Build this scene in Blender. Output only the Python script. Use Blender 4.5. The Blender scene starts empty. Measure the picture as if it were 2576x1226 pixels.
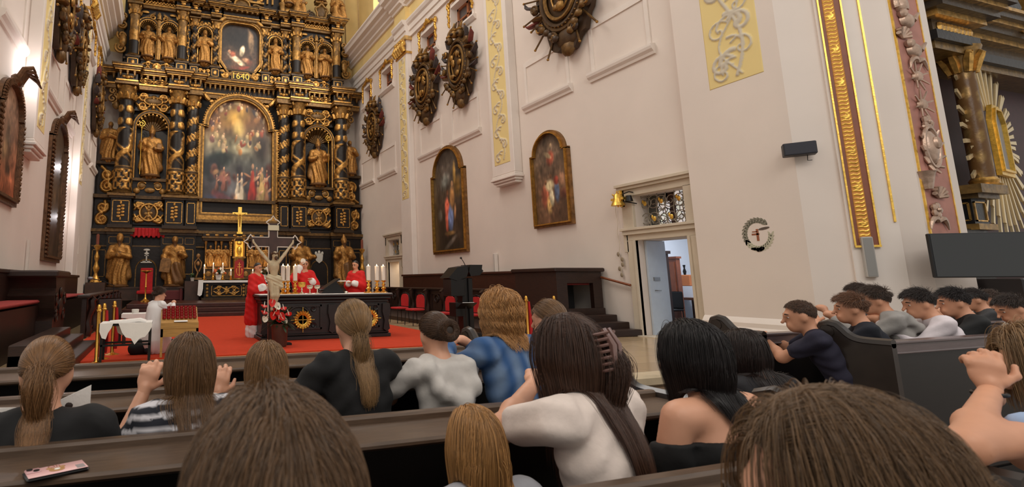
import bpy, math, random
import numpy as np
from mathutils import Vector, Matrix

S = bpy.context.scene
COL = S.collection
PI = math.pi
rnd = random.Random(7)
nrg = np.random.default_rng(11)

# ---------------------------------------------------------------- camera
F, CX, CY = 1316.0, 827.0, 509.0
ROLL, PITCH, YAW = (math.radians(v) for v in (-0.36, 8.62, 17.72))
def _rot():
    base = np.array([[1, 0, 0], [0, 0, -1], [0, 1, 0.]])
    c, s = math.cos(YAW), math.sin(YAW); rz = np.array([[c, -s, 0], [s, c, 0], [0, 0, 1]])
    c, s = math.cos(PITCH), math.sin(PITCH); rp = np.array([[1, 0, 0], [0, c, s], [0, -s, c]])
    c, s = math.cos(ROLL), math.sin(ROLL); rr = np.array([[c, -s, 0], [s, c, 0], [0, 0, 1]])
    return rr @ rp @ base @ rz
RC = _rot()
EYE = np.array([0, 0, 1.3])
def at(px, py, X=None, Y=None, Z=None, D=None):
    """point of the room seen at a pixel of the photograph, on a plane X=, Y= or Z=, or at depth D"""
    d = RC.T @ np.array([(px - CX) / F, (py - CY) / F, 1.0])
    if X is not None: t = (X - EYE[0]) / d[0]
    elif Y is not None: t = (Y - EYE[1]) / d[1]
    elif Z is not None: t = (Z - EYE[2]) / d[2]
    else: t = D
    return EYE + t * d
cam = bpy.data.objects.new('camera', bpy.data.cameras.new('camera'))
COL.objects.link(cam); S.camera = cam
cam.data.sensor_width = 36.0; cam.data.sensor_fit = 'HORIZONTAL'
cam.data.lens = F / 2576 * 36.0
cam.data.shift_x = (1288 - CX) / 2576; cam.data.shift_y = (CY - 613) / 2576
cam.data.dof.use_dof = True; cam.data.dof.focus_distance = 11.0; cam.data.dof.aperture_fstop = 6.0
cam.data.clip_start = 0.02; cam.data.clip_end = 200
_m = Matrix(((RC[0][0], -RC[1][0], -RC[2][0]), (RC[0][1], -RC[1][1], -RC[2][1]), (RC[0][2], -RC[1][2], -RC[2][2]))).to_4x4()
_m.translation = Vector(EYE); cam.matrix_world = _m

# ---------------------------------------------------------------- light
S.view_settings.view_transform = 'Standard'; S.view_settings.look = 'None'
S.view_settings.gamma = 1.0; S.view_settings.use_curve_mapping = False
S.view_settings.exposure = 0.0
W = bpy.data.worlds.new('daylight'); S.world = W; W.use_nodes = True
_bg = W.node_tree.nodes['Background']
_bg.inputs[0].default_value = (1.0, 0.95, 0.885, 1); _bg.inputs[1].default_value = 0.62
def lamp(name, kind, loc, target, power, color=(1, 1, 1), size=1.0, size_y=None, spot=60, blend=.6):
    d = bpy.data.lights.new(name, kind); d.energy = power; d.color = color
    if kind == 'AREA':
        d.size = size
        if size_y: d.shape = 'RECTANGLE'; d.size_y = size_y
    else: d.shadow_soft_size = size
    if kind == 'SPOT': d.spot_size = math.radians(spot); d.spot_blend = blend
    o = bpy.data.objects.new(name, d); COL.objects.link(o); o.location = loc
    o.rotation_euler = (Vector(target) - Vector(loc)).to_track_quat('-Z', 'Y').to_euler()
    return o
lamp('window_light', 'AREA', (-3.0, 13.0, 17.0), (9, 14, 3), 1650, (1, .94, .86), 5, 16)
lamp('window_light', 'AREA', (1.0, -6.0, 12.0), (5, 14, 2), 600, (1, .93, .84), 8, 5)
lamp('window_light', 'AREA', (10.4, 17.0, 17.0), (-3.3, 18, 5), 1100, (1, .97, .95), 4, 12)
lamp('transept_window_light', 'AREA', (9.0, -3.0, 8.0), (12.5, 6.0, 3), 130, (.93, .95, 1.0), 3, 4)
for y, z, p in ((13.1, 6.2, 30), (20.35, 5.4, 30), (20.3, 3.6, 12)): lamp('painting_light', 'POINT', (-2.86, y, z), (0, 0, 0), p, (1, .93, .95), .04)
lamp('added_altar_spot', 'SPOT', (-2.2, 19.0, 14.5), (3.5, 28, 9.0), 1500, (1, .9, .76), .35, spot=70)  # pair of added warm lamps that brighten the gilded altar
lamp('added_altar_spot', 'SPOT', (9.7, 19.0, 14.5), (4.0, 28, 9.0), 1500, (1, .9, .76), .35, spot=75)

# ---------------------------------------------------------------- materials
def lin(r, g, b):
    f = lambda c: (c / 255 / 12.92) if c / 255 <= .04045 else ((c / 255 + .055) / 1.055) ** 2.4
    return (f(r), f(g), f(b))
MATS = {}
def _nodes(name):
    m = bpy.data.materials.new(name); m.use_nodes = True
    nt = m.node_tree; b = nt.nodes['Principled BSDF']
    return m, nt, b
def mat(name, rgb, rough=.6, metal=0, var=0, vscale=6, bump=0, bscale=40, stretch=(1, 1, 1), coat=0, emit=0, detail=4, spec=.5, alpha=1, trans=0):
    """one colour, broken up by noise, with an optional bump; rgb in sRGB 0-255"""
    if name in MATS: return MATS[name]
    m, nt, b = _nodes(name); L = nt.links
    c = lin(*rgb)
    b.inputs['Base Color'].default_value = (*c, 1); b.inputs['Roughness'].default_value = rough
    b.inputs['Metallic'].default_value = metal; b.inputs['Specular IOR Level'].default_value = spec
    b.inputs['Coat Weight'].default_value = coat
    b.inputs['Transmission Weight'].default_value = trans
    if emit:
        b.inputs['Emission Color'].default_value = (*c, 1); b.inputs['Emission Strength'].default_value = emit
    if var or bump:
        tc = nt.nodes.new('ShaderNodeTexCoord'); mp = nt.nodes.new('ShaderNodeMapping')
        mp.inputs['Scale'].default_value = stretch; L.new(tc.outputs['Object'], mp.inputs[0])
    if var:
        n = nt.nodes.new('ShaderNodeTexNoise'); n.inputs['Scale'].default_value = vscale; n.inputs['Detail'].default_value = detail
        L.new(mp.outputs[0], n.inputs['Vector'])
        r = nt.nodes.new('ShaderNodeMapRange'); r.inputs[1].default_value = .3; r.inputs[2].default_value = .7
        r.inputs[3].default_value = 1 - var; r.inputs[4].default_value = 1 + var
        L.new(n.outputs[0], r.inputs[0])
        mx = nt.nodes.new('ShaderNodeMix'); mx.data_type = 'RGBA'; mx.blend_type = 'MULTIPLY'; mx.inputs[0].default_value = 1
        mx.inputs[6].default_value = (*c, 1); L.new(r.outputs[0], mx.inputs[7]); L.new(mx.outputs[2], b.inputs['Base Color'])
    if bump:
        n = nt.nodes.new('ShaderNodeTexNoise'); n.inputs['Scale'].default_value = bscale; n.inputs['Detail'].default_value = 5
        L.new(mp.outputs[0], n.inputs['Vector'])
        bp = nt.nodes.new('ShaderNodeBump'); bp.inputs['Strength'].default_value = bump; bp.inputs['Distance'].default_value = .02
        L.new(n.outputs[0], bp.inputs['Height']); L.new(bp.outputs[0], b.inputs['Normal'])
    MATS[name] = m; return m
def mat_attr(name, rough=.6, metal=0, bump=0, bscale=40, spec=.5):
    """colours carried by the painted surface itself (colour attribute 'Col')"""
    if name in MATS: return MATS[name]
    m, nt, b = _nodes(name); a = nt.nodes.new('ShaderNodeAttribute'); a.attribute_name = 'Col'
    nt.links.new(a.outputs['Color'], b.inputs['Base Color'])
    b.inputs['Roughness'].default_value = rough; b.inputs['Metallic'].default_value = metal; b.inputs['Specular IOR Level'].default_value = spec
    if bump:
        tc = nt.nodes.new('ShaderNodeTexCoord'); n = nt.nodes.new('ShaderNodeTexNoise'); n.inputs['Scale'].default_value = bscale
        nt.links.new(tc.outputs['Object'], n.inputs['Vector'])
        bp = nt.nodes.new('ShaderNodeBump'); bp.inputs['Strength'].default_value = bump; bp.inputs['Distance'].default_value = .02
        nt.links.new(n.outputs[0], bp.inputs['Height']); nt.links.new(bp.outputs[0], b.inputs['Normal'])
    MATS[name] = m; return m
def mat_gilt(name, dark, gold, rough=.38, drough=.45, bump=.25, bscale=9):
    """carving: attribute 'g' = 0 ground colour .. 1 gold leaf"""
    if name in MATS: return MATS[name]
    m, nt, b = _nodes(name); L = nt.links
    a = nt.nodes.new('ShaderNodeAttribute'); a.attribute_name = 'g'
    tc = nt.nodes.new('ShaderNodeTexCoord'); n = nt.nodes.new('ShaderNodeTexNoise'); n.inputs['Scale'].default_value = bscale; n.inputs['Detail'].default_value = 6
    L.new(tc.outputs['Object'], n.inputs['Vector'])
    r = nt.nodes.new('ShaderNodeMapRange'); r.inputs[1].default_value = .3; r.inputs[2].default_value = .7; r.inputs[3].default_value = .5; r.inputs[4].default_value = 1.25
    L.new(n.outputs[0], r.inputs[0])
    g = nt.nodes.new('ShaderNodeMix'); g.data_type = 'RGBA'; g.blend_type = 'MULTIPLY'; g.inputs[0].default_value = 1
    g.inputs[6].default_value = (*lin(*gold), 1); L.new(r.outputs[0], g.inputs[7])
    mx = nt.nodes.new('ShaderNodeMix'); mx.data_type = 'RGBA'; L.new(a.outputs['Fac'], mx.inputs[0])
    mx.inputs[6].default_value = (*lin(*dark), 1); L.new(g.outputs[2], mx.inputs[7]); L.new(mx.outputs[2], b.inputs['Base Color'])
    mm = nt.nodes.new('ShaderNodeMath'); mm.operation = 'MULTIPLY'; mm.inputs[1].default_value = .75; L.new(a.outputs['Fac'], mm.inputs[0]); L.new(mm.outputs[0], b.inputs['Metallic'])
    rr = nt.nodes.new('ShaderNodeMapRange'); rr.inputs[3].default_value = drough; rr.inputs[4].default_value = rough
    L.new(a.outputs['Fac'], rr.inputs[0]); L.new(rr.outputs[0], b.inputs['Roughness'])
    b.inputs['Specular IOR Level'].default_value = .3
    if bump:
        bp = nt.nodes.new('ShaderNodeBump'); bp.inputs['Strength'].default_value = bump; bp.inputs['Distance'].default_value = .03
        L.new(n.outputs[0], bp.inputs['Height']); L.new(bp.outputs[0], b.inputs['Normal'])
    MATS[name] = m; return m

M_WALL = mat('wall_plaster', (225, 212, 201), .9, var=.04, vscale=.6, bump=.05, bscale=12)
M_TRIM = mat('stucco_white', (228, 217, 207), .85, var=.03, vscale=2)
M_STONE = mat('door_stone', (205, 191, 170), .85, var=.06, vscale=2.5, bump=.1, bscale=20)
M_YEL = mat('frieze_yellow', (232, 205, 140), .85, var=.06, vscale=1.5)
M_GOLD = mat('gold_leaf', (196, 148, 74), .36, .85, var=.3, vscale=9, bump=.3, bscale=14)
M_GOLDB = mat('gold_bright', (240, 196, 92), .3, .8, var=.2, vscale=14, bump=.2, bscale=30)
M_GOLDD = mat('gold_dull', (128, 92, 52), .5, .4, var=.4, vscale=7, bump=.4, bscale=12)
M_BLACK = mat('altar_black', (20, 17, 15), .6, var=.25, vscale=3, spec=.3)
M_BROWN = mat('altar_brown', (60, 36, 22), .45, var=.3, vscale=4)
M_BRASS = mat('brass', (224, 168, 78), .25, .95, var=.12, vscale=20)
M_WOOD = mat('choir_wood', (44, 26, 19), .42, var=.3, vscale=7, stretch=(1, 1, 6), bump=.1, bscale=30)
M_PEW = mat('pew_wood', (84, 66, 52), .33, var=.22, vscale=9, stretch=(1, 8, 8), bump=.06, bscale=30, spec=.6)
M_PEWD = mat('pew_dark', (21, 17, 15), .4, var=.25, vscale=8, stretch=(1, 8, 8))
M_WHITE = mat('linen', (236, 232, 226), .85, var=.03, vscale=8, bump=.1, bscale=60)
M_RED = mat('red_velvet', (172, 18, 22), .8, var=.15, vscale=12)
M_CARPET = mat('red_carpet', (198, 54, 8), .95, var=.07, vscale=9, bump=.3, bscale=220)
M_WAX = mat('wax', (240, 228, 212), .5)
M_FLAME = mat('flame', (255, 214, 150), .5, emit=14)
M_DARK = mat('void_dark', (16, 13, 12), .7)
M_IRON = mat('black_metal', (24, 22, 22), .4, .3)
G_ALTAR = mat_gilt('altar_gilt', (26, 19, 15), (192, 143, 76))
G_EPI = mat_gilt('epitaph_gilt', (52, 38, 30), (168, 124, 62), rough=.45)
G_STATUE = mat_gilt('statue_gilt', (78, 50, 30), (180, 130, 68), rough=.5, bump=.4, bscale=16)

# ---------------------------------------------------------------- tags
def tag(o, label=None, cat=None, group=None, kind=None):
    if label: o['label'] = label
    if cat: o['category'] = cat
    if group: o['group'] = group
    if kind: o['kind'] = kind
    return o
def thing(name, label, cat, loc=(0, 0, 0), rz=0, group=None):
    o = bpy.data.objects.new(name, None); COL.objects.link(o); o.empty_display_size = .1
    o.location = [float(v) for v in loc]; o.rotation_euler = (0, 0, rz)
    return tag(o, label, cat, group)
def copy_tree(o, parent=None, loc=None, rz=None, label=None):
    c = o.copy(); COL.objects.link(c)
    if parent is not None: c.parent = parent
    if loc is not None: c.location = [float(v) for v in loc]
    if rz is not None: c.rotation_euler = (0, 0, rz)
    if label: c['label'] = label
    for ch in list(o.children): copy_tree(ch, c)
    return c
def basis(o, p):
    """world point in the frame of thing o"""
    return Matrix.LocRotScale(o.location, o.rotation_euler, o.scale).inverted() @ Vector(p)

# ---------------------------------------------------------------- mesh builder
class MB:
    def __init__(s): s.v = []; s.f = []; s.g = []
    def add(s, vs, fs, M=None, g=0.0):
        n = len(s.v)
        if M is not None: vs = [M @ Vector(p) for p in vs]
        s.v += [tuple(p) for p in vs]; s.f += [tuple(i + n for i in f) for f in fs]
        s.g += [g] * len(vs) if not hasattr(g, '__len__') else list(g)
        return s
    def box(s, c, d, M=None, g=0.0, bev=0):
        x, y, z = (v / 2 for v in d); cx, cy, cz = c
        if bev:
            b = min(bev, x * .9, y * .9, z * .9); vs = []; 
            for zz, i in ((-z, b), (-z + b, 0), (z - b, 0), (z, b)):
                vs += [(cx - x + i + b, cy - y + i, cz + zz), (cx + x - i - b, cy - y + i, cz + zz), (cx + x - i, cy - y + i + b, cz + zz), (cx + x - i, cy + y - i - b, cz + zz),
                       (cx + x - i - b, cy + y - i, cz + zz), (cx - x + i + b, cy + y - i, cz + zz), (cx - x + i, cy + y - i - b, cz + zz), (cx - x + i, cy - y + i + b, cz + zz)]
            fs = [tuple(range(7, -1, -1)), tuple(range(24, 32))]
            for k in range(3):
                for j in range(8): fs.append((k * 8 + j, k * 8 + (j + 1) % 8, k * 8 + 8 + (j + 1) % 8, k * 8 + 8 + j))
            return s.add(vs, fs, M, g)
        vs = [(cx + a * x, cy + b_ * y, cz + c_ * z) for c_ in (-1, 1) for b_ in (-1, 1) for a in (-1, 1)]
        return s.add(vs, [(0, 2, 3, 1), (4, 5, 7, 6), (0, 1, 5, 4), (2, 6, 7, 3), (1, 3, 7, 5), (0, 4, 6, 2)], M, g)
    def span(s, a, b, M=None, g=0.0, bev=0):
        return s.box([(p + q) / 2 for p, q in zip(a, b)], [abs(q - p) for p, q in zip(a, b)], M, g, bev)
    def lathe(s, prof, c=(0, 0, 0), n=16, M=None, g=0.0, cap=True, sx=1, sy=1):
        """prof: list of (radius, z)"""
        vs = []; gs = []
        for i, p in enumerate(prof):
            for k in range(n):
                t = 2 * PI * k / n; vs.append((c[0] + sx * p[0] * math.cos(t), c[1] + sy * p[0] * math.sin(t), c[2] + p[1]))
                gs.append(p[2] if len(p) > 2 else g)
        fs = [(i * n + k, i * n + (k + 1) % n, (i + 1) * n + (k + 1) % n, (i + 1) * n + k) for i in range(len(prof) - 1) for k in range(n)]
        if cap: fs += [tuple(range(n - 1, -1, -1)), tuple((len(prof) - 1) * n + k for k in range(n))]
        return s.add(vs, fs, M, gs)
    def tube(s, path, r, n=6, M=None, g=0.0, closed=False, flat=1.0, up=None):
        P = [Vector(p) for p in path]; N = len(P); R = r if hasattr(r, '__len__') else [r] * N
        vs = []; t0 = None; u = None
        for i in range(N):
            a = P[(i - 1) % N] if (closed or i) else P[0]; b = P[(i + 1) % N] if (closed or i < N - 1) else P[-1]
            t = (b - a).normalized() if (b - a).length > 1e-9 else Vector((0, 0, 1))
            if up is not None: w = Vector(up)
            elif u is None: w = Vector((0, 0, 1)) if abs(t.z) < .9 else Vector((1, 0, 0))
            else: w = u
            u = (w - t * w.dot(t)); u = u.normalized() if u.length > 1e-6 else t.orthogonal().normalized()
            q = t.cross(u)
            for k in range(n):
                th = 2 * PI * k / n; vs.append(P[i] + u * (R[i] * math.cos(th) * flat) + q * (R[i] * math.sin(th)))
        m = N if closed else N - 1
        fs = [(i * n + k, i * n + (k + 1) % n, ((i + 1) % N) * n + (k + 1) % n, ((i + 1) % N) * n + k) for i in range(m) for k in range(n)]
        if not closed: fs += [tuple(range(n - 1, -1, -1)), tuple((N - 1) * n + k for k in range(n))]
        return s.add(vs, fs, M, g)
    def prism(s, poly, d0, d1, axis='y', M=None, g=0.0):
        """2-D outline (counter-clockwise in its plane) given depth from d0 to d1 along an axis"""
        o = {'y': lambda a, b, d: (a, d, b), 'x': lambda a, b, d: (d, a, b), 'z': lambda a, b, d: (a, b, d)}[axis]
        n = len(poly); vs = [o(a, b, d0) for a, b in poly] + [o(a, b, d1) for a, b in poly]
        fs = [tuple(range(n)), tuple(range(2 * n - 1, n - 1, -1))] + [(i, n + i, n + (i + 1) % n, (i + 1) % n) for i in range(n)]
        return s.add(vs, fs, M, g)
    def ball(s, c, r, n=8, M=None, g=0.0):
        r = r if hasattr(r, '__len__') else (r, r, r); vs = []; m = n // 2 + 1
        for i in range(m + 1):
            a = PI * i / m
            for k in range(n):
                t = 2 * PI * k / n; vs.append((c[0] + r[0] * math.sin(a) * math.cos(t), c[1] + r[1] * math.sin(a) * math.sin(t), c[2] - r[2] * math.cos(a)))
        fs = [(i * n + k, i * n + (k + 1) % n, (i + 1) * n + (k + 1) % n, (i + 1) * n + k) for i in range(m) for k in range(n)]
        return s.add(vs, fs, M, g)
    def profile_run(s, prof, a, b, out, g=0.0):
        """moulding: profile (o, z) with o along direction out, swept straight from a to b"""
        a, b, out = Vector(a), Vector(b), Vector(out); n = len(prof)
        vs = [a + out * o + Vector((0, 0, z)) for o, z in prof] + [b + out * o + Vector((0, 0, z)) for o, z in prof]
        fs = [(i, (i + 1) % n, n + (i + 1) % n, n + i) for i in range(n)] + [tuple(range(n - 1, -1, -1)), tuple(range(n, 2 * n))]
        return s.add(vs, fs, None, g)
    def build(s, name, m, parent=None, smooth=35, label=None, M=None):
        me = bpy.data.meshes.new(name)
        me.from_pydata([tuple(map(float, p)) for p in s.v], [], s.f)
        if any(s.g):
            at_ = me.attributes.new('g', 'FLOAT', 'POINT'); at_.data.foreach_set('value', np.array(s.g, np.float32))
        return finish(me, name, m, parent, smooth, label, M)
def recalc(me):
    import bmesh
    bm = bmesh.new(); bm.from_mesh(me); bmesh.ops.recalc_face_normals(bm, faces=bm.faces); bm.to_mesh(me); bm.free()
def finish(me, name, m, parent=None, smooth=35, label=None, M=None, fix=True):
    if M is not None: me.transform(M)
    if fix: recalc(me)
    me.materials.append(m); me.update()
    if smooth:
        me.shade_smooth()
        if smooth < 180: me.set_sharp_from_angle(angle=math.radians(smooth))
    o = bpy.data.objects.new(name, me); COL.objects.link(o)
    if parent is not None: o.parent = parent
    if label: o['label'] = label
    return o
def grid_mesh(name, m, P, parent=None, cols=None, g=None, smooth=180, closed_u=False, back=None):
    """P[i][j] = points, i along u, j along v; cols same shape RGB (linear); back = vector for thickness"""
    P = np.asarray(P, float); nu, nv = P.shape[:2]
    vs = P.reshape(-1, 3)
    idx = np.arange(nu * nv).reshape(nu, nv)
    if closed_u: idx = np.vstack([idx, idx[:1]])
    q = np.stack([idx[:-1, :-1], idx[1:, :-1], idx[1:, 1:], idx[:-1, 1:]], -1).reshape(-1, 4)
    me = bpy.data.meshes.new(name)
    fs = [tuple(f) for f in q.tolist()]
    if back is not None:
        nb = len(vs); ring = list(idx[:, 0]) + list(idx[-1, 1:]) + list(idx[-2::-1, -1]) + list(idx[0, -2:0:-1])
        vs = np.vstack([vs, vs[ring] + np.asarray(back)]); k = len(ring)
        fs += [(int(ring[i]), int(ring[(i + 1) % k]), nb + (i + 1) % k, nb + i) for i in range(k)] + [tuple(nb + i for i in range(k))]
        extra = ring
    me.from_pydata(vs.tolist(), [], fs)
    if cols is not None:
        c = np.ones((len(vs), 4), np.float32); c[:nu * nv, :3] = np.asarray(cols).reshape(-1, 3)
        if back is not None: c[nu * nv:, :3] = c[extra, :3]
        me.color_attributes.new('Col', 'FLOAT_COLOR', 'POINT').data.foreach_set('color', c.ravel())
    if g is not None:
        gg = np.zeros(len(vs), np.float32); gg[:nu * nv] = np.asarray(g).ravel()
        me.attributes.new('g', 'FLOAT', 'POINT').data.foreach_set('value', gg)
    return finish(me, name, m, parent, smooth)

# ---------------------------------------------------------------- smooth solids from distance fields
def _smin(a, b, k):
    if k <= 0: return np.minimum(a, b)
    h = np.maximum(k - np.abs(a - b), 0) / k
    return np.minimum(a, b) - h * h * k * .25
def prim_d(pr, P):
    t = pr[0]
    if t == 'cap':
        a, b = np.asarray(pr[1], float), np.asarray(pr[2], float); ab = b - a
        h = np.clip(((P - a) @ ab) / max(ab @ ab, 1e-12), 0, 1)
        return np.linalg.norm(P - a - h[:, None] * ab, axis=1) - (pr[3] + h * (pr[4] - pr[3]))
    c = np.asarray(pr[1], float); q = P - c; r = np.asarray(pr[2], float)
    if len(pr) > 3 and pr[3] is not None: q = q @ np.asarray(pr[3], float)      # columns = axes
    if t == 'ell':
        k0 = np.linalg.norm(q / r, axis=1); k1 = np.linalg.norm(q / (r * r), axis=1)
        return k0 * (k0 - 1) / np.maximum(k1, 1e-9)
    if t == 'box':
        rr = pr[4] if len(pr) > 4 else 0
        d = np.abs(q) - (r - rr)
        return np.linalg.norm(np.maximum(d, 0), axis=1) + np.minimum(d.max(1), 0) - rr
def field(prims, k):
    def fn(P):
        d = None
        for pr in prims:
            e = prim_d(pr, P); d = e if d is None else _smin(d, e, k)
        return d
    return fn
def _bounds(prims, pad):
    lo, hi = np.full(3, 1e9), np.full(3, -1e9)
    for p in prims:
        if p[0] == 'cap':
            for q, r in ((p[1], p[3]), (p[2], p[4])):
                lo = np.minimum(lo, np.asarray(q) - r); hi = np.maximum(hi, np.asarray(q) + r)
        else:
            r = np.max(p[2]) if (len(p) > 3 and p[3] is not None) else np.asarray(p[2]); lo = np.minimum(lo, np.asarray(p[1]) - r); hi = np.maximum(hi, np.asarray(p[1]) + r)
    return lo - pad, hi + pad
def surf(fn, lo, hi, h):
    n = np.maximum(np.ceil((hi - lo) / h).astype(int) + 1, 3)
    ax = [lo[i] + h * np.arange(n[i]) for i in range(3)]
    G = np.stack(np.meshgrid(*ax, indexing='ij'), -1).reshape(-1, 3)
    D = np.concatenate([fn(G[i:i + 200000]) for i in range(0, len(G), 200000)]).reshape(n).astype(np.float32)
    s = D < 0
    e = [s[:-1] != s[1:], s[:, :-1] != s[:, 1:], s[:, :, :-1] != s[:, :, 1:]]
    acc = np.zeros((*(n - 1), 3)); cnt = np.zeros(n - 1)
    for a in range(3):
        I = np.argwhere(e[a])
        if not len(I): continue
        J = I.copy(); J[:, a] += 1
        d0, d1 = D[tuple(I.T)], D[tuple(J.T)]; t = d0 / (d0 - d1)
        p = I.astype(float); p[:, a] += t
        b, c = [x for x in range(3) if x != a]
        for ob in (0, -1):
            for oc in (0, -1):
                K = I.copy(); K[:, b] += ob; K[:, c] += oc
                ok = (K >= 0).all(1) & (K < n - 1).all(1)
                np.add.at(acc, tuple(K[ok].T), p[ok]); np.add.at(cnt, tuple(K[ok].T), 1)
    idx = -np.ones(n - 1, int); on = cnt > 0; idx[on] = np.arange(on.sum())
    V = lo + h * (acc[on] / cnt[on][:, None])
    Q = []
    for a in range(3):
        I = np.argwhere(e[a]); b, c = (a + 1) % 3, (a + 2) % 3
        ok = (I[:, b] > 0) & (I[:, c] > 0) & (I[:, b] < n[b] - 1) & (I[:, c] < n[c] - 1); I = I[ok]
        if not len(I): continue
        def cell(ob, oc):
            K = I.copy(); K[:, b] += ob; K[:, c] += oc; return idx[tuple(K.T)]
        q = np.stack([cell(-1, -1), cell(0, -1), cell(0, 0), cell(-1, 0)], 1)
        fl = ~s[tuple(I.T)]; q[fl] = q[fl][:, ::-1]; Q.append(q)
    return V, np.concatenate(Q) if Q else np.zeros((0, 4), int)
def solid(name, m, prims, h, k=.03, parent=None, cols=None, g=None, cut=None, warp=None, origin=(0, 0, 0), M=None, label=None, colfn=None):
    """one continuous surface round all prims; cols/g = per-prim colours / gilding; cut(P)->distance removes, warp(P,d)->d adds folds"""
    base = field(prims, k)
    def fn(P):
        d = base(P)
        if warp is not None: d = warp(P, d)
        if cut is not None: d = np.maximum(d, cut(P))
        return d
    lo, hi = _bounds(prims, h * 2 + (k * .3))
    V, Q = surf(fn, lo, hi, h)
    me = bpy.data.meshes.new(name)
    me.from_pydata((V - np.asarray(origin)).tolist(), [], Q.tolist())
    if cols is not None or g is not None:
        best = np.full(len(V), 1e9); who = np.zeros(len(V), int)
        for i, pr in enumerate(prims):
            d = prim_d(pr, V); b = d < best; best[b] = d[b]; who[b] = i
        if cols is not None:
            c = np.ones((len(V), 4), np.float32); c[:, :3] = np.array([lin(*x) for x in cols])[who]
            me.color_attributes.new('Col', 'FLOAT_COLOR', 'POINT').data.foreach_set('color', c.ravel())
        if g is not None:
            me.attributes.new('g', 'FLOAT', 'POINT').data.foreach_set('value', np.array(g, np.float32)[who])
    if colfn is not None:
        c = np.ones((len(V), 4), np.float32); c[:, :3] = colfn(V)
        me.color_attributes.new('Col', 'FLOAT_COLOR', 'POINT').data.foreach_set('color', c.ravel())
    return finish(me, name, m, parent, 180, label, M, fix=False)

# ---------------------------------------------------------------- ornament
def spiral(cx, cy, r0, r1, a0, turns, n=26):
    return [(cx + (r0 + (r1 - r0) * i / n) * math.cos(a0 + 2 * PI * turns * i / n), cy + (r0 + (r1 - r0) * i / n) * math.sin(a0 + 2 * PI * turns * i / n)) for i in range(n + 1)]
def bez(p0, p1, p2, p3, n=14):
    o = []
    for i in range(n + 1):
        t = i / n; u = 1 - t
        o.append(tuple(u ** 3 * a + 3 * u * u * t * b + 3 * u * t * t * c + t ** 3 * d for a, b, c, d in zip(p0, p1, p2, p3)))
    return o
def stroke_field(U, V, strokes):
    """strokes: (points, width) -> 0..1 height of carved ridges"""
    out = np.zeros(U.shape)
    for pts, w in strokes:
        p = np.asarray(pts, float); ww = np.asarray(w) if hasattr(w, '__len__') else np.full(len(p), w)
        for (a, b, wa, wb) in zip(p[:-1], p[1:], ww[:-1], ww[1:]):
            ab = b - a; L2 = max(ab @ ab, 1e-12); m = max(wa, wb)
            sel = (U > min(a[0], b[0]) - m) & (U < max(a[0], b[0]) + m) & (V > min(a[1], b[1]) - m) & (V < max(a[1], b[1]) + m)
            if not sel.any(): continue
            u, v = U[sel] - a[0], V[sel] - a[1]; t = np.clip((u * ab[0] + v * ab[1]) / L2, 0, 1)
            d = np.hypot(u - t * ab[0], v - t * ab[1]) / (wa + t * (wb - wa))
            out[sel] = np.maximum(out[sel], np.sqrt(np.clip(1 - d * d, 0, 1)))
    return out
def relief(name, m, o, u, v, w, h, strokes, nx, ny, depth=.05, parent=None, cols=None, ground=None, back=.03):
    """carved panel: lower-left corner o, unit axes u, v, size w x h; strokes in metres from the corner"""
    o, u, v = (np.asarray(x, float) for x in (o, u, v)); nrm = np.cross(u, v)
    U, V = np.meshgrid(np.linspace(0, w, nx), np.linspace(0, h, ny), indexing='ij')
    H = stroke_field(U, V, strokes)
    P = o + U[..., None] * u + V[..., None] * v + (H * depth)[..., None] * nrm
    c = None; g = None
    if cols is not None: c = np.array(lin(*cols[0])) * (1 - np.clip(H * 3, 0, 1))[..., None] + np.array(lin(*cols[1])) * np.clip(H * 3, 0, 1)[..., None]
    else: g = np.clip(H * 2.5, 0, 1)
    return grid_mesh(name, m, P, parent, c, g, back=-nrm * back)
def scrolls(w, h, s=1.0, th=.03):
    """symmetrical acanthus scrollwork filling a w x h field"""
    o = []; cx, cy = w / 2, h / 2; r = min(w / 2, h) * .26
    for sx in (-1, 1):
        for sy in (-1, 1):
            a = (cx + sx * w * .27, cy + sy * h * .22)
            sp = spiral(a[0], a[1], r * .15, r, (0 if sx > 0 else PI), 1.4 * sx * sy)
            o.append((sp, list(np.linspace(th * .6, th, len(sp)))))
            o.append((bez((cx, cy - sy * h * .1), (cx + sx * w * .1, cy + sy * h * .4), (cx + sx * w * .3, cy + sy * h * .45), (cx + sx * w * .45, cy + sy * h * .1)), th * .8))
    o.append(([(cx, cy - h * .3), (cx, cy + h * .3)], th * 1.6))
    return o
def stem(w, h, n, th=.04, ph=0):
    """climbing vine along a tall field"""
    o = []; pts = [(w / 2 + w * .22 * math.sin(2 * PI * n * .5 * t + ph), h * t) for t in np.linspace(0.02, .98, 12 * n)]
    o.append((pts, th * .7))
    for i in range(n * 2):
        t = (i + .5) / (n * 2); sx = 1 if i % 2 else -1
        c = (w / 2 + sx * w * .2, h * t); r = w * .24
        sp = spiral(c[0], c[1], r * .1, r, PI * .5, 1.15 * sx, 16); o.append((sp, th * .75))
        o.append((bez(c, (c[0] + sx * w * .1, c[1] + r * .5), (c[0] - sx * w * .1, c[1] + r * 1.3), (c[0] - sx * w * .25, c[1] + r * 1.1), 6), th))
    return o
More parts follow.
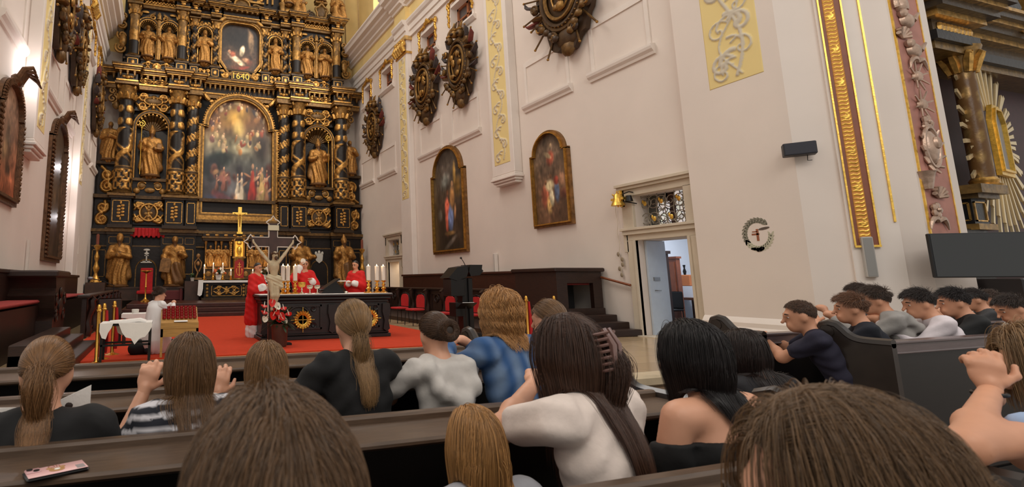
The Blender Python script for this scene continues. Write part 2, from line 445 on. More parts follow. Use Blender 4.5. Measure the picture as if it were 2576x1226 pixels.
def painted(nx, ny, bg, blobs, noise=.12, seed=0):
    """a painted canvas as an nx x ny array of linear colours: bg = [(v, rgb)...] bands, blobs = (u, v, ru, rv, rot, rgb, soft)"""
    r = np.random.default_rng(seed)
    U, V = np.meshgrid(np.linspace(0, 1, nx), np.linspace(0, 1, ny), indexing='ij')
    vs = [b[0] for b in bg]; cs = np.array([b[1] for b in bg], float)
    I = np.stack([np.interp(V, vs, cs[:, i]) for i in range(3)], -1)
    for (u, v, ru, rv, rot, rgb, soft) in blobs:
        x, y = U - u, V - v; c, s = math.cos(rot), math.sin(rot)
        d = np.hypot((x * c + y * s) / ru, (-x * s + y * c) / rv)
        a = np.clip((1 - d) / max(soft, .05), 0, 1)[..., None]
        sh = 1 + .28 * np.clip((x * .5 + y) / max(ru, rv), -1, 1)[..., None]
        I = I * (1 - a) + a * np.array(rgb, float) * sh
    for q in (6, 14, 30):
        n = r.normal(size=(q, q)); a = np.linspace(0, q - 1.001, nx); b = np.linspace(0, q - 1.001, ny)
        i, j = a.astype(int), b.astype(int); fa, fb = (a - i)[:, None], (b - j)[None]
        nn = n[i][:, j] * (1 - fa) * (1 - fb) + n[np.minimum(i + 1, q - 1)][:, j] * fa * (1 - fb) + n[i][:, np.minimum(j + 1, q - 1)] * (1 - fa) * fb + n[np.minimum(i + 1, q - 1)][:, np.minimum(j + 1, q - 1)] * fa * fb
        I = I * (1 + noise * nn[..., None])
    I = np.clip(I, 2, 255) / 255
    return np.where(I <= .04045, I / 12.92, ((I + .055) / 1.055) ** 2.4)
M_PAINT = mat_attr('oil_paint', .42, bump=.1, bscale=30)
M_FRESCO = mat_attr('painted_plaster', .9)
# ================================================================ the setting
XL, XR, YB = -3.3, 10.81, 28.6
def struct(o): o['kind'] = 'structure'; return o
def wall_x(name, X, dx, y0, y1, z0, z1, holes, m):
    """wall in the plane X (front face), thickness dx, with rectangular openings (y0,y1,z0,z1)"""
    ys = sorted({y0, y1, *[h[0] for h in holes], *[h[1] for h in holes]}); zs = sorted({z0, z1, *[h[2] for h in holes], *[h[3] for h in holes]})
    mb = MB()
    ii = {}
    def vid(x, y, z):
        k = (x, round(y, 4), round(z, 4))
        if k not in ii: ii[k] = len(mb.v); mb.v.append(k); mb.g.append(0)
        return ii[k]
    def solid_(i, j):
        if i < 0 or j < 0 or i >= len(ys) - 1 or j >= len(zs) - 1: return False
        yc, zc = (ys[i] + ys[i + 1]) / 2, (zs[j] + zs[j + 1]) / 2
        return not any(h[0] < yc < h[1] and h[2] < zc < h[3] for h in holes)
    for i in range(len(ys) - 1):
        for j in range(len(zs) - 1):
            if not solid_(i, j): continue
            a, b, c, d = ys[i], ys[i + 1], zs[j], zs[j + 1]
            for x in (X, X + dx): mb.f.append((vid(x, a, c), vid(x, b, c), vid(x, b, d), vid(x, a, d)))
            if not solid_(i - 1, j): mb.f.append((vid(X, a, c), vid(X + dx, a, c), vid(X + dx, a, d), vid(X, a, d)))
            if not solid_(i + 1, j): mb.f.append((vid(X, b, c), vid(X + dx, b, c), vid(X + dx, b, d), vid(X, b, d)))
            if not solid_(i, j - 1): mb.f.append((vid(X, a, c), vid(X + dx, a, c), vid(X + dx, b, c), vid(X, b, c)))
            if not solid_(i, j + 1): mb.f.append((vid(X, a, d), vid(X + dx, a, d), vid(X + dx, b, d), vid(X, b, d)))
    return struct(mb.build(name, m, smooth=0))
DOORS = [(8.33, 9.64), (22.66, 23.97)]
WINS = [(15.85, 17.35), (18.6, 19.9), (23.05, 24.36), (25.8, 26.88)]
WZ = (11.15, 12.2)
holes_r = [(a, b, 0.0, 2.22) for a, b in DOORS] + [(a, b, 2.5, 3.3) for a, b in DOORS] + [(a, b, *WZ) for a, b in WINS]
wall_x('wall_right', XR, .75, 7.0, YB + .4, -.2, 15.6, holes_r, M_WALL)
wall_x('wall_left', XL, -.75, 8.0, YB + .4, -.2, 15.6, [(a, b, *WZ) for a, b in WINS] + [(22.66, 23.97, 0.0, 2.22), (22.66, 23.97, 2.5, 3.3)], M_WALL)
struct(MB().span((XL - .7, YB, -.2), (XR + .7, YB + .5, 13.5)).build('wall_back', mat('wall_back_grey', (190, 178, 168), .9, var=.06, vscale=1.2), smooth=0))
M_APSE = mat('apse_ochre', (222, 192, 128), .9, var=.1, vscale=.8)
struct(MB().span((XL - .7, YB + .1, 13.5), (XR + 2.2, YB + .6, 24)).build('wall_apse', M_APSE, smooth=0))
# vault ribs at the corner of the apse
rb = MB()
for x, w in ((10.35, .5), (11.25, .34), (12.1, .6)):
    rb.profile_run([(0, 0), (.22, .1), (.22, w - .1), (0, w)], (x, YB + .12, 13.5), (x - .5, YB - .6, 24), (0, -1, 0))
struct(rb.build('trim_1', mat('rib_ochre', (216, 188, 140), .9, var=.08), smooth=0))
# clerestory window over the right-hand cornice, reveal and bright pane
struct(MB().span((XR + .1, 20.0, 15.2), (XR + .9, 25.8, 15.6)).span((XR + .1, 25.6, 15.6), (XR + 1.6, 26.3, 24)).build('wall_clerestory', M_APSE, smooth=0))
w = MB().span((XR + 1.0, 18.0, 15.6), (XR + 1.05, 25.6, 23)); wo = struct(w.build('window_1', mat('window_glow', (255, 250, 240), .5, emit=3.2), smooth=0))
fb = MB()
for y in (19.5, 21.5, 23.5, 25.55): fb.span((XR + .9, y - .05, 15.6), (XR + 1.0, y + .05, 23))
for z in (17.2, 19.2, 21.2): fb.span((XR + .93, 18.0, z - .03), (XR + 1.0, 25.6, z + .03))
fb.build('window_bar', M_TRIM, wo, smooth=0)

# floors
def plank_floor(name, rgb1, rgb2, sc, rough, bw, bh, mortar):
    m, nt, b = _nodes(name); L = nt.links
    tc = nt.nodes.new('ShaderNodeTexCoord'); br = nt.nodes.new('ShaderNodeTexBrick')
    br.inputs['Color1'].default_value = (*lin(*rgb1), 1); br.inputs['Color2'].default_value = (*lin(*rgb2), 1); br.inputs['Mortar'].default_value = (*lin(*mortar), 1)
    br.inputs['Scale'].default_value = sc; br.inputs['Mortar Size'].default_value = .004; br.inputs['Brick Width'].default_value = bw; br.inputs['Row Height'].default_value = bh
    L.new(tc.outputs['Object'], br.inputs['Vector']); L.new(br.outputs['Color'], b.inputs['Base Color'])
    b.inputs['Roughness'].default_value = rough; b.inputs['Specular IOR Level'].default_value = .7
    return m
M_FLOOR = plank_floor('floor_stone', (186, 160, 124), (172, 146, 112), 1.0, .2, .9, .6, (130, 108, 80))
M_FLOORP = plank_floor('floor_boards', (92, 70, 52), (80, 60, 44), 1.0, .4, 1.4, .16, (40, 30, 22))
struct(MB().span((XL - .8, 6.0, -.2), (34, YB + .5, 0)).build('floor', M_FLOOR, smooth=0))
struct(MB().span((-6, -4, -.35), (34, 6.0, -.15)).build('floor_nave', M_FLOORP, smooth=0))
struct(MB().span((-6, 5.72, -.15), (34, 6.03, -.0005), bev=.03).build('trim_2', mat('step_stone', (196, 178, 148), .5, var=.1), smooth=30))
# red carpet of the sanctuary
tag(MB().span((-1.6, 9.7, 0), (6.55, 20.55, .02)).build('carpet', M_CARPET, smooth=0), 'orange red carpet covering the sanctuary floor in front of the high altar', 'carpet')
# side platforms under the choir stalls and the altar steps
struct(MB().span((7.6, 10.4, 0), (XR, 22.3, .12)).build('floor_stall_right', M_WOOD, smooth=0))
st = MB()
for k in range(3): st.span((-1.5 + .15 * k, 20.6 + .55 * k, .16 * k), (9.0 - .15 * k, 28.4, .16 * k + .16), bev=.02)
altar_steps = struct(st.build('floor_altar_steps', mat('step_wood', (66, 30, 22), .35, var=.25, vscale=8), smooth=30))

# ---- wall dressings: pilasters, panels, cornice (mirror = the same on the left wall)
CXM = (XL + XR) / 2
def mir(x): return 2 * CXM - x
def dress(side):
    fx = (lambda x: x) if side == 'right' else mir
    sg = -1 if side == 'right' else 1                       # into the room
    X0 = XR if side == 'right' else XL
    # far pilaster runs to the floor, near pilaster hangs on a corbel
    def pil(name, y0, y1, xf, z0, z1):
        return struct(MB().span((fx(xf), y0, z0), (X0, y1, z1), bev=.02).build(name, M_TRIM, smooth=30))
    p1 = pil('trim_pilaster_%s' % side, 20.93, 21.97, 10.55, 0, 12.7)
    p2 = pil('trim_pilaster_%s' % side, 13.6, 14.76, 10.5, 4.7, 12.7)
    cb = MB()
    for o, za, zb in ((.02, 4.62, 4.7), (.06, 4.54, 4.62), (.0, 4.46, 4.54), (-.06, 4.38, 4.46)):
        cb.span((fx(10.5 - o), 13.6 - o, za), (X0, 14.76 + o, zb), bev=.015)
    cb.build('corbel', M_TRIM, p2, smooth=30)
    for p, ya, yb, xf, za, zb in ((p1, 21.1, 21.8, 10.55, 5.0, 11.75), (p2, 13.78, 14.6, 10.5, 5.06, 12.5)):
        h = zb - za; wd = yb - ya
        o = (fx(xf) + sg * .002, ya if side == 'left' else yb, za); u = (0, 1, 0) if side == 'left' else (0, -1, 0)
        relief('acanthus_panel', M_FRESCO, o, u, (0, 0, 1), wd, h, stem(wd, h, 9, .032), 34, 330, .035, p, cols=((231, 207, 142), (206, 192, 168)))
    # far pilaster capital: gilded volutes
    c = MB(); y0, y1, xf = 20.88, 22.02, fx(10.5)
    c.span((fx(10.44), y0 - .05, 12.5), (X0, y1 + .05, 12.68), g=.6)
    c.span((fx(10.5), y0, 11.85), (X0, y1, 11.95), g=.9)
    for y in (y0 + .12, y1 - .12):
        c.tube([(fx(10.42), y + (a - .0) * .9, 12.28 + b * .9) for a, b in spiral(0, 0, .03, .2, 0, 1.6)], .045, 6, g=1)
        c.tube([(fx(10.46), y, 11.95), (fx(10.36), y, 12.15), (fx(10.4), y, 12.4)], [.1, .13, .06], 8, g=1)
    for y in np.linspace(y0 + .25, y1 - .25, 4):
        c.tube([(fx(10.5), y, 11.95), (fx(10.38), y, 12.2), (fx(10.42), y, 12.45)], [.08, .11, .05], 7, g=.9)
        c.ball((fx(10.4), y, 12.5), .07, 7, g=1)
    c.build('capital', mat_gilt('capital_gilt', (226, 205, 160), (222, 172, 84), .35, .6), p1)
    # blind panels with little sills, one under every window bay
    bays = [(25.8, 27.45), (23.0, 24.85), (18.55, 20.25), (15.85, 17.55), (11.45, 13.12), (8.85, 10.45)]
    for i, (a, b) in enumerate(bays):
        t = MB(); w_ = .1
        for ya, yb, za, zb in ((a - w_, b + w_, 7.97, 7.97 + w_ * 1.6), (a - w_, a, 6.78, 7.97), (b, b + w_, 6.78, 7.97)):
            t.span((X0, ya, za), (X0 + sg * .035, yb, zb))
        t.span((X0, a, 6.78), (X0 - sg * .0, b, 7.97)) if False else None
        t.profile_run([(0, 6.52), (.05, 6.52), (.07, 6.58), (.13, 6.64), (.15, 6.7), (.15, 6.76), (0, 6.78)], (X0, a - .18, 0), (X0, b + .18, 0), (sg, 0, 0))
        struct(t.build('trim_panel_%s' % side, M_TRIM, smooth=0))
    # entablature: architrave, yellow frieze, cornice; it breaks forward over the far pilaster
    arch = [(0, 12.66), (.1, 12.66), (.1, 12.9), (.16, 12.93), (.16, 13.18), (.24, 13.24), (.3, 13.36), (.3, 13.44), (0, 13.48)]
    corn = [(0, 14.15), (.22, 14.15), (.26, 14.24), (.4, 14.3), (.4, 14.42), (.62, 14.52), (.66, 14.62), (.86, 14.68), (.9, 14.84), (.98, 14.92), (.98, 15.0), (0, 15.06)]
    runs = [(YB, 22.05, 0.0), (22.05, 20.85, .2), (20.85, 14.85, 0.0), (14.85, 13.5, .2), (13.5, 8.05, 0.0)]
    am, fm, cm = MB(), MB(), MB()
    for ya, yb, off in runs:
        am.profile_run([(o + off if o else 0, z) for o, z in arch], (X0, ya, 0), (X0, yb, 0), (sg, 0, 0))
        cm.profile_run([(o + off if o else 0, z) for o, z in corn], (X0, ya, 0), (X0, yb, 0), (sg, 0, 0))
        fm.span((X0, yb, 13.46), (X0 + sg * (.12 + off), ya, 14.17))
    struct(am.build('trim_architrave_%s' % side, M_TRIM, smooth=20)); struct(fm.build('trim_frieze_%s' % side, M_YEL, smooth=0)); struct(cm.build('trim_cornice_%s' % side, M_TRIM, smooth=20))
    # lattice windows with gilded swags and a sill
    for i, (a, b) in enumerate(WINS):
        n = len([o for o in bpy.data.objects if o.name.startswith('window_')]) + 1
        f = MB(); xi = X0 - sg * .32
        for ya, yb, za, zb in ((a, b, WZ[0], WZ[0] + .09), (a, b, WZ[1] - .09, WZ[1]), (a, a + .09, *WZ), (b - .09, b, *WZ), ((a + b) / 2 - .06, (a + b) / 2 + .06, *WZ), (a, b, sum(WZ) / 2 - .03, sum(WZ) / 2 + .03)):
            f.span((xi - .05, ya, za), (xi + .05, yb, zb))
        wf = struct(f.build('window_%d' % n, mat('window_wood', (150, 92, 58), .55, var=.2), smooth=0))
        MB().span((xi - .012 - sg * .03, a, WZ[0]), (xi + .012 - sg * .03, b, WZ[1])).build('pane', mat('dark_pane', (86, 80, 80), .12, spec=.8), wf, smooth=0)
        s_ = MB()
        for ya, yb, za, zb in ((a - .12, a, WZ[0], WZ[1] + .12), (b, b + .12, WZ[0], WZ[1] + .12), (a, b, WZ[1], WZ[1] + .12)): s_.span((X0, ya, za), (X0 + sg * .05, yb, zb))
        s_.profile_run([(0, 10.93), (.06, 10.95), (.16, 11.05), (.16, 11.12), (0, 11.15)], (X0, a - .2, 0), (X0, b + .2, 0), (sg, 0, 0))
        s_.build('window_sill', M_TRIM, wf, smooth=0)
        g = MB(); xg = X0 + sg * .09
        for y, s in ((a - .08, -1), (b + .08, 1)):
            for k in range(9):
                z = 12.35 - k * .11; g.ball((xg, y + s * (.03 * math.sin(k * 2)), z), (.06, .075 - k * .004, .08), 7, g=1)
            g.tube([(xg, y + s * p, 12.32 + q) for p, q in spiral(0, 0, .03, .13, 0, 1.3, 14)], .04, 6, g=1)
        yc = (a + b) / 2
        for s in (-1, 1):
            g.tube([(xg, yc + s * p, q) for p, q in bez((.1, 12.62), (.25, 12.3), (.42, 12.55), ((b - a) / 2, 12.38), 10)], [.05, .07, .05, .08, .05, .07, .05, .08, .06, .05, .04], 6, g=1)
            g.tube([(xg, yc + s * (.12 + p), 12.58 + q) for p, q in spiral(0, 0, .02, .12, PI, -1.2, 12)], .035, 6, g=1)
        g.ball((xg, yc, 12.6), (.07, .12, .16), 8, g=1)
        g.build('gilded_swag', mat_gilt('swag_gilt', (214, 196, 160), (216, 166, 78), .35, .6), wf)
dress('right'); dress('left')

# ---- the pier of the chancel arch: acanthus face, chamfer with gold band, face with the rose relief
P0, P1, P2_, P3 = (10.6, 8.05), (10.6, 6.1), (11.65, 5.05), (12.78, 5.05)
pm = MB().prism([P0, (XR + .5, 8.05), (XR + 2.6, 7.4), (12.78, 7.4), P3, P2_, P1], -.2, 15.6, 'z')
pier = struct(pm.build('wall_chancel_pier', M_WALL, smooth=0))
bs = MB()
prof = [(0, -.15), (.14, -.15), (.14, .1), (.12, .16), (.12, .34), (.08, .4), (.08, .48), (.03, .55), (0, .58)]
bs.profile_run(prof, (10.6, 8.05, 0), (10.6, 6.1, 0), (-1, 0, 0))
bs.profile_run(prof, (10.6, 6.1, 0), (11.65, 5.05, 0), (-.7071, -.7071, 0))
bs.profile_run(prof, (11.65, 5.05, 0), (12.78, 5.05, 0), (0, -1, 0))
struct(bs.build('baseboard_pier', M_TRIM, smooth=20))
wd, h = 1.02, 6.2
relief('acanthus_panel', M_FRESCO, (10.598, 7.41, 5.13), (0, -1, 0), (0, 0, 1), wd, h, stem(wd, h, 4, .05) + stem(wd, h, 7, .028, 2.0), 56, 300, .03, pier, cols=((231, 207, 142), (203, 192, 172)))
# gold and red band on the chamfer
cd = np.array([.7071, -.7071, 0]); cn = np.array([-.7071, -.7071, 0]); q0 = np.array([11.13, 5.57, 0])   # centre line of the band
def cham(a, z, o=0.0): return q0 + cd * a + cn * o + np.array([0, 0, z])
def slab(mb, a0, a1, z0, z1, o0, o1, g=0.0):
    vs = [cham(a, z, o) for z in (z0, z1) for o in (o0, o1) for a in (a0, a1)]
    mb.add(vs, [(0, 2, 3, 1), (4, 5, 7, 6), (0, 1, 5, 4), (2, 6, 7, 3), (1, 3, 7, 5), (0, 4, 6, 2)], None, g)
pl_ = MB(); slab(pl_, -.2, .42, -.15, 15.6, 0, .05); struct(pl_.build('trim_pier_pilaster', M_TRIM, smooth=0))
b_ = MB(); slab(b_, -.16, .15, 1.82, 11, .05, .07); band = struct(b_.build('trim_gold_band', mat('band_rose_brown', (132, 76, 52), .5, var=.1), smooth=0))
e_ = MB()
for a0, a1 in ((-.165, -.142), (.132, .155)): slab(e_, a0, a1, 1.8, 11, .07, .085)
slab(e_, -.165, .155, 1.8, 1.835, .07, .1); slab(e_, .36, .385, 2.2, 11, .05, .075)
e_.build('band_edge', M_GOLDB, band, smooth=0)
hh = 9.0; stk = []
for k in range(130):
    z = .05 + k * .068; stk.append((bez((.02, z), (.06, z + .05), (.1, z - .05), (.13, z + .02), 4), .011)); 
    if k % 9 == 4: stk.append((spiral(.075, z, .005, .05, 0, 1.2, 10), .014))
relief('band_relief', mat_gilt('band_gilt', (206, 140, 62), (246, 196, 90), .33, .4), cham(-.095, 1.88, .072), cd, (0, 0, 1), .15, hh, stk, 12, 800, .014, band)
# rose coloured relief panel on the face towards the nave
RX0, RX1, RZ0 = 11.74, 12.5, 1.86
rp = struct(MB().span((RX0, 5.035, RZ0), (RX1, 5.05, 11)).build('trim_relief_panel', mat('rose_plaster', (176, 122, 108), .6, var=.18, vscale=3), smooth=0))
fr = MB()
for a in (RX0 - .03, RX1): fr.span((a, 5.025, RZ0 - .05), (a + .03, 5.05, 11))
fr.span((RX0 - .03, 5.025, RZ0 - .06), (RX1 + .035, 5.05, RZ0 - .02)); fr.build('relief_edge', M_GOLDB, rp, smooth=0)
M_SILV = mat('relief_silver', (186, 158, 138), .34, .55, var=.25, vscale=7, bump=.35, bscale=16)
xc = (RX0 + RX1) / 2; s_ = MB(); Yf = 5.02
def rz(px, py): p = at(px, py, Y=5.05); return float(p[0]), float(p[2])
oc, oz = rz(2333, 372)
s_.tube([(oc + .19 * math.cos(t), Yf - .02, oz + .34 * math.sin(t)) for t in np.linspace(0, 2 * PI, 28, endpoint=False)], .035, 6, closed=True)
s_.ball((oc, Yf, oz), (.16, .09, .3), 12); s_.ball((oc + .02, Yf - .08, oz + .06), (.08, .06, .11), 8)
for k in range(12):
    t = k * PI / 6; s_.tube([(oc + .2 * math.cos(t), Yf, oz + .36 * math.sin(t)), (oc + .28 * math.cos(t + .2), Yf - .05, oz + .45 * math.sin(t + .2))], [.035, .02], 6)
for px, py, kind in ((2298, 195, 'star'), (2310, 265, 'star'), (2290, 130, 'lamb'), (2272, 55, 'lamb'), (2255, 15, 'head'), (2328, 455, 'basket'), (2352, 490, 'shell'), (2345, 530, 'flower'), (2352, 560, 'leaf'), (2322, 310, 'flower'), (2300, 160, 'leaf'), (2262, 90, 'shell'), (2240, -60, 'star'), (2235, -160, 'lamb'), (2225, -260, 'flower')):
    x, z = rz(px, py)
    if kind == 'star':
        for k in range(8):
            t = k * PI / 4 + .3; s_.tube([(x, Yf, z), (x + .26 * math.cos(t), Yf - .05, z + .26 * math.sin(t))], [.022, .012], 5)
        s_.ball((x, Yf, z), (.1, .09, .1), 8)
    elif kind == 'lamb': s_.ball((x, Yf, z), (.17, .1, .14), 10); s_.ball((x - .14, Yf - .04, z + .1), .075, 8); s_.tube([(x + .1, Yf - .05, z), (x + .22, Yf - .08, z + .14)], [.05, .02], 6)
    elif kind == 'head': s_.ball((x, Yf, z), (.12, .11, .16), 10); s_.tube([(x + .14 * math.cos(t), Yf - .02, z + .16 * math.sin(t)) for t in np.linspace(-.5, 3.6, 12)], .045, 6)
    elif kind == 'basket': s_.lathe([(.07, -.15), (.12, .1), (.14, .14)], (x - .06, Yf, z), 10)
    elif kind == 'shell':
        for k in range(7): t = -.2 + k * .55; s_.tube([(x, Yf, z - .05), (x + .16 * math.cos(t), Yf - .04, z + .13 * math.sin(t))], [.02, .035], 6)
    elif kind == 'flower':
        for k in range(5): t = k * 2 * PI / 5; s_.ball((x + .075 * math.cos(t), Yf - .02, z + .075 * math.sin(t)), (.06, .04, .06), 7)
        s_.ball((x, Yf - .05, z), .035, 6)
    else:
        for s in (-1, 1): s_.tube([(x + s * a, Yf - .02, z + b) for a, b in bez((.0, .0), (.1, .12), (.2, .05), (.24, -.12), 8)], [.02, .04, .05, .045, .04, .035, .03, .02, .01], 6)
s_.build('silver_relief', M_SILV, rp)
# transept wall behind the side altar
struct(MB().span((12.6, 7.4, -.2), (34, 7.85, 14)).build('wall_transept', M_WALL, smooth=0))
# ================================================================ the high altar
AX = CXM
altar = thing('high_altar', 'towering black and gold carved high altar dated 1640 filling the end wall', 'altar', (AX, 28.0, .48))
O = np.array([AX, 28.0, .48])
def ap(mb, name, m, smooth=35, label=None, parent=None):
    """altar part: mesh given in room coordinates, hung on the altar"""
    return mb.build(name, m, parent or altar, smooth, label, Matrix.Translation(-Vector(O)))
def apart(o, parent=None):
    o.parent = parent or altar; o.data.transform(Matrix.Translation(-Vector(O))); return o
def both(fn):
    for s in (-1, 1): fn(s)

# --- back board, plinth and panels
bb = MB().span((AX - 6.1, 27.95, .48), (AX + 6.1, 28.4, 16.3)).span((AX - 7.02, 28.1, .48), (AX + 7.02, 28.5, 5.5)).span((AX - 3.2, 28.0, 16.3), (AX + 3.2, 28.4, 19.4))
ap(bb, 'backboard', M_BLACK, 0)
def panel(mb, x0, x1, z0, z1, y, g=.9, w=.035, inset=.09):
    """raised gilt line framing a panel on a face at y"""
    a, b, c, d = x0 + inset, x1 - inset, z0 + inset, z1 - inset
    for p, q in (((a, c), (b, c + w)), ((a, d - w), (b, d)), ((a, c), (a + w, d)), ((b - w, c), (b, d))):
        mb.span((p[0], y - .02, p[1]), (q[0], y + .01, q[1]), g=g)
PED = [(5.73, .46), (3.23, .46), (2.42, .27)]
pl = MB()
pl.span((AX - 7.05, 27.7, .48), (AX + 7.05, 28.0, 3.7)); 
pl.span((AX - 7.1, 27.5, 3.78), (AX + 7.1, 28.0, 3.92), g=.25); pl.span((AX - 7.0, 27.58, 3.66), (AX + 7.0, 28.0, 3.78), g=.1); pl.span((AX - 7.0, 27.62, 3.05), (AX + 7.0, 28.0, 3.12), g=.3)
for s in (-1, 1):
    for c, hw in PED:
        x = AX + s * c
        yy = 27.4 if hw > .4 else 27.46; w_ = hw if hw > .4 else .2
        pl.span((x - w_ - .12, yy, .48), (x + w_ + .12, 27.8, 3.66)); pl.span((x - w_ - .22, yy - .2, 3.76 + (yy - 27.4) * .2), (x + w_ + .22, 27.6, 3.96 - (yy - 27.4) * .2), g=.3); pl.span((x - w_ - .16, yy - .08, 3.64), (x + w_ + .16, 27.6, 3.77), g=.1)
        panel(pl, x - w_ - .1, x + w_ + .1, 1.6, 3.05, yy, .8); panel(pl, x - w_ - .1, x + w_ + .1, 3.12, 3.6, yy, .5, .025, .07)
    panel(pl, AX + s * 6.65 - .4, AX + s * 6.65 + .4, 1.5, 3.0, 27.7, .5)
ap(pl, 'plinth', G_ALTAR, 0)

# --- passage doors between the plinth statues, with lintel and crest
def passage(s):
    x = AX + s * 4.45; d = MB()
    d.span((x - .82, 27.5, .48), (x + .82, 27.72, 3.06))
    for k in (-1, 1): d.span((x + k * .8 - .05, 27.44, .48), (x + k * .8 + .05, 27.5, 3.06), g=.15)
    d.tube([(x + .48 * math.cos(t), 27.49, 1.95 + .48 * math.sin(t)) for t in np.linspace(0, PI, 16)], .03, 5, g=.4)
    for k in (-1, 1): d.span((x + k * .48 - .025, 27.47, .48), (x + k * .48 + .025, 27.51, 1.95), g=.4)
    do = ap(d, 'passage_door', G_ALTAR, 25)
    c = MB(); z = 2.62
    if s < 0:
        c.ball((x, 27.47, z + .28), (.16, .04, .06), 8); c.ball((x, 27.46, z + .1), (.12, .04, .06), 8); c.span((x - .03, 27.44, z - .3), (x + .03, 27.5, z + .25)); c.span((x - .1, 27.44, z - .02), (x + .1, 27.5, z + .02)); c.span((x - .26, 27.44, z - .36), (x + .26, 27.5, z - .31)); c.span((x - .18, 27.44, z - .3), (x + .18, 27.5, z - .26))
    else:
        c.prism([(x - .22, z + .1), (x - .18, z - .2), (x, z - .34), (x + .18, z - .2), (x + .22, z + .1), (x + .1, z + .2), (x - .1, z + .2)], 27.44, 27.5, 'y')
        for a in (-.18, 0, .18): c.ball((x + a, 27.46, z + .26 - abs(a) * .3), (.08, .05, .1), 7)
    ap(c, 'crest', mat('crest_grey', (190, 184, 172), .6), 30, 'pale carved crest', do)
both(passage)

# --- pedestal zone
pz = MB()
pz.span((AX - 7.0, 27.75, 3.92), (AX + 7.0, 28.1, 5.45)); pz.span((AX - 7.08, 27.5, 5.45), (AX + 7.08, 28.05, 5.62), g=.15); pz.span((AX - 7.0, 27.6, 3.92), (AX + 7.0, 27.9, 4.1))
for s in (-1, 1):
    for c, hw in PED:
        x = AX + s * c
        e = 0 if hw > .4 else .05
        pz.span((x - hw, 27.1 + e, 4.08), (x + hw, 27.8, 5.4)); pz.span((x - hw - .1 + e, 27.0 + e, 3.94 + e * .2), (x + hw + .1 - e, 27.8, 4.1 - e * .2), g=.05)
        pz.span((x - hw - .1 + e, 27.0 + e, 5.4), (x + hw + .1 - e, 27.8, 5.5 - e * .2), g=.1); pz.span((x - hw - .18 + e, 26.9 + e, 5.5), (x + hw + .18 - e, 27.8, 5.62 - e * .2), g=.35)
        panel(pz, x - hw, x + hw, 4.15, 5.36, 27.1 + e, 1, .035, .07)
        if hw > .4:
            for k in range(4):
                z = 4.5 + k * .16; pz.ball((x - .09, 27.08, z), (.1, .04, .07), 7, g=1); pz.ball((x + .09, 27.08, z + .05), (.1, .04, .07), 7, g=1)
            pz.ball((x, 27.07, 4.38), (.05, .04, .09), 7, g=1); pz.ball((x, 27.07, 5.18), (.06, .04, .09), 7, g=1)
ap(pz, 'pedestal_zone', G_ALTAR, 25)
def cartouche(x, z, w, h, y, rd=(.42, .42)):
    o = np.array([x - w / 2, y, z - h / 2])
    p = apart(relief('cartouche', G_ALTAR, o, (1, 0, 0), (0, 0, 1), w, h, scrolls(w, h, 1, .06) + [(spiral(w * (.5 + .36 * a), h * (.5 + .3 * b), .02, .17, 0, 1.5 * a * b), .05) for a in (-1, 1) for b in (-1, 1)], 44, 40, .1))
    m = MB(); m.tube([(x + rd[0] * math.cos(t), y - .08, z + rd[1] * math.sin(t)) for t in np.linspace(0, 2 * PI, 24, endpoint=False)], .06, 6, closed=True, g=1)
    m.ball((x, y - .02, z), (rd[0], .07, rd[1]), 14, g=.12)
    for a, b in ((0, .1), (-.12, -.08), (.12, -.05), (0, -.22), (.02, .24)): m.ball((x + a, y - .09, z + b), (.1, .04, .09), 7, g=.55)
    ap(m, 'medallion', G_ALTAR, 60, None, p)
both(lambda s: cartouche(AX + s * 4.45, 4.78, 1.5, 1.3, 27.55))
both(lambda s: apart(relief('side_scroll', G_ALTAR, (AX + s * 6.6 - .4, 27.7, 4.0), (1, 0, 0), (0, 0, 1), .8, 1.4, [(spiral(.4, .4, .04, .3, 0, 1.7 * s), .07), (spiral(.4, 1.0, .04, .28, PI, -1.6 * s), .07), (bez((.4, .7), (.1, .9), (.7, .6), (.5, 1.3)), .08)], 30, 44, .12)))

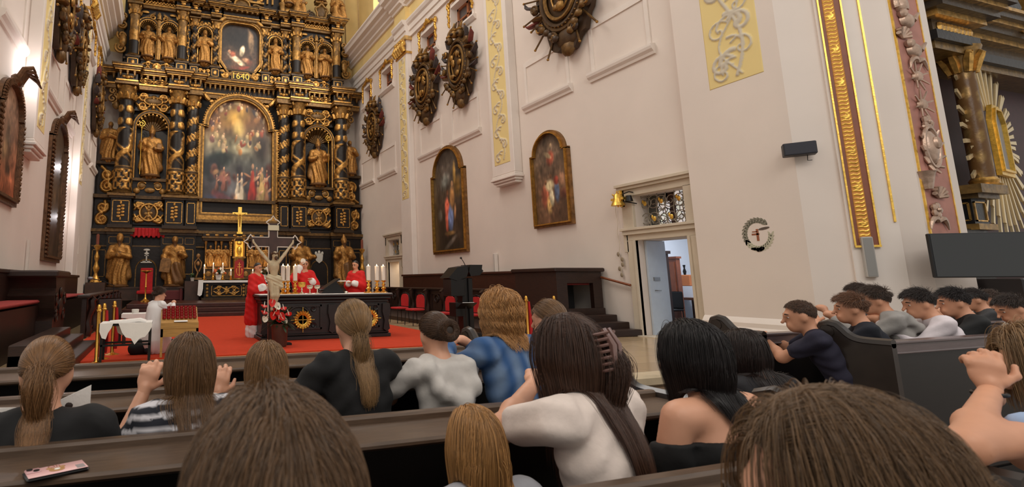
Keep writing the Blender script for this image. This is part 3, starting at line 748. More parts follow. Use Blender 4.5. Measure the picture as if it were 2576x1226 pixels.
# --- columns
def col_mesh(x, y, z0, z1, r, kind, nt=36, nz=None):
    nz = nz or int((z1 - z0) * 26); T = np.linspace(0, 2 * PI, nt, endpoint=False)[:, None]; Z = np.linspace(0, 1, nz)[None, :]
    h = z1 - z0; zz = Z * h; R = np.full((nt, nz), r); g = np.zeros((nt, nz)); TT = T + 0 * Z; ZZ = zz + 0 * T
    drum = ZZ < .23 * h if kind in ('vine', 'twist') else ZZ < 0
    if kind == 'vine':
        lat = np.abs(np.sin(TT * 4 + ZZ * 9 / (r * 4)) * np.sin(TT * 4 - ZZ * 9 / (r * 4))); m = (lat < .3) | (np.sin(TT * 4) * np.sin(ZZ * 18) > .45)
        gd = np.where(m, 1.0, 0)
        a = TT - ZZ * 2.1; v = np.sin(a * 2 + .9 * np.sin(ZZ * 5)); v2 = np.sin(TT * 3 + ZZ * 11) * np.sin(ZZ * 7 + TT * 2)
        gs = np.clip((v - .15) * 3, 0, 1) * np.clip(1.3 - np.abs(v2) * .9, 0, 1) + np.clip((v2 - .55) * 4, 0, 1)
        up = ZZ > .68 * h; mask = np.abs(np.sin(TT * 2 + .3)) * (.5 + .5 * np.sin(ZZ * 9.5)); gs = np.where(up, np.clip((mask - .32) * 5, 0, 1), gs)
        g = np.where(drum, gd, np.clip(gs, 0, 1)); R = R * np.where(drum, 1.13, 1.0 - .1 * np.clip((Z - .23) / .77, 0, 1)) + g * .05
    elif kind == 'twist':
        a = TT - ZZ * (2 * PI / .85); v = np.sin(a); gs = np.clip((np.sin(a + .4 * np.sin(TT * 6 + ZZ * 20)) - .15) * 4, 0, 1) * np.where(np.sin(TT * 9 + ZZ * 23) > -.75, 1, .1)
        lat = np.abs(np.sin(TT * 4 + ZZ * 10) * np.sin(TT * 4 - ZZ * 10)); gd = (lat < .32) * 1.0
        g = np.where(drum, gd, gs); R = R * np.where(drum, 1.1, .95 - .05 * v) + g * .035
    elif kind == 'grape':
        a = TT - ZZ * (2 * PI / .62); v = np.sin(a); b = np.sin(TT * 5 + ZZ * 9) * np.sin(ZZ * 22); R = R * (.85 + .22 * v) + .025 * np.clip(b, 0, 1); g = np.clip(v * .6 + b * .6, 0, 1) * .75
    elif kind == 'plain':
        low = Z < .34; orn = np.clip((np.cos(TT * 4) * np.cos(ZZ * 5.5) - .35) * 3, 0, 1); g = np.where(low, 0, np.where((Z < .6), .75, .38 + .6 * orn)) + 0 * TT; R = R * np.where(low, 1.0, .94) + .02 * orn * (~low)
    ring = np.abs(Z - .235) < .02
    if kind in ('vine', 'twist'): g = np.where(ring, .1 + .5 * (np.abs(Z - .235) > .014), g); R = np.where(ring, r * 1.2, R)
    P = np.stack([x + R * np.cos(TT), y + R * np.sin(TT), z0 + ZZ], -1)
    return P[::-1] if False else P, g
def column(x, y, z0, z1, r, kind, name='column'):
    b = .16 * (r / .3)
    P, g = col_mesh(x, y, z0 + b, z1 - r * 2.3, r, kind)
    c = apart(grid_mesh(name, G_ALTAR, P, None, None, g, closed_u=True))
    cp = MB(); zc = z1 - r * 2.3
    ap(MB().lathe([(r * 1.35, 0), (r * 1.45, b * .3), (r * 1.2, b * .55), (r * 1.3, b * .8), (r * 1.05, b)], (x, y, z0), 20, g=.25), 'column_base', G_ALTAR, 50, None, c)
    cp.lathe([(r * .95, 0), (r * 1.1, r * .06), (r * .98, r * .15), (r * 1.0, r * 1.2), (r * 1.35, r * 1.9)], (x, y, zc), 16, g=.5)
    for k in range(8):
        t = k * PI / 4; u = np.array([math.cos(t), math.sin(t)])
        cp.tube([(x + u[0] * r * a, y + u[1] * r * a, zc + r * zq) for a, zq in ((.98, .15), (1.12, .6), (1.3, .95), (1.42, .85))], [r * .28, r * .3, r * .2, r * .08], 5, g=1)
        if k % 2: 
            cp.tube([(x + u[0] * r * (1.25 + q), y + u[1] * r * (1.25 + q), zc + r * 1.75 + p * .9) for p, q in [(p, q / r) for p, q in spiral(0, 0, .02, r * .42, 0, 1.4, 12)]], r * .13, 5, g=.9)
    cp.span((x - r * 1.55, y - r * 1.55, zc + r * 2.0), (x + r * 1.55, y + r * 1.55, z1), g=.3)
    ap(cp, 'capital', G_ALTAR, 50, None, c); return c
for s in (-1, 1):
    column(AX + s * 5.73, 27.35, 5.62, 11.25, .36, 'vine'); column(AX + s * 3.23, 27.35, 5.62, 11.25, .36, 'vine'); column(AX + s * 2.45, 27.5, 5.62, 11.1, .3, 'twist', 'twisted_column')

# --- statue niches of the main storey
def shell_niche(x, z0, zc, r, y, depth, name='niche', parent=None):
    n = MB()
    n.span((x - r - .2, y, z0), (x - r, y + depth, zc), g=.15); n.span((x + r, y, z0), (x + r + .2, y + depth, zc), g=.15)
    k = 14
    arc = [(x + (r + .02) * math.cos(t), zc + (r + .02) * math.sin(t)) for t in np.linspace(0, PI, k)]; out = [(x + (r + .2) * math.cos(t), zc + (r + .2) * math.sin(t)) for t in np.linspace(0, PI, k)]
    for i in range(k - 1): n.prism([arc[i], arc[i + 1], out[i + 1], out[i]], y, y + depth, 'y', g=.1)
    for rr, w, yy in ((r + .04, .035, y - .02), (r + .17, .03, y - .01)):
        n.tube([(x + rr, yy, z0)] + [(x + rr * math.cos(t), yy, zc + rr * math.sin(t)) for t in np.linspace(0, PI, 20)] + [(x - rr, yy, z0)], w, 5, g=1)
    for i in range(11):        # scallop ribs
        t = PI * (i + .5) / 11; n.tube([(x, y + depth - .02, zc - .1), (x + r * .6 * math.cos(t), y + depth - .06, zc + r * .6 * math.sin(t)), (x + r * .93 * math.cos(t), y + .05, zc + r * .93 * math.sin(t))], [.02, .06 * r / .7, .085 * r / .7], 6, g=.22)
        n.ball((x + r * .93 * math.cos(t), y + .02, zc + r * .93 * math.sin(t)), .06 * r / .7, 6, g=.8)
    n.span((x - r, y + depth - .03, z0), (x + r, y + depth, zc + r * .5)); 
    return ap(n, name, G_ALTAR, 40, None, parent)
def main_niche(s):
    x = AX + s * 4.45
    f = MB()
    f.span((x - 1.0, 27.75, 10.1), (x + 1.0, 27.95, 11.0)); f.span((x - .95, 27.55, 5.62), (x + .95, 27.95, 6.42)); f.span((x - 1.0, 27.4, 6.36), (x + 1.0, 27.9, 6.5), g=.2)
    for k in (-1, 1):
        f.ball((x + k * .38, 27.52, 6.12), (.2, .08, .16), 9, g=.35); f.tube([(x + k * .38 + k * a, 27.5, 6.1 + b) for a, b in spiral(0, 0, .05, .24, 0, 1.4)], .035, 5, g=.9); f.ball((x + k * .62, 27.5, 5.86), (.17, .09, .16), 8, g=.6)
        f.span((x + k * .98 - .03, 27.5, 6.5), (x + k * .98 + .03, 27.6, 9.15), g=.9); f.tube([(x + k * (.86 + a), 27.55, 6.9 + b) for a, b in bez((0, 0), (.12, .3), (-.16, .5), (0, .9), 8)], .055, 6, g=.8); f.tube([(x + k * (.86 + a), 27.55, 8.1 + b) for a, b in bez((0, 0), (.1, .25), (-.14, .5), (0, .8), 8)], .055, 6, g=.8)
    f.ball((x, 27.5, 5.9), (.26, .08, .14), 9, g=.45)
    p = ap(f, 'niche_surround', G_ALTAR, 40)
    shell_niche(x, 6.5, 9.15, .76, 27.5, .45, 'niche', p)
    o = np.array([x - .95, 27.72, 10.06]); w, h = 1.9, 1.0
    apart(relief('cartouche', G_ALTAR, o, (1, 0, 0), (0, 0, 1), w, h, scrolls(w, h, 1, .06), 50, 30, .12), p)
    m = MB(); m.ball((x, 27.66, 10.62), (.44, .08, .2), 12, g=.25); m.tube([(x + .46 * math.cos(t), 27.62, 10.62 + .22 * math.sin(t)) for t in np.linspace(0, 2 * PI, 20, endpoint=False)], .045, 5, closed=True, g=.9); ap(m, 'medallion', G_ALTAR, 60, None, p)
both(main_niche)
def wing(s):
    x = AX + s * 6.45; f = MB()
    f.span((x - .55, 27.55, 7.15), (x + .55, 27.95, 7.3), g=.1); f.span((x - .5, 27.8, 5.62), (x + .5, 28.0, 7.15))
    p = ap(f, 'wing_bracket', G_ALTAR, 0)
    apart(relief('side_scroll', G_ALTAR, (x - .5, 27.78, 5.65), (1, 0, 0), (0, 0, 1), 1.0, 1.45, [(spiral(.5, .4, .05, .33, 0, 1.8 * s), .07), (spiral(.48, 1.0, .05, .32, PI, -1.6 * s), .07), (bez((.9, .1), (.2, .5), (.9, .8), (.2, 1.4)), .08)], 34, 44, .16), p)
    g = MB(); 
    for k, z in enumerate((10.6, 11.0)): g.tube([(x + s * a, 27.7, z + b) for a, b in spiral(0, 0, .04, .26 - .05 * k, PI / 2, 1.5)], .07, 6, g=.5)
    g.ball((x - s * .2, 27.72, 10.3), (.2, .12, .26), 8, g=.35)
    ap(g, 'wing_scroll', G_ALTAR, 60)
both(wing)

# --- the great arched painting
def arch_pts(x, z0, zs, hw, r, n=24):
    return [(x - hw, z0), (x + hw, z0), (x + hw, zs)] + [(x + r * math.cos(t), zs + r * math.sin(t)) for t in np.linspace(0, PI, n)] + [(x - hw, zs)]
def arch_frame(mb, x, z0, zs, hw, r, w, y0, y1, g, n=24, rz=None):
    rz = rz or r; ci = [(x + r * math.cos(t), zs + rz * math.sin(t)) for t in np.linspace(0, PI, n)]; co = [(x + (r + w) * math.cos(t), zs + (rz + w) * math.sin(t)) for t in np.linspace(0, PI, n)]
    for i in range(n - 1): mb.prism([ci[i], co[i], co[i + 1], ci[i + 1]], y0, y1, 'y', g=g)
    mb.span((x - hw - w, y0, z0 - w), (x + hw + w, y1, z0), g=g); mb.span((x - hw - w, y0, z0), (x - hw, y1, zs), g=g); mb.span((x + hw, y0, z0), (x + hw + w, y1, zs), g=g)
    if r < hw - .01:
        for s in (-1, 1): mb.span((x + s * r, y0, zs - w * .5), (x + s * (hw + w), y1, zs + w * .5), g=g)
def arch_canvas(name, x, y, z0, zs, hw, r, img, parent, rz=None):
    nx, ny = img.shape[:2]; rz = rz or r; V = np.linspace(z0, zs + rz, ny); P = np.zeros((nx, ny, 3))
    for j, z in enumerate(V):
        w = hw if z < zs else r * math.sqrt(max(1 - ((z - zs) / rz) ** 2, 0)) * (1 if z < zs + rz else 0)
        P[:, j, 0] = x + np.linspace(-1, 1, nx) * w; P[:, j, 1] = y; P[:, j, 2] = z
    # keep the picture undistorted inside the arch
    for j, z in enumerate(V):
        if z > zs:
            u = (P[:, j, 0] - x) / (2 * hw) + .5; ii = np.clip((u * (nx - 1)).round().astype(int), 0, nx - 1); img[:, j] = img[ii, j]
    return grid_mesh(name, M_PAINT, P, parent, img, back=(0, .03, 0))
def fig(u, v, s, robe, skin=(196, 150, 116), lean=0):
    dk = tuple(int(.55 * a) for a in robe); return [(u + .02 * s, v - .02 * s, .034 * s, .06 * s, .3, dk, .5), (u - .012 * s, v - .03 * s, .03 * s, .05 * s, -.3, robe, .5), (u + .03 * s, v + .06 * s, .035 * s, .01 * s, .5, skin, .5), (u, v, .026 * s, .075 * s, lean, robe, .5), (u + .012 * s * math.sin(lean), v + .075 * s, .016 * s, .03 * s, 0, tuple(int(.8 * a + .2 * b) for a, b in zip(robe, skin)), .5), (u + lean * .03 * s, v + .115 * s, .012 * s, .017 * s, 0, skin, .4)]
r_ = random.Random(3); bl = []
bl += [(.45, .86, .3, .13, .2, (206, 160, 74), .9), (.5, .75, .12, .1, 0, (236, 204, 120), .9), (.48, .6, .26, .09, 0, (150, 142, 112), .9), (.5, .56, .2, .05, 0, (192, 184, 150), .9), (.2, .45, .26, .1, .2, (30, 38, 36), .5), (.12, .38, .16, .12, 0, (24, 30, 34), .5), (.85, .6, .16, .2, 0, (58, 48, 44), .7)]
for k in range(60):
    a = r_.random() * 2 * PI; rr = .2 + .22 * r_.random(); u, v = .48 + rr * 1.1 * math.cos(a), .78 + rr * .62 * math.sin(a)
    c = r_.choice([(176, 120, 70), (140, 70, 52), (196, 168, 120), (96, 66, 60), (206, 176, 136), (70, 56, 56)]); bl.append((u, v, .02 + .03 * r_.random(), .015 + .03 * r_.random(), r_.random() * 3, c, .5)); bl.append((u + .01, v + .03, .012, .012, 0, (206, 160, 122), .4))
bl += [(.3, .12, .22, .06, -.3, (118, 60, 66), .5), (.5, .08, .3, .05, -.2, (84, 62, 70), .6), (.12, .1, .12, .07, 0, (54, 60, 84), .6), (.3, .3, .12, .04, 0, (160, 104, 90), .5), (.62, .06, .3, .06, .1, (58, 48, 46), .6), (.45, .22, .2, .09, .2, (98, 96, 98), .7)]
bl += fig(.5, .22, 1.0, (214, 196, 170)) + [(.52, .14, .05, .05, 0, (222, 206, 184), .4), (.49, .12, .02, .06, .1, (214, 176, 140), .4)]
bl += fig(.7, .22, 1.25, (166, 50, 36)) + [(.7, .15, .05, .09, .1, (150, 44, 34), .5), (.64, .34, .07, .012, -.3, (196, 140, 104), .4)] + fig(.84, .22, 1.2, (190, 160, 96)) + fig(.9, .16, 1.3, (176, 140, 80)) + fig(.78, .3, .9, (84, 50, 48)) + fig(.93, .28, .9, (150, 56, 46)) + fig(.2, .24, .7, (140, 90, 70)) + fig(.3, .24, .7, (170, 110, 90))
for k in range(46):
    u, v = r_.uniform(.06, .96), r_.uniform(.06, .4); c = r_.choice([(120, 66, 50), (84, 52, 46), (150, 104, 76), (60, 56, 66), (176, 132, 92), (110, 44, 40), (48, 44, 48)]); bl.insert(13 + k, (u, v, r_.uniform(.03, .07), r_.uniform(.03, .07), r_.uniform(0, 3), c, .6))
for u, v, q, c in ((.56, .17, 1.5, (206, 188, 160)), (.72, .2, 1.9, (168, 48, 36)), (.86, .2, 1.7, (176, 146, 92)), (.93, .12, 1.6, (120, 84, 60)), (.3, .26, 1.1, (150, 92, 76)), (.8, .1, 1.5, (150, 120, 84))): bl += fig(u, v, q, c)
img = painted(110, 190, [(0, (40, 40, 56)), (.2, (70, 64, 68)), (.45, (88, 88, 82)), (.62, (128, 116, 90)), (.8, (120, 82, 52)), (1, (80, 52, 36))], bl, .1, 5)
f = MB()
for w0, w, y0, g in ((0, .08, 27.62, 1), (.08, .1, 27.54, .35), (.18, .1, 27.5, .9)):
    arch_frame(f, AX, 4.9 - w0, 9.55, 1.84 + w0, 1.62 + w0, w, y0, 27.92, g)
for t in np.linspace(0, PI, 44): f.ball((AX + 1.93 * math.cos(t), 27.5, 9.55 + 1.93 * math.sin(t)), .05, 6, g=1)
for s in (-1, 1):
    for z in np.arange(4.7, 9.5, .14): f.ball((AX + s * 2.15, 27.5, z), .045, 5, g=1)
    f.tube([(AX + s * (1.62 + a), 27.55, 10.95 + b) for a, b in ((.0, 0), (.13, .12), (.25, .3), (.3, .34))], [.09, .13, .08, .12], 6, g=.9); f.ball((AX + s * 1.5, 27.55, 10.9), (.14, .06, .1), 7, g=.9)
f.span((AX - 2.3, 27.4, 4.35), (AX + 2.3, 27.9, 4.5), g=.3); f.span((AX - 2.2, 27.45, 4.5), (AX + 2.2, 27.9, 4.62), g=.85)
fo = ap(f, 'painting_frame', G_ALTAR, 30)
apart(arch_canvas('altar_painting', AX, 27.86, 4.9, 9.55, 1.84, 1.62, img, None), fo)

# --- entablatures
def entablature(name, z0, dz, segs, yb, drop=True):
    """segs = (x0, x1, projection); cornice, dentils and frieze stepping forward over the columns"""
    m = MB(); k = dz
    for x0, x1, p in segs:
        y = yb - p
        m.span((x0, y + .02, z0), (x1, yb + .2, z0 + .2 * k), g=.35); m.span((x0 - .02, y - .04, z0 + .2 * k), (x1 + .02, yb + .2, z0 + .27 * k), g=.95)
        m.span((x0 + .02, y + .1, z0 + .27 * k), (x1 - .02, yb + .2, z0 + .62 * k), g=.02)
        n = max(1, int((x1 - x0) / .26))
        for i in range(n):
            x = x0 + (i + .5) * (x1 - x0) / n
            if drop: m.lathe([(.0, -.16), (.05, -.06), (.06, .1)], (x, y - .06, z0 + .56 * k), 6, g=.5)
            m.span((x - .05, y - .12, z0 + .6 * k), (x + .05, y + .1, z0 + .7 * k), g=.4)
        m.span((x0 - .1, y - .16, z0 + .7 * k), (x1 + .1, yb + .2, z0 + .76 * k), g=.9); m.span((x0 - .14, y - .22, z0 + .76 * k), (x1 + .14, yb + .2, z0 + .86 * k), g=.3)
        m.span((x0 - .2, y - .3, z0 + .86 * k), (x1 + .2, yb + .2, z0 + .93 * k), g=.85); m.span((x0 - .24, y - .34, z0 + .93 * k), (x1 + .24, yb + .2, z0 + k), g=.2)
    return ap(m, name, G_ALTAR, 0)
sg_ = [(AX - 2.0, AX + 2.0, .05)]
for s in (-1, 1):
    a = lambda c, hw: tuple(sorted((AX + s * (c - hw), AX + s * (c + hw))))
    sg_ += [(*a(5.73, .5), .75), (*a(3.23, .5), .75), (*a(2.4, .4), .5), (*a(4.48, .76), .3), (*a(6.6, .36), .2)]
ent = entablature('entablature', 11.15, 1.05, sg_, 27.75)
for s in (-1, 1):
    for c, w in ((4.48, 1.5),):
        apart(relief('frieze', G_ALTAR, (AX + s * c - w / 2, 27.52, 11.43), (1, 0, 0), (0, 0, 1), w, .36, scrolls(w, .36, 1, .03) + [([(.05, .18), (w - .05, .18)], .03)], 60, 16, .1), ent)
    for c in (5.73, 3.23, 2.4):
        m = MB(); x = AX + s * c; y = 27.08 if c > 2.5 else 27.33
        m.ball((x, y, 11.6), (.13, .07, .12), 8, g=.95); 
        for k in (-1, 1): m.ball((x + k * .17, y, 11.62), (.11, .05, .09), 7, g=.9)
        ap(m, 'cherub_head', G_ALTAR, 60, None, ent)

# --- second storey
s2 = MB()
s2.span((AX - 6.0, 27.7, 12.2), (AX + 6.0, 28.0, 12.84)); s2.span((AX - 6.05, 27.6, 12.78), (AX + 6.05, 27.95, 12.88), g=.1)
PED2 = [(5.55, .3, .45), (3.15, .3, .45), (2.5, .24, .25), (1.38, .24, .25)]
for s in (-1, 1):
    for c, hw, p in PED2:
        x = AX + s * c; s2.span((x - hw, 27.7 - p, 12.2), (x + hw, 27.9, 12.78)); s2.span((x - hw - .06, 27.66 - p, 12.76), (x + hw + .06, 27.9, 12.86), g=.1); panel(s2, x - hw, x + hw, 12.22, 12.76, 27.7 - p, 1, .03, .05); s2.ball((x, 27.69 - p, 12.49), (.1, .05, .14), 7, g=1)
s2o = ap(s2, 'upper_pedestals', G_ALTAR, 25)
for s in (-1, 1):
    w = 1.7; apart(relief('frieze', G_ALTAR, (AX + s * 4.35 - w / 2, 27.62, 12.24), (1, 0, 0), (0, 0, 1), w, .52, scrolls(w, .52, 1, .04) + [(spiral(w / 2, .26, .04, .2, 0, 1.5), .05)], 60, 20, .12), s2o)
    w = .8; apart(relief('frieze', G_ALTAR, (AX + s * 1.95 - w / 2, 27.62, 12.26), (1, 0, 0), (0, 0, 1), w, .46, scrolls(w, .46, 1, .04), 36, 18, .1), s2o)
    w = .55; apart(relief('frieze', G_ALTAR, (AX + s * .82 - w / 2, 27.62, 12.24), (1, 0, 0), (0, 0, 1), w, .52, [(spiral(w / 2, .25, .03, .2, 0, 1.5 * s), .06)], 24, 20, .1), s2o)
dp = MB().span((AX - .52, 27.58, 12.2), (AX + .52, 27.72, 12.8)); panel(dp, AX - .52, AX + .52, 12.22, 12.78, 27.58, 1, .03, .04); dpo = ap(dp, 'date_panel', G_ALTAR, 0)
tx = bpy.data.curves.new('date_lettering', 'FONT'); tx.body = '1640'; tx.size = .5; tx.align_x = 'CENTER'; tx.extrude = .012; tx.materials.append(M_GOLDB)
_t = bpy.data.objects.new('date_lettering', tx); to = bpy.data.objects.new('date_lettering', bpy.data.meshes.new_from_object(_t)); bpy.data.objects.remove(_t); to.name = 'date_lettering'; COL.objects.link(to); to.parent = dpo; to.location = Vector((AX, 27.56, 12.33)) - Vector(O); to.rotation_euler = (PI / 2, 0, 0)
for s in (-1, 1):
    column(AX + s * 5.55, 27.5, 12.86, 15.75, .25, 'plain'); column(AX + s * 3.15, 27.5, 12.86, 15.75, .25, 'plain')
    column(AX + s * 2.5, 27.65, 12.86, 15.5, .2, 'grape', 'twisted_column'); column(AX + s * 1.38, 27.65, 12.86, 15.5, .2, 'grape', 'twisted_column')
    nf = MB(); x = AX + s * 4.35
    nf.span((x - .98, 27.68, 15.1), (x + .98, 27.95, 15.7))
    for k in (-1, 1): nf.prism([(x + k * .95, 15.0), (x + k * .95, 15.06), (x + k * .2, 15.55), (x + k * .2, 15.38)][::k], 27.55, 27.75, 'y', g=.2); nf.tube([(x + k * (.3 + a), 27.55, 15.22 + b) for a, b in spiral(0, 0, .03, .16, 0, 1.3)], .05, 5, g=.8); nf.ball((x + k * .7, 27.6, 15.5), (.2, .05, .08), 7, g=.9)
    nf.lathe([(.14, 0), (.14, .06), (.1, .1), (.12, .25), (.05, .42)], (x, 27.55, 15.1), 8, g=.6)
    nf.lathe([(.1, 0), (.1, 1.55), (.14, 1.65), (.14, 1.75), (.1, 1.8), (.1, 2.2)], (x, 27.55, 12.86), 10, g=.55)
    np_ = ap(nf, 'double_niche', G_ALTAR, 30)
    for k in (-1, 1): shell_niche(x + k * .53, 12.9, 14.62, .4, 27.58, .32, 'niche', np_)
    shell_niche(AX + s * 1.95, 12.95, 14.72, .34, 27.6, .32)
    m = MB()
    for k in (-1, 1): m.tube([(AX + s * 1.95 + k * (.16 + a), 27.6, 15.26 + b) for a, b in spiral(0, 0, .02, .13, 0, 1.3)], .04, 5, g=.9)
    m.ball((AX + s * 1.95, 27.58, 15.3), (.09, .05, .1), 7, g=1); ap(m, 'niche_crest', G_ALTAR, 60)
    st_ = stem(.2, 2.5, 5, .03); apart(relief('vine_strip', G_ALTAR, (AX + s * 2.83 - .1, 27.68, 12.95), (1, 0, 0), (0, 0, 1), .2, 2.5, st_, 14, 90, .06))
    wsc = MB()
    for z, q in ((13.4, .3), (14.1, .26), (14.7, .24), (15.2, .2)): wsc.tube([(AX + s * (6.0 + a + q * .6), 27.75, z + b) for a, b in spiral(0, 0, .04, q, PI, 1.6)], .07, 6, g=.6)
    wsc.ball((AX + s * 6.1, 27.7, 15.0), (.13, .12, .16), 8, g=.4); wsc.ball((AX + s * 6.1, 27.7, 13.8), (.2, .14, .4), 8, g=.6)
    ap(wsc, 'wing_scroll', G_ALTAR, 60)
# upper painting in a shaped frame
r_ = random.Random(8)
bl = [(.5, .72, .36, .26, 0, (34, 28, 24), .6), (.78, .7, .1, .3, .1, (150, 120, 88), .5), (.55, .48, .08, .14, -.3, (206, 186, 150), .4), (.4, .3, .3, .07, -.45, (206, 190, 160), .5), (.3, .4, .1, .08, 0, (150, 84, 60), .5), (.5, .22, .1, .04, -.5, (214, 176, 140), .4), (.66, .3, .14, .06, -.2, (176, 130, 96), .5), (.22, .44, .05, .05, 0, (190, 140, 104), .4), (.75, .26, .1, .08, 0, (120, 70, 50), .5), (.5, .12, .4, .07, 0, (84, 46, 32), .7), (.2, .22, .14, .08, 0, (62, 50, 40), .6), (.62, .14, .2, .04, .2, (140, 56, 40), .5)]
img = painted(70, 100, [(0, (70, 52, 40)), (.3, (84, 60, 44)), (.6, (52, 42, 34)), (1, (40, 32, 28))], bl, .12, 9)
f = MB(); oc_ = lambda w: [(AX - 1.05 - w, 13.35 - w * .4), (AX - .62 - w * .4, 12.72 - w), (AX + .62 + w * .4, 12.72 - w), (AX + 1.05 + w, 13.35 - w * .4), (AX + 1.05 + w, 15.1 + w * .3)] + [(AX + .42 + (.63 + w) * math.cos(t), 15.05 + (.55 + w) * math.sin(t)) for t in np.linspace(.1, PI / 2, 7)] + [(AX - .42 - (.63 + w) * math.cos(t), 15.05 + (.55 + w) * math.sin(t)) for t in np.linspace(PI / 2, .1, 7)] + [(AX - 1.05 - w, 15.1 + w * .3)]
for w0, w1, y, g in ((0, .07, 27.62, 1), (.07, .16, 27.56, .55), (.16, .22, 27.6, .95)):
    a, b = oc_(w0), oc_(w1)
    for i in range(len(a)): j = (i + 1) % len(a); f.prism([a[i], b[i], b[j], a[j]], y, 27.92, 'y', g=g)
for s in (-1, 1):
    f.prism([(AX + s * 1.15, 12.66), (AX + s * .62, 12.66), (AX + s * 1.15, 13.3)][::s], 27.6, 27.85, 'y', g=1)
    f.tube([(AX + s * (.45 + (.85) * math.cos(t)), 27.55, 15.1 + .78 * math.sin(t)) for t in np.linspace(0, PI / 2 * .85, 10)], [.1, .12, .13, .13, .12, .13, .12, .1, .08, .06], 6, g=.9)
f.span((AX - .5, 27.5, 15.72), (AX + .5, 27.8, 15.95), g=.9)
fo = ap(f, 'upper_painting_frame', G_ALTAR, 30)
a = oc_(.02); V = np.linspace(12.72, 15.6, 100); P = np.zeros((70, 100, 3))
for j, z in enumerate(V):
    xs = [p[0] + (q[0] - p[0]) * (z - p[1]) / (q[1] - p[1]) for p, q in zip(a, a[1:] + a[:1]) if (p[1] - z) * (q[1] - z) <= 0 and abs(p[1] - q[1]) > 1e-6]
    hw_ = max([abs(x - AX) for x in xs] or [.5]); P[:, j, 0] = AX + np.linspace(-1, 1, 70) * hw_; P[:, j, 1] = 27.88; P[:, j, 2] = z
apart(grid_mesh('upper_painting', M_PAINT, P, None, img, back=(0, .03, 0)), fo)
sg_ = [(AX - 1.0, AX + 1.0, .35)]
for s in (-1, 1):
    a = lambda c, hw: tuple(sorted((AX + s * (c - hw), AX + s * (c + hw))))
    sg_ += [(*a(5.55, .36), .65), (*a(3.15, .36), .65), (*a(2.5, .28), .4), (*a(1.38, .28), .4), (*a(4.35, .84), .3), (*a(1.94, .28), .1)]
e2 = entablature('upper_entablature', 15.7, .75, sg_, 27.8, False)
for s in (-1, 1):
    w = 1.6; apart(relief('frieze', G_ALTAR, (AX + s * 4.35 - w / 2, 27.6, 15.9), (1, 0, 0), (0, 0, 1), w, .28, [([(.05 + w * k / 5, .05), (.05 + w * (k + .5) / 5, .23), (.05 + w * (k + 1) / 5 - .02, .05)], .035) for k in range(5)] + [([(.05 + w * k / 5, .23), (.05 + w * (k + .5) / 5, .05), (.05 + w * (k + 1) / 5 - .02, .23)], .035) for k in range(5)], 70, 14, .1), e2)
    for c, y in ((5.55, 27.13), (3.15, 27.13), (2.5, 27.38), (1.38, 27.38)):
        m = MB(); m.ball((AX + s * c, y, 16.03), (.13, .07, .12), 7, g=1); m.ball((AX + s * c, y, 16.14), (.17, .05, .05), 7, g=1); ap(m, 'cherub_head', G_ALTAR, 60, None, e2)
# third storey
t3 = MB()
t3.span((AX - 2.4, 27.7, 16.45), (AX + 2.4, 28.0, 19.0)); t3.span((AX - 1.25, 27.5, 16.9), (AX + 1.25, 27.75, 17.0), g=.8)
t3.tube([(AX + .42 * math.cos(t), 27.4, 16.62 + .34 * math.sin(t)) for t in np.linspace(0, 2 * PI, 18, endpoint=False)], .06, 6, closed=True, g=.8); t3.ball((AX, 27.45, 16.62), (.4, .06, .32), 12, g=.3)
for s in (-1, 1):
    t3.tube([(AX + s * a, 27.55, b) for a, b in ((.35, 16.95), (.55, 17.1), (.75, 17.4), (.75, 18.4))], .07, 6, g=.8)
    for k in range(7): t3.ball((AX + s * (.95 + .12 * (k % 3)), 27.6, 17.05 + .13 * k), (.13, .08, .12), 7, g=.9)
    for c in (1.45, 1.75): t3.span((AX + s * c - .05, 27.55, 17.0), (AX + s * c + .05, 27.7, 19.0), g=.7)
    t3.tube([(AX + s * (.6 + a), 27.45, 16.6 + b) for a, b in bez((0, .1), (.3, .25), (.5, -.1), (.9, .05), 8)], [.05, .07, .08, .07, .06, .08, .07, .05, .04], 6, g=.5)
    t3.lathe([(.16, 0), (.16, .5), (.22, .56), (.22, .64)], (AX + s * 2.3, 27.45, 16.45), 8, g=.55); t3.lathe([(.1, 0), (.13, .5), (.09, 1.2), (.13, 1.7)], (AX + s * 2.3, 27.45, 17.1), 8, g=.9)
    t3.lathe([(.13, 0), (.13, .5), (.19, .56), (.19, .64)], (AX + s * 3.0, 27.55, 16.45), 8, g=.3)
    t3.span((AX + s * 2.65 - .3, 27.5, 16.45), (AX + s * 2.65 + .3, 27.8, 17.05), g=.25); t3.ball((AX + s * 2.65, 27.48, 16.75), (.2, .06, .16), 8, g=.9)
    # volutes and shield of the broken pediment
    for c, q in ((4.05, 1), (5.25, -1)): t3.tube([(AX + s * c + q * s * -a * .9, 27.55, 16.72 + b) for a, b in spiral(0, 0, .05, .3, 0, 2.2, 30)], .055, 6, g=.12); t3.ball((AX + s * c, 27.62, 16.72), (.3, .1, .3), 10, g=.05)
    t3.ball((AX + s * 4.65, 27.5, 16.98), (.3, .08, .36), 12, g=.2); t3.tube([(AX + s * 4.65 + (.34 + .05 * math.sin(5 * t)) * math.cos(t), 27.46, 16.98 + (.42 + .05 * math.sin(5 * t)) * math.sin(t)) for t in np.linspace(0, 2 * PI, 30, endpoint=False)], .07, 6, closed=True, g=.45)
    t3.span((AX + s * 4.65 - .36, 27.4, 17.5), (AX + s * 4.65 + .36, 27.8, 17.62), g=.5)
ap(t3, 'third_storey', G_ALTAR, 45)
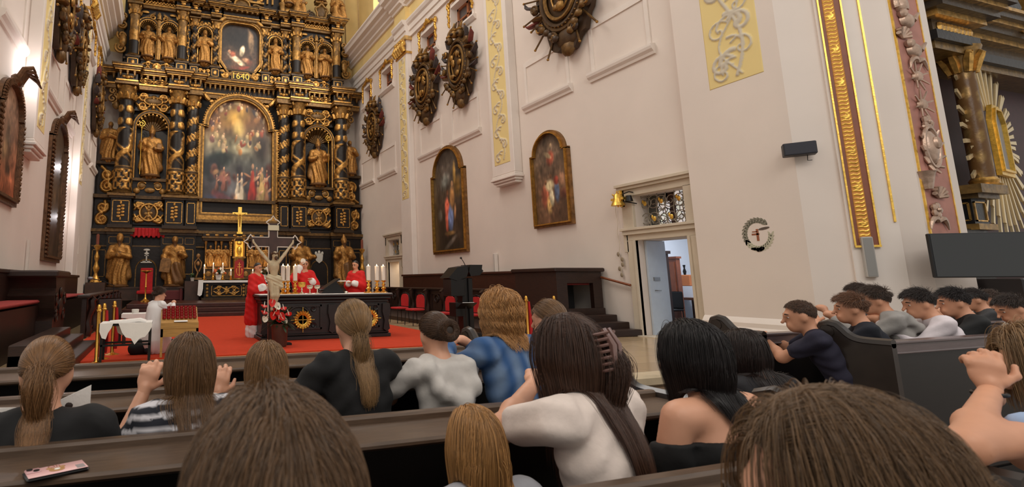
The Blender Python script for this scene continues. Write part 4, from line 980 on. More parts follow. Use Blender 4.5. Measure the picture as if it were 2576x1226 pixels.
# ================================================================ statues of the altar
def statue(name, label, x, y, z0, H, pose='bless', mitre=False, beard=True, staff=0, cape=True, slab=0, skirt=0, book=0, seated=False, bare=False, group=None, yaw=0, fold=1.0, crown=False):
    rs = random.Random(int(x * 100) + int(z0 * 10)); q = rs.uniform(-1, 1)
    t = thing(name, label, 'statue', (x, y, z0), yaw, group)
    if seated:
        pr = [('cap', (-.09, -.02, .33), (-.12, -.2, .33), .1, .085), ('cap', (.09, -.02, .33), (.12, -.2, .33), .1, .085), ('cap', (-.12, -.2, .33), (-.13, -.2, .04), .09, .11), ('cap', (.12, -.2, .33), (.12, -.22, .04), .09, .11), ('cap', (0, -.08, .2), (0, -.1, .05), .16, .2)]
        zt = .42
    else:
        pr = [('cap', (.02 * q, 0, .06), (0, 0, .5), .15, .115), ('cap', (-.06, .01, .05), (-.05, 0, .5), .1, .09), ('cap', (.07, -.01, .05), (.05, 0, .5), .1, .09)]; zt = .5
    nb = len(pr)
    pr += [('ell', (0, 0, zt + .17), (.125, .09, .19)), ('cap', (-.1, .01, zt + .27), (.1, .01, zt + .27), .058, .058), ('cap', (0, 0, zt + .3), (0, -.005, zt + .38), .036, .032)]
    hz = zt + .425; pr += [('ell', (0, -.014, hz + .008), (.054, .062, .072)), ('cap', (0, -.072, hz + .01), (0, -.08, hz - .008), .011, .014)]
    g = [.85] * (len(pr) - 3) + [.62, .72, .72]
    pr += [('ell', (0, .018, hz + .025), (.058, .06, .062))]; g += [.2]
    if beard: pr += [('cap', (0, -.05, hz - .045), (0, -.06, hz - .13), .034, .014)]; g += [.1]
    sh = [(-.145, .01, zt + .26), (.145, .01, zt + .26)]
    A = {'bless': [((-.19, -.05, zt + .1), (-.13, -.16, zt + .18)), ((.185, -.05, zt + .1), (.09, -.14, zt + .1))], 'open': [((-.2, -.03, zt + .09), (-.27, -.13, zt + .12)), ((.2, -.03, zt + .09), (.28, -.12, zt + .1))],
         'cross': [((-.18, -.06, zt + .09), (.02, -.14, zt + .15)), ((.18, -.06, zt + .09), (-.03, -.15, zt + .12))], 'staff': [((-.2, -.03, zt + .1), (-.2, -.13, zt + .2)), ((.18, -.05, zt + .09), (.07, -.14, zt + .07))], 'staffr': [((-.18, -.05, zt + .09), (-.07, -.14, zt + .12)), ((.2, -.03, zt + .1), (.2, -.13, zt + .2))],
         'side': [((-.2, -.02, zt + .08), (-.19, -.12, zt - .02)), ((.19, -.05, zt + .1), (.08, -.13, zt + .16))]}[pose]
    for s_, (e, h) in zip(sh, A):
        pr += [('cap', s_, e, .058, .062), ('cap', e, tuple(e[i] + (h[i] - e[i]) * .8 for i in range(3)), .06, .05), ('ell', h, (.026, .03, .034))]; g += [.9, .9, .3]
    if cape:
        for s_ in (-1, 1): pr += [('cap', (s_ * .12, .05, zt + .24), (s_ * .17, .03, .2 if not seated else .35), .06, .07)]; g += [.55]
        pr += [('cap', (0, .07, zt + .25), (0, .08, .12), .1, .15)]; g += [.5]
    if mitre: pr += [('cap', (0, -.005, hz + .05), (0, 0, hz + .15), .055, .022)]; g += [.8]
    elif crown: pr += [('cap', (0, -.005, hz + .045), (0, -.005, hz + .075), .052, .056)]; g += [.9]
    if skirt: pr += [('cap', (.03, -.07, .4), (.08, -.08, .1), .09, .12)]; g += [.2]
    def warp(P, d):
        th = np.arctan2(P[:, 1], P[:, 0]); low = np.clip((zt + .1 - P[:, 2]) * 4, 0, 1)
        f = np.sin(th * 8 + 3 * np.sin(P[:, 2] * 6 + q * 3)) * .013 * low + np.sin(P[:, 2] * 42 + P[:, 0] * 25 + 4 * q) * .007 * np.clip(1 - abs(P[:, 2] - zt - .1) * 4, 0, 1)
        return d + fold * f
    hstep = .0125 if H < 2.2 else .0105
    b = solid('figure', G_STATUE, pr, hstep, .035, t, None, g, warp=warp); b.data.transform(Matrix.Scale(H, 4))
    f = MB(); f.lathe([(.2, -.0), (.21, .02), (.19, .035), (.19, .05)], (0, .0, -.01), 12, g=.15); f.build('plinth', G_STATUE, t, 40, None, Matrix.Scale(H, 4))
    if staff:
        sx = staff * .2; m = MB(); m.tube([(sx, -.15, .02), (sx, -.15, hz + .06)], .009, 6); m.tube([(sx + a, -.15, hz + .14 + c) for a, c in spiral(0, 0, .012, .07, -PI / 2, -1.5 * staff, 22)][::-1], .011, 6); m.ball((sx, -.15, hz + .05), .02, 7)
        m.build('crozier', M_GOLDB, t, 60, None, Matrix.Scale(H, 4))
    if slab: 
        m = MB(); m.prism([(-.1, 0), (.1, 0), (.1, .22), (.07, .28), (-.07, .28), (-.1, .22)], -.02, .02, 'y', Matrix.Translation((-.19, -.15, .28)) @ Matrix.Rotation(.12, 4, 'Y')); m.build('tablet', M_GOLDD, t, 30, None, Matrix.Scale(H, 4))
    if book: MB().box((.09, -.17, zt + .12), (.1, .03, .13), Matrix.Rotation(.1, 4, 'Y'), 0, .01).build('book', M_GOLDD, t, 30, None, Matrix.Scale(H, 4))
    return t
statue('bearded_statue', 'gilded bearded statue in a turban and long robe, left of the red curtained doorway', -1.92, 26.95, 1.12, 2.42, 'cross', crown=True)
statue('prophet_statue', 'gilded statue with dark beard holding a stone tablet, right of the red curtained doorway', .62, 26.95, 1.12, 2.42, 'side', slab=1, skirt=1)
statue('king_statue', 'gilded bearded statue behind the central priest, below the altar', 7.06, 26.95, 1.12, 2.46, 'open', crown=True)
statue('high_priest_statue', 'gilded bearded statue with pointed cap at the far right foot of the altar', 9.46, 26.95, 1.12, 2.5, 'bless', mitre=True, skirt=1)
statue('bishop_statue', 'gilded bishop statue with crozier in the left arched niche', AX - 4.45, 27.62, 6.6, 2.5, 'staff', mitre=True, staff=-1, book=1)
statue('bishop_statue', 'gilded bishop statue with crozier in the right arched niche', AX + 4.45, 27.62, 6.6, 2.5, 'staffr', mitre=True, staff=1, book=0)
statue('saint_statue', 'dark headed gilded saint at the outer left edge of the main storey', AX - 6.45, 27.72, 7.35, 2.0, 'cross')
statue('saint_statue', 'dark headed gilded saint at the outer right edge of the main storey', AX + 6.4, 27.72, 7.35, 2.0, 'side')
statue('saint_statue', 'pale faced gilded saint in the outer left upper niche', AX - 4.88, 27.62, 12.95, 1.8, 'bless', beard=False)
statue('saint_statue', 'pale faced gilded saint with spread hands in the inner left upper niche', AX - 3.82, 27.62, 12.95, 1.85, 'open', beard=False)
statue('saint_statue', 'golden draped female saint left of the upper painting', AX - 1.95, 27.6, 12.98, 1.85, 'side', beard=False, cape=False, crown=True)
statue('saint_statue', 'golden draped female saint right of the upper painting', AX + 1.95, 27.6, 12.98, 1.9, 'bless', beard=False, cape=False, crown=True)
statue('saint_statue', 'gilded saint in the inner right upper niche', AX + 3.82, 27.62, 12.95, 1.85, 'bless')
statue('saint_statue', 'gilded saint with crossed arms in the outer right upper niche', AX + 4.88, 27.62, 12.95, 1.8, 'cross', beard=False)
statue('evangelist_statue', 'seated golden statue with a tablet on the upper cornice beside the volutes', AX + 3.25, 27.4, 16.45, 1.55, 'open', seated=True, book=1)
statue('evangelist_statue', 'pinkish gold seated statue on the top right corner of the altar', AX + 5.6, 27.4, 16.45, 1.9, 'bless', seated=True)
statue('saint_statue', 'golden robed statue standing above the grey shield of the altar top', AX + 4.62, 27.6, 17.62, 1.9, 'side')
statue('warrior_statue', 'small brown statue under the top edge, right of the central shield', AX + 2.65, 27.4, 17.05, 1.6, 'side', beard=False, cape=False, fold=.4)
# benches the lower statues stand on
for s in (-1, 1):
    m = MB().span((AX + s * 4.45 - 1.75, 26.6, .48), (AX + s * 4.45 + 1.75, 27.35, 1.02), g=0).span((AX + s * 4.45 - 1.8, 26.55, 1.02), (AX + s * 4.45 + 1.8, 27.38, 1.1), g=.1)
    sb = m.build('statue_bench', M_BROWN, None, 0); tag(sb, 'dark wooden bench under the pair of statues at the %s end of the altar' % ('left' if s < 0 else 'right'), 'bench')

# ---------------------------------------------------------------- candlesticks
def candlestick(mb, H, r, base=True):
    """turned profile of height H on the origin"""
    P = [(r * 1.0, 0), (r * 1.0, .03 * H), (r * .7, .1 * H), (r * .4, .17 * H), (r * .28, .25 * H), (r * .5, .32 * H), (r * .62, .38 * H), (r * .4, .46 * H), (r * .25, .55 * H), (r * .42, .62 * H), (r * .46, .68 * H), (r * .22, .78 * H), (r * .22, .84 * H), (r * .62, .93 * H), (r * .66, .96 * H), (r * .3, 1.0 * H)]
    mb.lathe(P, (0, 0, 0), 14); 
    if base:
        for k in range(3): mb.ball((r * .95 * math.cos(k * 2.1), r * .95 * math.sin(k * 2.1), .02 * H), r * .2, 6)
    return mb
def flame(h, z, parent):
    m = MB().lathe([(.0, 0), (h * .22, h * .25), (h * .25, h * .42), (h * .12, h * .75), (0.001, h)], (0, 0, z), 8); m.build('flame', M_FLAME, parent, 180)
    d = bpy.data.lights.new('flame_light', 'POINT'); d.energy = h * 18; d.color = (1, .7, .4); d.shadow_soft_size = h * .3
    o = bpy.data.objects.new('flame_light', d); COL.objects.link(o); o.parent = parent; o.location = (0, 0, z + h * 1.6)
for x, y, lab in ((-2.85, 26.5, 'tall gilded candlestick with brown candle beside the left stalls'), (10.42, 26.7, 'tall gilded candlestick at the far right foot of the altar')):
    t = thing('tall_candlestick', lab, 'candlestick', (x, y, 1.32), 0); candlestick(MB(), 1.75, .24).build('stem', M_GOLD, t, 50); MB().lathe([(.07, 1.75), (.07, 2.2), (.01, 2.25)], (0, 0, 0), 10).build('candle', mat('brown_wax', (120, 58, 38), .5), t)
    tag(MB().span((x - (.38 if x < 0 else .45), y - .4, .0), (x + (.45 if x < 0 else .36), y + .4, 1.32)).build('candlestick_stand', M_BROWN, None, 0), 'dark wooden block carrying the tall candlestick at the %s wall' % ('left' if x < 0 else 'right'), 'stand')

# ---------------------------------------------------------------- altar mensa with tabernacle
ZF = .48
mt = thing('side_mensa', 'old altar table with carved front below the tabernacle', 'altar', (3.75, 25.6, ZF)); L_ = lambda mb, n, m, p=mt, sm=30, lab=None: mb.build(n, m, p, sm, lab, Matrix.Translation(-Vector((3.75, 25.6, ZF))))
m = MB(); m.span((1.95, 25.3, ZF), (5.55, 26.6, 1.36)); m.span((1.85, 25.22, ZF), (5.65, 26.6, ZF + .1), g=.1); m.span((1.9, 25.25, 1.28), (5.6, 26.6, 1.38), g=.15); panel(m, 2.25, 3.2 + .55, .62, 1.18, 25.3, 1, .03, .04); panel(m, 3.85, 4.55, .62, 1.18, 25.3, 1, .03, .04); panel(m, 4.6, 5.4, .62, 1.18, 25.3, 1, .03, .04)
for x in (2.1, 3.8, 4.55, 5.45): 
    for k in range(4): m.ball((x, 25.29, .68 + k * .16), (.07, .03, .07), 6, g=.7)
mo = L_(m, 'table_body', G_ALTAR)
o = relief('front_relief', G_ALTAR, (2.34, 25.28, .68), (1, 0, 0), (0, 0, 1), 1.3, .46, scrolls(1.3, .46, 1, .035) + [(spiral(.65, .23, .02, .1, 0, 1), .045)], 60, 26, .04); o.data.transform(Matrix.Translation(-Vector((3.75, 25.6, ZF)))); o.parent = mt
m = MB(); x, z = 4.2, .9; m.tube([(x + .22 * math.cos(t), 25.27, z + .22 * math.sin(t)) for t in np.linspace(0, 2 * PI, 16, endpoint=False)], .025, 5, closed=True, g=1)
for k in range(4): t = k * PI / 2; m.tube([(x, 25.27, z), (x + .2 * math.cos(t), 25.27, z + .2 * math.sin(t))], [.02, .05], 5, g=1)
L_(m, 'front_rosette', G_ALTAR, mt, 60)
cl = MB(); cl.span((1.72, 25.15, 1.38), (5.95, 26.0, 1.41)); cl.span((1.72, 25.15, 1.28), (5.95, 25.17, 1.41))
for x0, x1 in ((1.66, 1.9), (5.78, 6.02)): cl.prism([(x0, .72), (x0 + .1, .66), (x1 - .05, .72), (x1, 1.0), (x1, 1.4), (x0 + .03, 1.4)], 25.14, 25.22, 'y'); cl.span((x0 + .05, 25.2, .8), (x0 + .1, 25.9, 1.4))
tag(cl.build('altar_cloth', M_WHITE, None, 30), 'white cloth hanging over the old altar table below the tabernacle', 'tablecloth')
tb = thing('tabernacle_shrine', 'golden shrine of columns and small saints around a red tabernacle door', 'shrine', (3.65, 26.2, 1.42)); T_ = lambda mb, n, m, p=tb, sm=30, lab=None: mb.build(n, m, p, sm, lab, Matrix.Translation(-Vector((3.65, 26.2, 1.42))))
m = MB(); m.span((1.98, 26.1, 1.42), (5.35, 26.5, 1.95), g=.15); m.span((2.0, 26.3, 1.95), (5.3, 26.5, 3.3)); m.span((1.9, 26.0, 3.3), (5.4, 26.5, 3.42), g=.1); m.span((1.85, 25.92, 3.42), (5.45, 26.5, 3.5), g=.25); m.span((1.9, 26.05, 3.5), (5.4, 26.5, 3.64)); m.span((1.95, 26.0, 1.93), (5.35, 26.3, 2.0), g=.7)
for k in range(8): x = 2.12 + k * .44; m.ball((x, 26.02, 3.57), (.11, .05, .06), 7, g=.9)
for k in range(9): m.ball((2.2 + k * .36, 26.08, 1.7), (.13, .04, .14), 7, g=.55)
to_ = T_(m, 'shrine_body', G_ALTAR, tb, 40)
for x in (2.05, 2.52, 2.8, 3.22, 4.08, 4.5, 4.78, 5.22): T_(MB().lathe([(.06, 0), (.06, .04), (.04, .07), (.036, 1.1), (.06, 1.16), (.07, 1.28)], (x, 26.12, 2.0), 10, g=1), 'column', G_ALTAR, tb, 50)
m = MB(); m.lathe([(.3, 1.42), (.3, 1.5), (.27, 1.55), (.27, 2.42), (.3, 2.46)], (3.65, 26.15, 0), 16, g=.55); m.span((3.33, 25.95, 2.46), (3.97, 26.3, 2.54), g=.8)
for s in (-1, 1): m.lathe([(.045, 0), (.05, .8)], (3.65 + s * .24, 26.0, 2.54), 8, g=1)
m.tube([(3.65 + .26 * math.cos(t), 26.0, 3.3 + .2 * math.sin(t)) for t in np.linspace(0, PI, 14)], .06, 6, g=1)
for k in range(8): t = k * PI / 7; m.ball((3.65 + .38 * math.cos(t), 26.0, 3.2 + .32 * math.sin(t)), .06, 6, g=.9)
for k in range(14): s = 1 if k % 2 else -1; m.ball((3.65 + s * .4, 26.0, 2.6 + (k // 2) * .09), (.06, .04, .05), 6, g=.9)
T_(m, 'throne_niche', G_ALTAR, tb, 50)
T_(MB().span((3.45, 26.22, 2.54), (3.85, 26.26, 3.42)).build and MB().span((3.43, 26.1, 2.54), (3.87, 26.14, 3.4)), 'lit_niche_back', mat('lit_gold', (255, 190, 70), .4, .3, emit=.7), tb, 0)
T_(MB().ball((3.65, 26.02, 3.2), (.13, .05, .11), 10).lathe([(.09, 2.56), (.07, 2.62), (.13, 2.78), (.12, 2.95), (.05, 3.05)], (3.65, 26.0, 0), 10), 'niche_ornament', M_GOLDB, tb, 60)
m = MB(); m.prism([(3.43, 1.5), (3.87, 1.5), (3.87, 2.28), (3.65, 2.42), (3.43, 2.28)], 25.84, 25.9, 'y'); td = T_(m, 'tabernacle_door', mat('tabernacle_red', (140, 24, 16), .35, .2, var=.2), tb, 0)
m = MB(); m.span((3.64, 25.82, 1.6), (3.66, 25.85, 2.25)); m.span((3.55, 25.82, 2.02), (3.75, 25.85, 2.04)); m.span((3.58, 25.82, 2.14), (3.72, 25.85, 2.16))
for s in (-1, 1): m.tube([(3.65 + s * a, 25.83, b) for a, b in bez((0, 1.62), (.1, 1.62), (.16, 1.75), (.12, 1.95), 8)], .012, 5)
T_(m, 'door_cross', M_GOLDB, td, 40)
k = 0
for x, lab in ((2.28, 'small golden saint outermost left in the shrine'), (2.66, 'small golden saint second from the left in the shrine'), (3.0, 'small golden saint just left of the tabernacle'), (4.3, 'small golden saint just right of the tabernacle'), (4.64, 'small golden saint second from the right in the shrine'), (5.0, 'small golden saint outermost right in the shrine')):
    statue('shrine_saint', lab, x, 26.12, 2.02, 1.05, ['bless', 'cross', 'side'][k % 3], beard=k % 2 == 0, group='small saints in the shrine'); k += 1
cr = thing('standing_cross', 'tall golden cross standing on top of the shrine', 'cross', (3.65, 26.0, 3.65)); m = MB(); m.span((-.09, -.04, 0), (.09, .04, 1.35)); m.span((-.36, -.03, .98), (.36, .03, 1.08)); m.ball((0, -.05, .8), (.07, .05, .1), 8); m.span((-.14, -.09, -.0), (.14, .09, .1)); m.build('cross_body', M_GOLDB, cr, 30)
m = MB(); m.ball((0, -.08, .95), (.05, .05, .06), 8); m.tube([(0, -.07, .9), (0, -.07, .62), (0, -.07, .35)], [.05, .045, .02], 7); m.tube([(-.3, -.06, 1.03), (0, -.07, .88), (.3, -.06, 1.03)], [.015, .03, .015], 6); m.build('corpus', M_GOLD, cr, 60)
for i, (x, y, h, lab) in enumerate(((1.98, 25.75, .55, 'slim lit candle at the left end of the old altar'), (2.4, 25.75, .62, 'slim lit candle second from left on the old altar'), (2.85, 25.75, .62, 'slim lit candle third from left on the old altar'), (3.2, 25.45, .36, 'short lit candle just left of the tabernacle door'), (4.25, 25.45, .36, 'short lit candle just right of the tabernacle door'), (5.05, 25.75, .62, 'slim lit candle behind the left priest'))):
    t = thing('altar_candle', lab, 'candle', (x, y, 1.41), 0, 'candles on the old altar'); candlestick(MB(), h * .55, .1).build('candlestick', M_BRASS, t, 50); MB().lathe([(.035, 0), (.035, h * .62), (.012, h * .64)], (0, 0, h * .55), 8).build('wax_candle', M_WAX, t, 40); flame(.09, h * 1.19, t)
def bouquet(name, label, x, y, z, r, pot, cols, n=14, leaves=26):
    t = thing(name, label, 'flowers', (x, y, z)); rr = random.Random(int(x * 77))
    MB().lathe([(r * .35, 0), (r * .5, r * .75), (r * .55, r * .8), (r * .48, r * .8)], (0, 0, 0), 12).build('pot', pot, t, 40)
    lv = MB()
    for k in range(leaves):
        a = rr.random() * 2 * PI; e = rr.random() * 1.2; d = Vector((math.cos(a) * math.cos(e), math.sin(a) * math.cos(e), math.sin(e) + .1)); b = Vector((0, 0, r * .7)); p = b + d * r * rr.uniform(.7, 1.25)
        lv.tube([b + (p - b) * q for q in (0, .4, .8, 1)], [r * .03, r * .16, r * .13, r * .01], 4, flat=.25)
    lv.build('leaves', mat('leaf_green', (42, 62, 32), .5, var=.4, vscale=9), t, 60)
    for c, mm in cols:
        fl = MB()
        for k in range(n // len(cols)):
            a = rr.random() * 2 * PI; e = rr.uniform(.2, 1.3); p = Vector((math.cos(a) * math.cos(e), math.sin(a) * math.cos(e), math.sin(e))) * r * rr.uniform(.85, 1.1) + Vector((0, 0, r * .75)); fl.ball(p, r * .2, 7)
        fl.build(c, mm, t, 60)
M_PETW = mat('petal_white', (236, 226, 206), .6); M_PETO = mat('petal_orange', (206, 96, 40), .6); M_PETR = mat('petal_red', (206, 34, 26), .35)
M_POTW = mat('pot_white', (220, 216, 208), .4)
bouquet('flower_bowl', 'bowl of white and orange flowers on the old altar left of the tabernacle', 2.62, 25.4, 1.41, .3, M_POTW, [('white_blooms', M_PETW), ('orange_blooms', M_PETO)])
bouquet('flower_bowl', 'bowl of white flowers on the old altar behind the left priest', 4.9, 25.4, 1.41, .3, M_POTW, [('white_blooms', M_PETW)], 8)
tag(MB().span((1.1, 25.7, ZF), (1.75, 26.3, 1.36)).build('plant_stand', M_BROWN, None, 0), 'dark block under the small potted plant left of the old altar', 'stand')
bouquet('potted_plant', 'small green plant in a white pot left of the old altar', 1.45, 25.9, 1.36, .2, M_POTW, [('buds', mat('bud_green', (70, 92, 50), .5))], 5)
t = thing('lamp_bracket', 'ornate dark gold bracket left of the shrine', 'bracket', (1.72, 26.3, 1.42)); m = MB(); m.tube([(a, 0, b) for a, b in ((-.12, 0), (.0, .35), (-.14, .6), (-.16, .85), (.0, 1.05), (.16, .85), (.14, .6), (.05, .4))], .045, 6); m.ball((0, 0, 1.15), (.1, .06, .12), 8); m.ball((0, 0, .78), (.1, .05, .12), 8); m.span((-.2, -.08, 0), (.2, .08, .1)); m.build('bracket_body', M_GOLDD, t, 50)

# red curtain over the left passage door
P = np.zeros((60, 10, 3)); U = np.linspace(0, 1, 60)
for i, u in enumerate(U):
    for j in range(10): v = j / 9; P[i, j] = (AX - 4.45 - .8 + 1.62 * u, 27.36 - .03 * math.sin(u * 60), 3.98 - v * (.44 + .04 * (1 if int(u * 14) % 2 else -1)))
tag(grid_mesh('door_valance', M_RED, P, back=(0, .03, 0)), 'bright red valance hung above the left altar doorway', 'curtain')
t = thing('bishop_throne', 'red upholstered throne before the left altar doorway', 'chair', (-.62, 26.2, ZF), 0)
MB().span((-.28, .05, .3), (.28, .15, 1.5), bev=.03).build('backrest', M_RED, t, 30); MB().span((-.4, -.4, .3), (.4, .1, .45), bev=.03).build('seat', M_RED, t, 30)
for sx in (-.36, .36):
    for sy in (-.36, .1): MB().span((sx - .03, sy - .03, 0), (sx + .03, sy + .03, .3)).build('leg', M_BROWN, t, 0)
t = thing('paschal_candlestick', 'slim brass candlestick standing before the red throne', 'candlestick', (-.58, 24.0, .16 * 3), 0); MB().lathe([(.2, 0), (.2, .04), (.08, .12), (.03, .2), (.03, .6), (.05, .64), (.03, .68), (.03, 1.2), (.1, 1.25), (.24, 1.3), (.24, 1.33), (.02, 1.33)], (0, 0, 0), 12).build('stem', M_BRASS, t, 40)
tag(MB().span((.9, 25.9, ZF), (1.0, 26.6, 1.0)).span((-.05, 26.0, .48), (1.05, 26.5, .92), bev=.03).build('sedilia_bench', mat('bench_red', (92, 26, 26), .7), None, 30), 'low dark red bench left of the old altar', 'bench')

# ---------------------------------------------------------------- free-standing altar table
TX0, TX1, TY, TZ = 2.1, 5.22, 11.55, 1.0
t = thing('altar_table', 'long black carved altar table on the red carpet with gold sun emblems', 'altar', (3.66, TY + .5, .02)); A_ = lambda mb, n, m, p=t, sm=30, lab=None: mb.build(n, m, p, sm, lab, Matrix.Translation(-Vector((3.66, TY + .5, .02))))
M_TBL = mat('table_black', (34, 29, 28), .42, var=.2, bump=.1)
m = MB(); m.span((TX0 + .08, TY + .06, .16), (TX1 - .08, TY + 1.0, .84)); m.span((TX0 + .02, TY, .02), (TX1 - .02, TY + 1.06, .1), bev=.01); m.span((TX0 + .05, TY + .03, .1), (TX1 - .05, TY + 1.03, .16), bev=.02)
A_(m, 'table_body', M_TBL)
m = MB(); m.span((TX0 + .05, TY + .03, .82), (TX1 - .05, TY + 1.03, .88), bev=.01); m.span((TX0, TY - .02, .88), (TX1, TY + 1.08, .96), bev=.02); m.span((TX0 - .04, TY - .06, .96), (TX1 + .04, TY + 1.12, 1.01), bev=.012); A_(m, 'table_top', M_TBL)
for c, w in ((2.98, 1.5), (4.5, 1.2)):
    p = MB(); x0, x1 = c - w * .36, c + w * .36
    for a, b in (((x0, .24), (x1, .28)), ((x0, .74), (x1, .78)), ((x0, .24), (x0 + .04, .78)), ((x1 - .04, .24), (x1, .78))): p.span((a[0], TY + .03, a[1]), (b[0], TY + .07, b[1]))
    p.tube([(c + .26 * math.cos(q), TY + .05, .51 + .24 * math.sin(q)) for q in np.linspace(0, 2 * PI, 24, endpoint=False)], .03, 6, closed=True); 
    for sx in (-1, 1):
        for sz in (-1, 1): p.tube([(c + sx * (.34 + a), TY + .05, .51 + sz * (.18 + b)) for a, b in spiral(0, 0, .015, .08, 0, 1.3, 12)], .02, 5)
    A_(p, 'front_panel', M_TBL, t, 50)
for x in (2.2, 3.76, 5.1): 
    p = MB(); p.prism([(x - .09, .78), (x - .1, .6), (x - .05, .4), (x - .08, .2), (x, .14), (x + .08, .2), (x + .05, .4), (x + .1, .6), (x + .09, .78)], TY + .0, TY + .07, 'y'); A_(p, 'front_pilaster', M_TBL, t, 50)
for px, py in ((762, 805), (931, 801)):
    c = at(px, py, Y=TY); e = MB(); n = 20
    e.lathe([(.1, 0), (.12, .02), (.15, .05), (.16, .03), (.165, .0)], (0, 0, 0), 24)
    for k in range(n):
        q = k * 2 * PI / n; e.tube([(.13 * math.cos(q), .13 * math.sin(q), .015), (.19 * math.cos(q), .19 * math.sin(q), .03), ((.23 if k % 2 else .2) * math.cos(q), (.23 if k % 2 else .2) * math.sin(q), .01)], [.024, .026, .005], 6)
    e.box((0, 0, .03), (.2, .012, .012)); e.box((0, 0, .03), (.012, .2, .012))
    for q in range(4): e.box((.24 * math.cos(q * PI / 2), .24 * math.sin(q * PI / 2), .03), (.07 if q % 2 == 0 else .014, .07 if q % 2 else .014, .012))
    e2 = MB().add(e.v, e.f, Matrix.Translation((c[0], TY + .03, c[2])) @ Matrix.Rotation(PI / 2, 4, 'X')); A_(e2, 'sun_emblem', M_GOLDB, t, 50)
tag(MB().span((TX0 + .0, TY - .05, 1.01), (TX1 + .02, TY + 1.1, 1.02), bev=.004).build('altar_table_cloth', M_WHITE, None, 30), 'narrow white cloth on the black altar table', 'tablecloth')
cs = [(2.685, 'lit thick candle outermost left on the black altar table'), (2.8, 'lit thick candle in the middle of the left three on the altar table'), (2.975, 'lit thick candle nearest the chalices on the altar table'), (4.8, 'lit thick candle behind the ponytail girl, leftmost of the right three'), (5.02, 'lit thick candle in the middle of the right three on the altar table'), (5.19, 'lit thick candle at the right end of the altar table')]
proto = None
for i, (x, lab) in enumerate(cs):
    y = 11.9
    if proto is None:
        proto = thing('candle', lab, 'candle', (x, y, 1.02), 0, 'thick candles on the altar table'); candlestick(MB(), .3, .105).build('candlestick', M_BRASS, proto, 50); MB().lathe([(.048, 0), (.05, .02), (.05, .34), (.042, .345), (.02, .335)], (0, 0, .3), 14).build('wax_candle', M_WAX, proto, 40); flame(.07, .62, proto)
    else: copy_tree(proto, None, (x, y, 1.02), rnd.random(), lab)
def chalice(name, label, x, y, h, r, m1, m2):
    t = thing(name, label, 'chalice', (x, y, 1.02)); MB().lathe([(r * .8, 0), (r * .8, h * .04), (r * .25, h * .14), (r * .14, h * .3), (r * .28, h * .38), (r * .14, h * .46), (r * .18, h * .55)], (0, 0, 0), 16).build('stem', m2, t, 50); MB().lathe([(r * .18, h * .54), (r * .8, h * .62), (r, h * .8), (r * .98, h), (r * .92, h), (r * .9, h * .82), (r * .2, h * .6)], (0, 0, 0), 16, cap=False).build('cup', m1, t, 50)
M_SILVER = mat('silver', (226, 216, 200), .25, .9)
chalice('chalice', 'tall chalice with a glowing golden cup on the altar table', 3.12, 11.85, .27, .09, M_GOLDB, M_SILVER); chalice('chalice', 'small silver chalice with a pale cup beside the gold one', 3.3, 11.8, .2, .075, M_SILVER, M_SILVER); chalice('chalice', 'small silver chalice nearest the open missal', 3.48, 11.8, .2, .075, M_SILVER, M_SILVER)
t = thing('missal_stand', 'black book stand with an open missal on the altar table', 'book stand', (3.85, 12.0, 1.02), 0); MB().prism([(-.28, 0), (.3, 0), (.3, .03), (.12, .27), (.06, .27)], -.16, .16, 'y').build('stand', M_IRON, t, 0); MB().span((-.24, -.18, .0), (.24, .18, .03), M=Matrix.Translation((.0, 0, .2)) @ Matrix.Rotation(-.55, 4, 'Y')).build('book', M_IRON, t, 0); MB().span((.1, -.17, .275), (.36, .17, .3), bev=.01).build('pages', M_WHITE, t, 0)
tag(MB().lathe([(.05, 0), (.05, .04), (.045, .05)], (4.2, 11.85, 1.02), 12).build('glass_dish', M_SILVER, None), 'small pale dish lying on the altar cloth right of the missal', 'dish')

# ---------------------------------------------------------------- processional crucifix
t = thing('crucifix', 'large brown crucifix with white edged arms standing before the altar table', 'crucifix', (2.26, 11.0, .02))
M_CROSS = mat('cross_brown', (70, 44, 36), .5, var=.2); M_EDGE = mat('cross_edge', (222, 210, 196), .5); M_IVORY = mat('corpus_ivory', (196, 176, 142), .55, var=.15, vscale=12, bump=.1)
m = MB().span((-.09, -.02, .5), (.09, .03, 2.52)).span((-.46, -.015, 2.02), (.46, .025, 2.22)); m.span((-.091, -.035, .0), (.09, .045, .5)); m.build('beam', M_CROSS, t, 0)
m = MB()
for a, b in (((-.1, 2.22), (-.085, 2.5)), ((.085, 2.22), (.1, 2.5)), ((-.46, 2.21), (-.09, 2.225)), ((.09, 2.21), (.46, 2.225)), ((-.46, 2.01), (-.09, 2.025)), ((.09, 2.01), (.46, 2.025)), ((-.1, .5), (-.085, 2.02)), ((.085, .5), (.1, 2.02))): m.span((a[0], -.03, a[1]), (b[0], .035, b[1]))
for M_ in (Matrix.Translation((0, 0, 2.5)), Matrix.Translation((-.44, 0, 2.12)) @ Matrix.Rotation(-PI / 2, 4, 'Y'), Matrix.Translation((.44, 0, 2.12)) @ Matrix.Rotation(PI / 2, 4, 'Y')):
    m.tube([(a, 0, b) for a, b in ((-.1, 0), (-.15, .04), (-.09, .09), (-.05, .1), (0, .18), (.05, .1), (.09, .09), (.15, .04), (.1, 0))], .016, 5, M=M_, closed=True)
m.build('edging', M_EDGE, t, 30)
MB().span((-.12, -.05, 2.36), (.12, -.03, 2.48), bev=.01).build('title_scroll', mat('scroll_cream', (214, 202, 172), .6), t, 0); m = MB(); m.ball((0, -.05, .95), (.07, .02, .07), 12); m.build('medal', M_GOLD, t, 60)
J = {'h': (.02, -.13, 1.83), 'n': (0, -.11, 1.75), 'ch': (0, -.1, 1.6), 'w': (.01, -.1, 1.42), 'hip': (0, -.11, 1.32)}
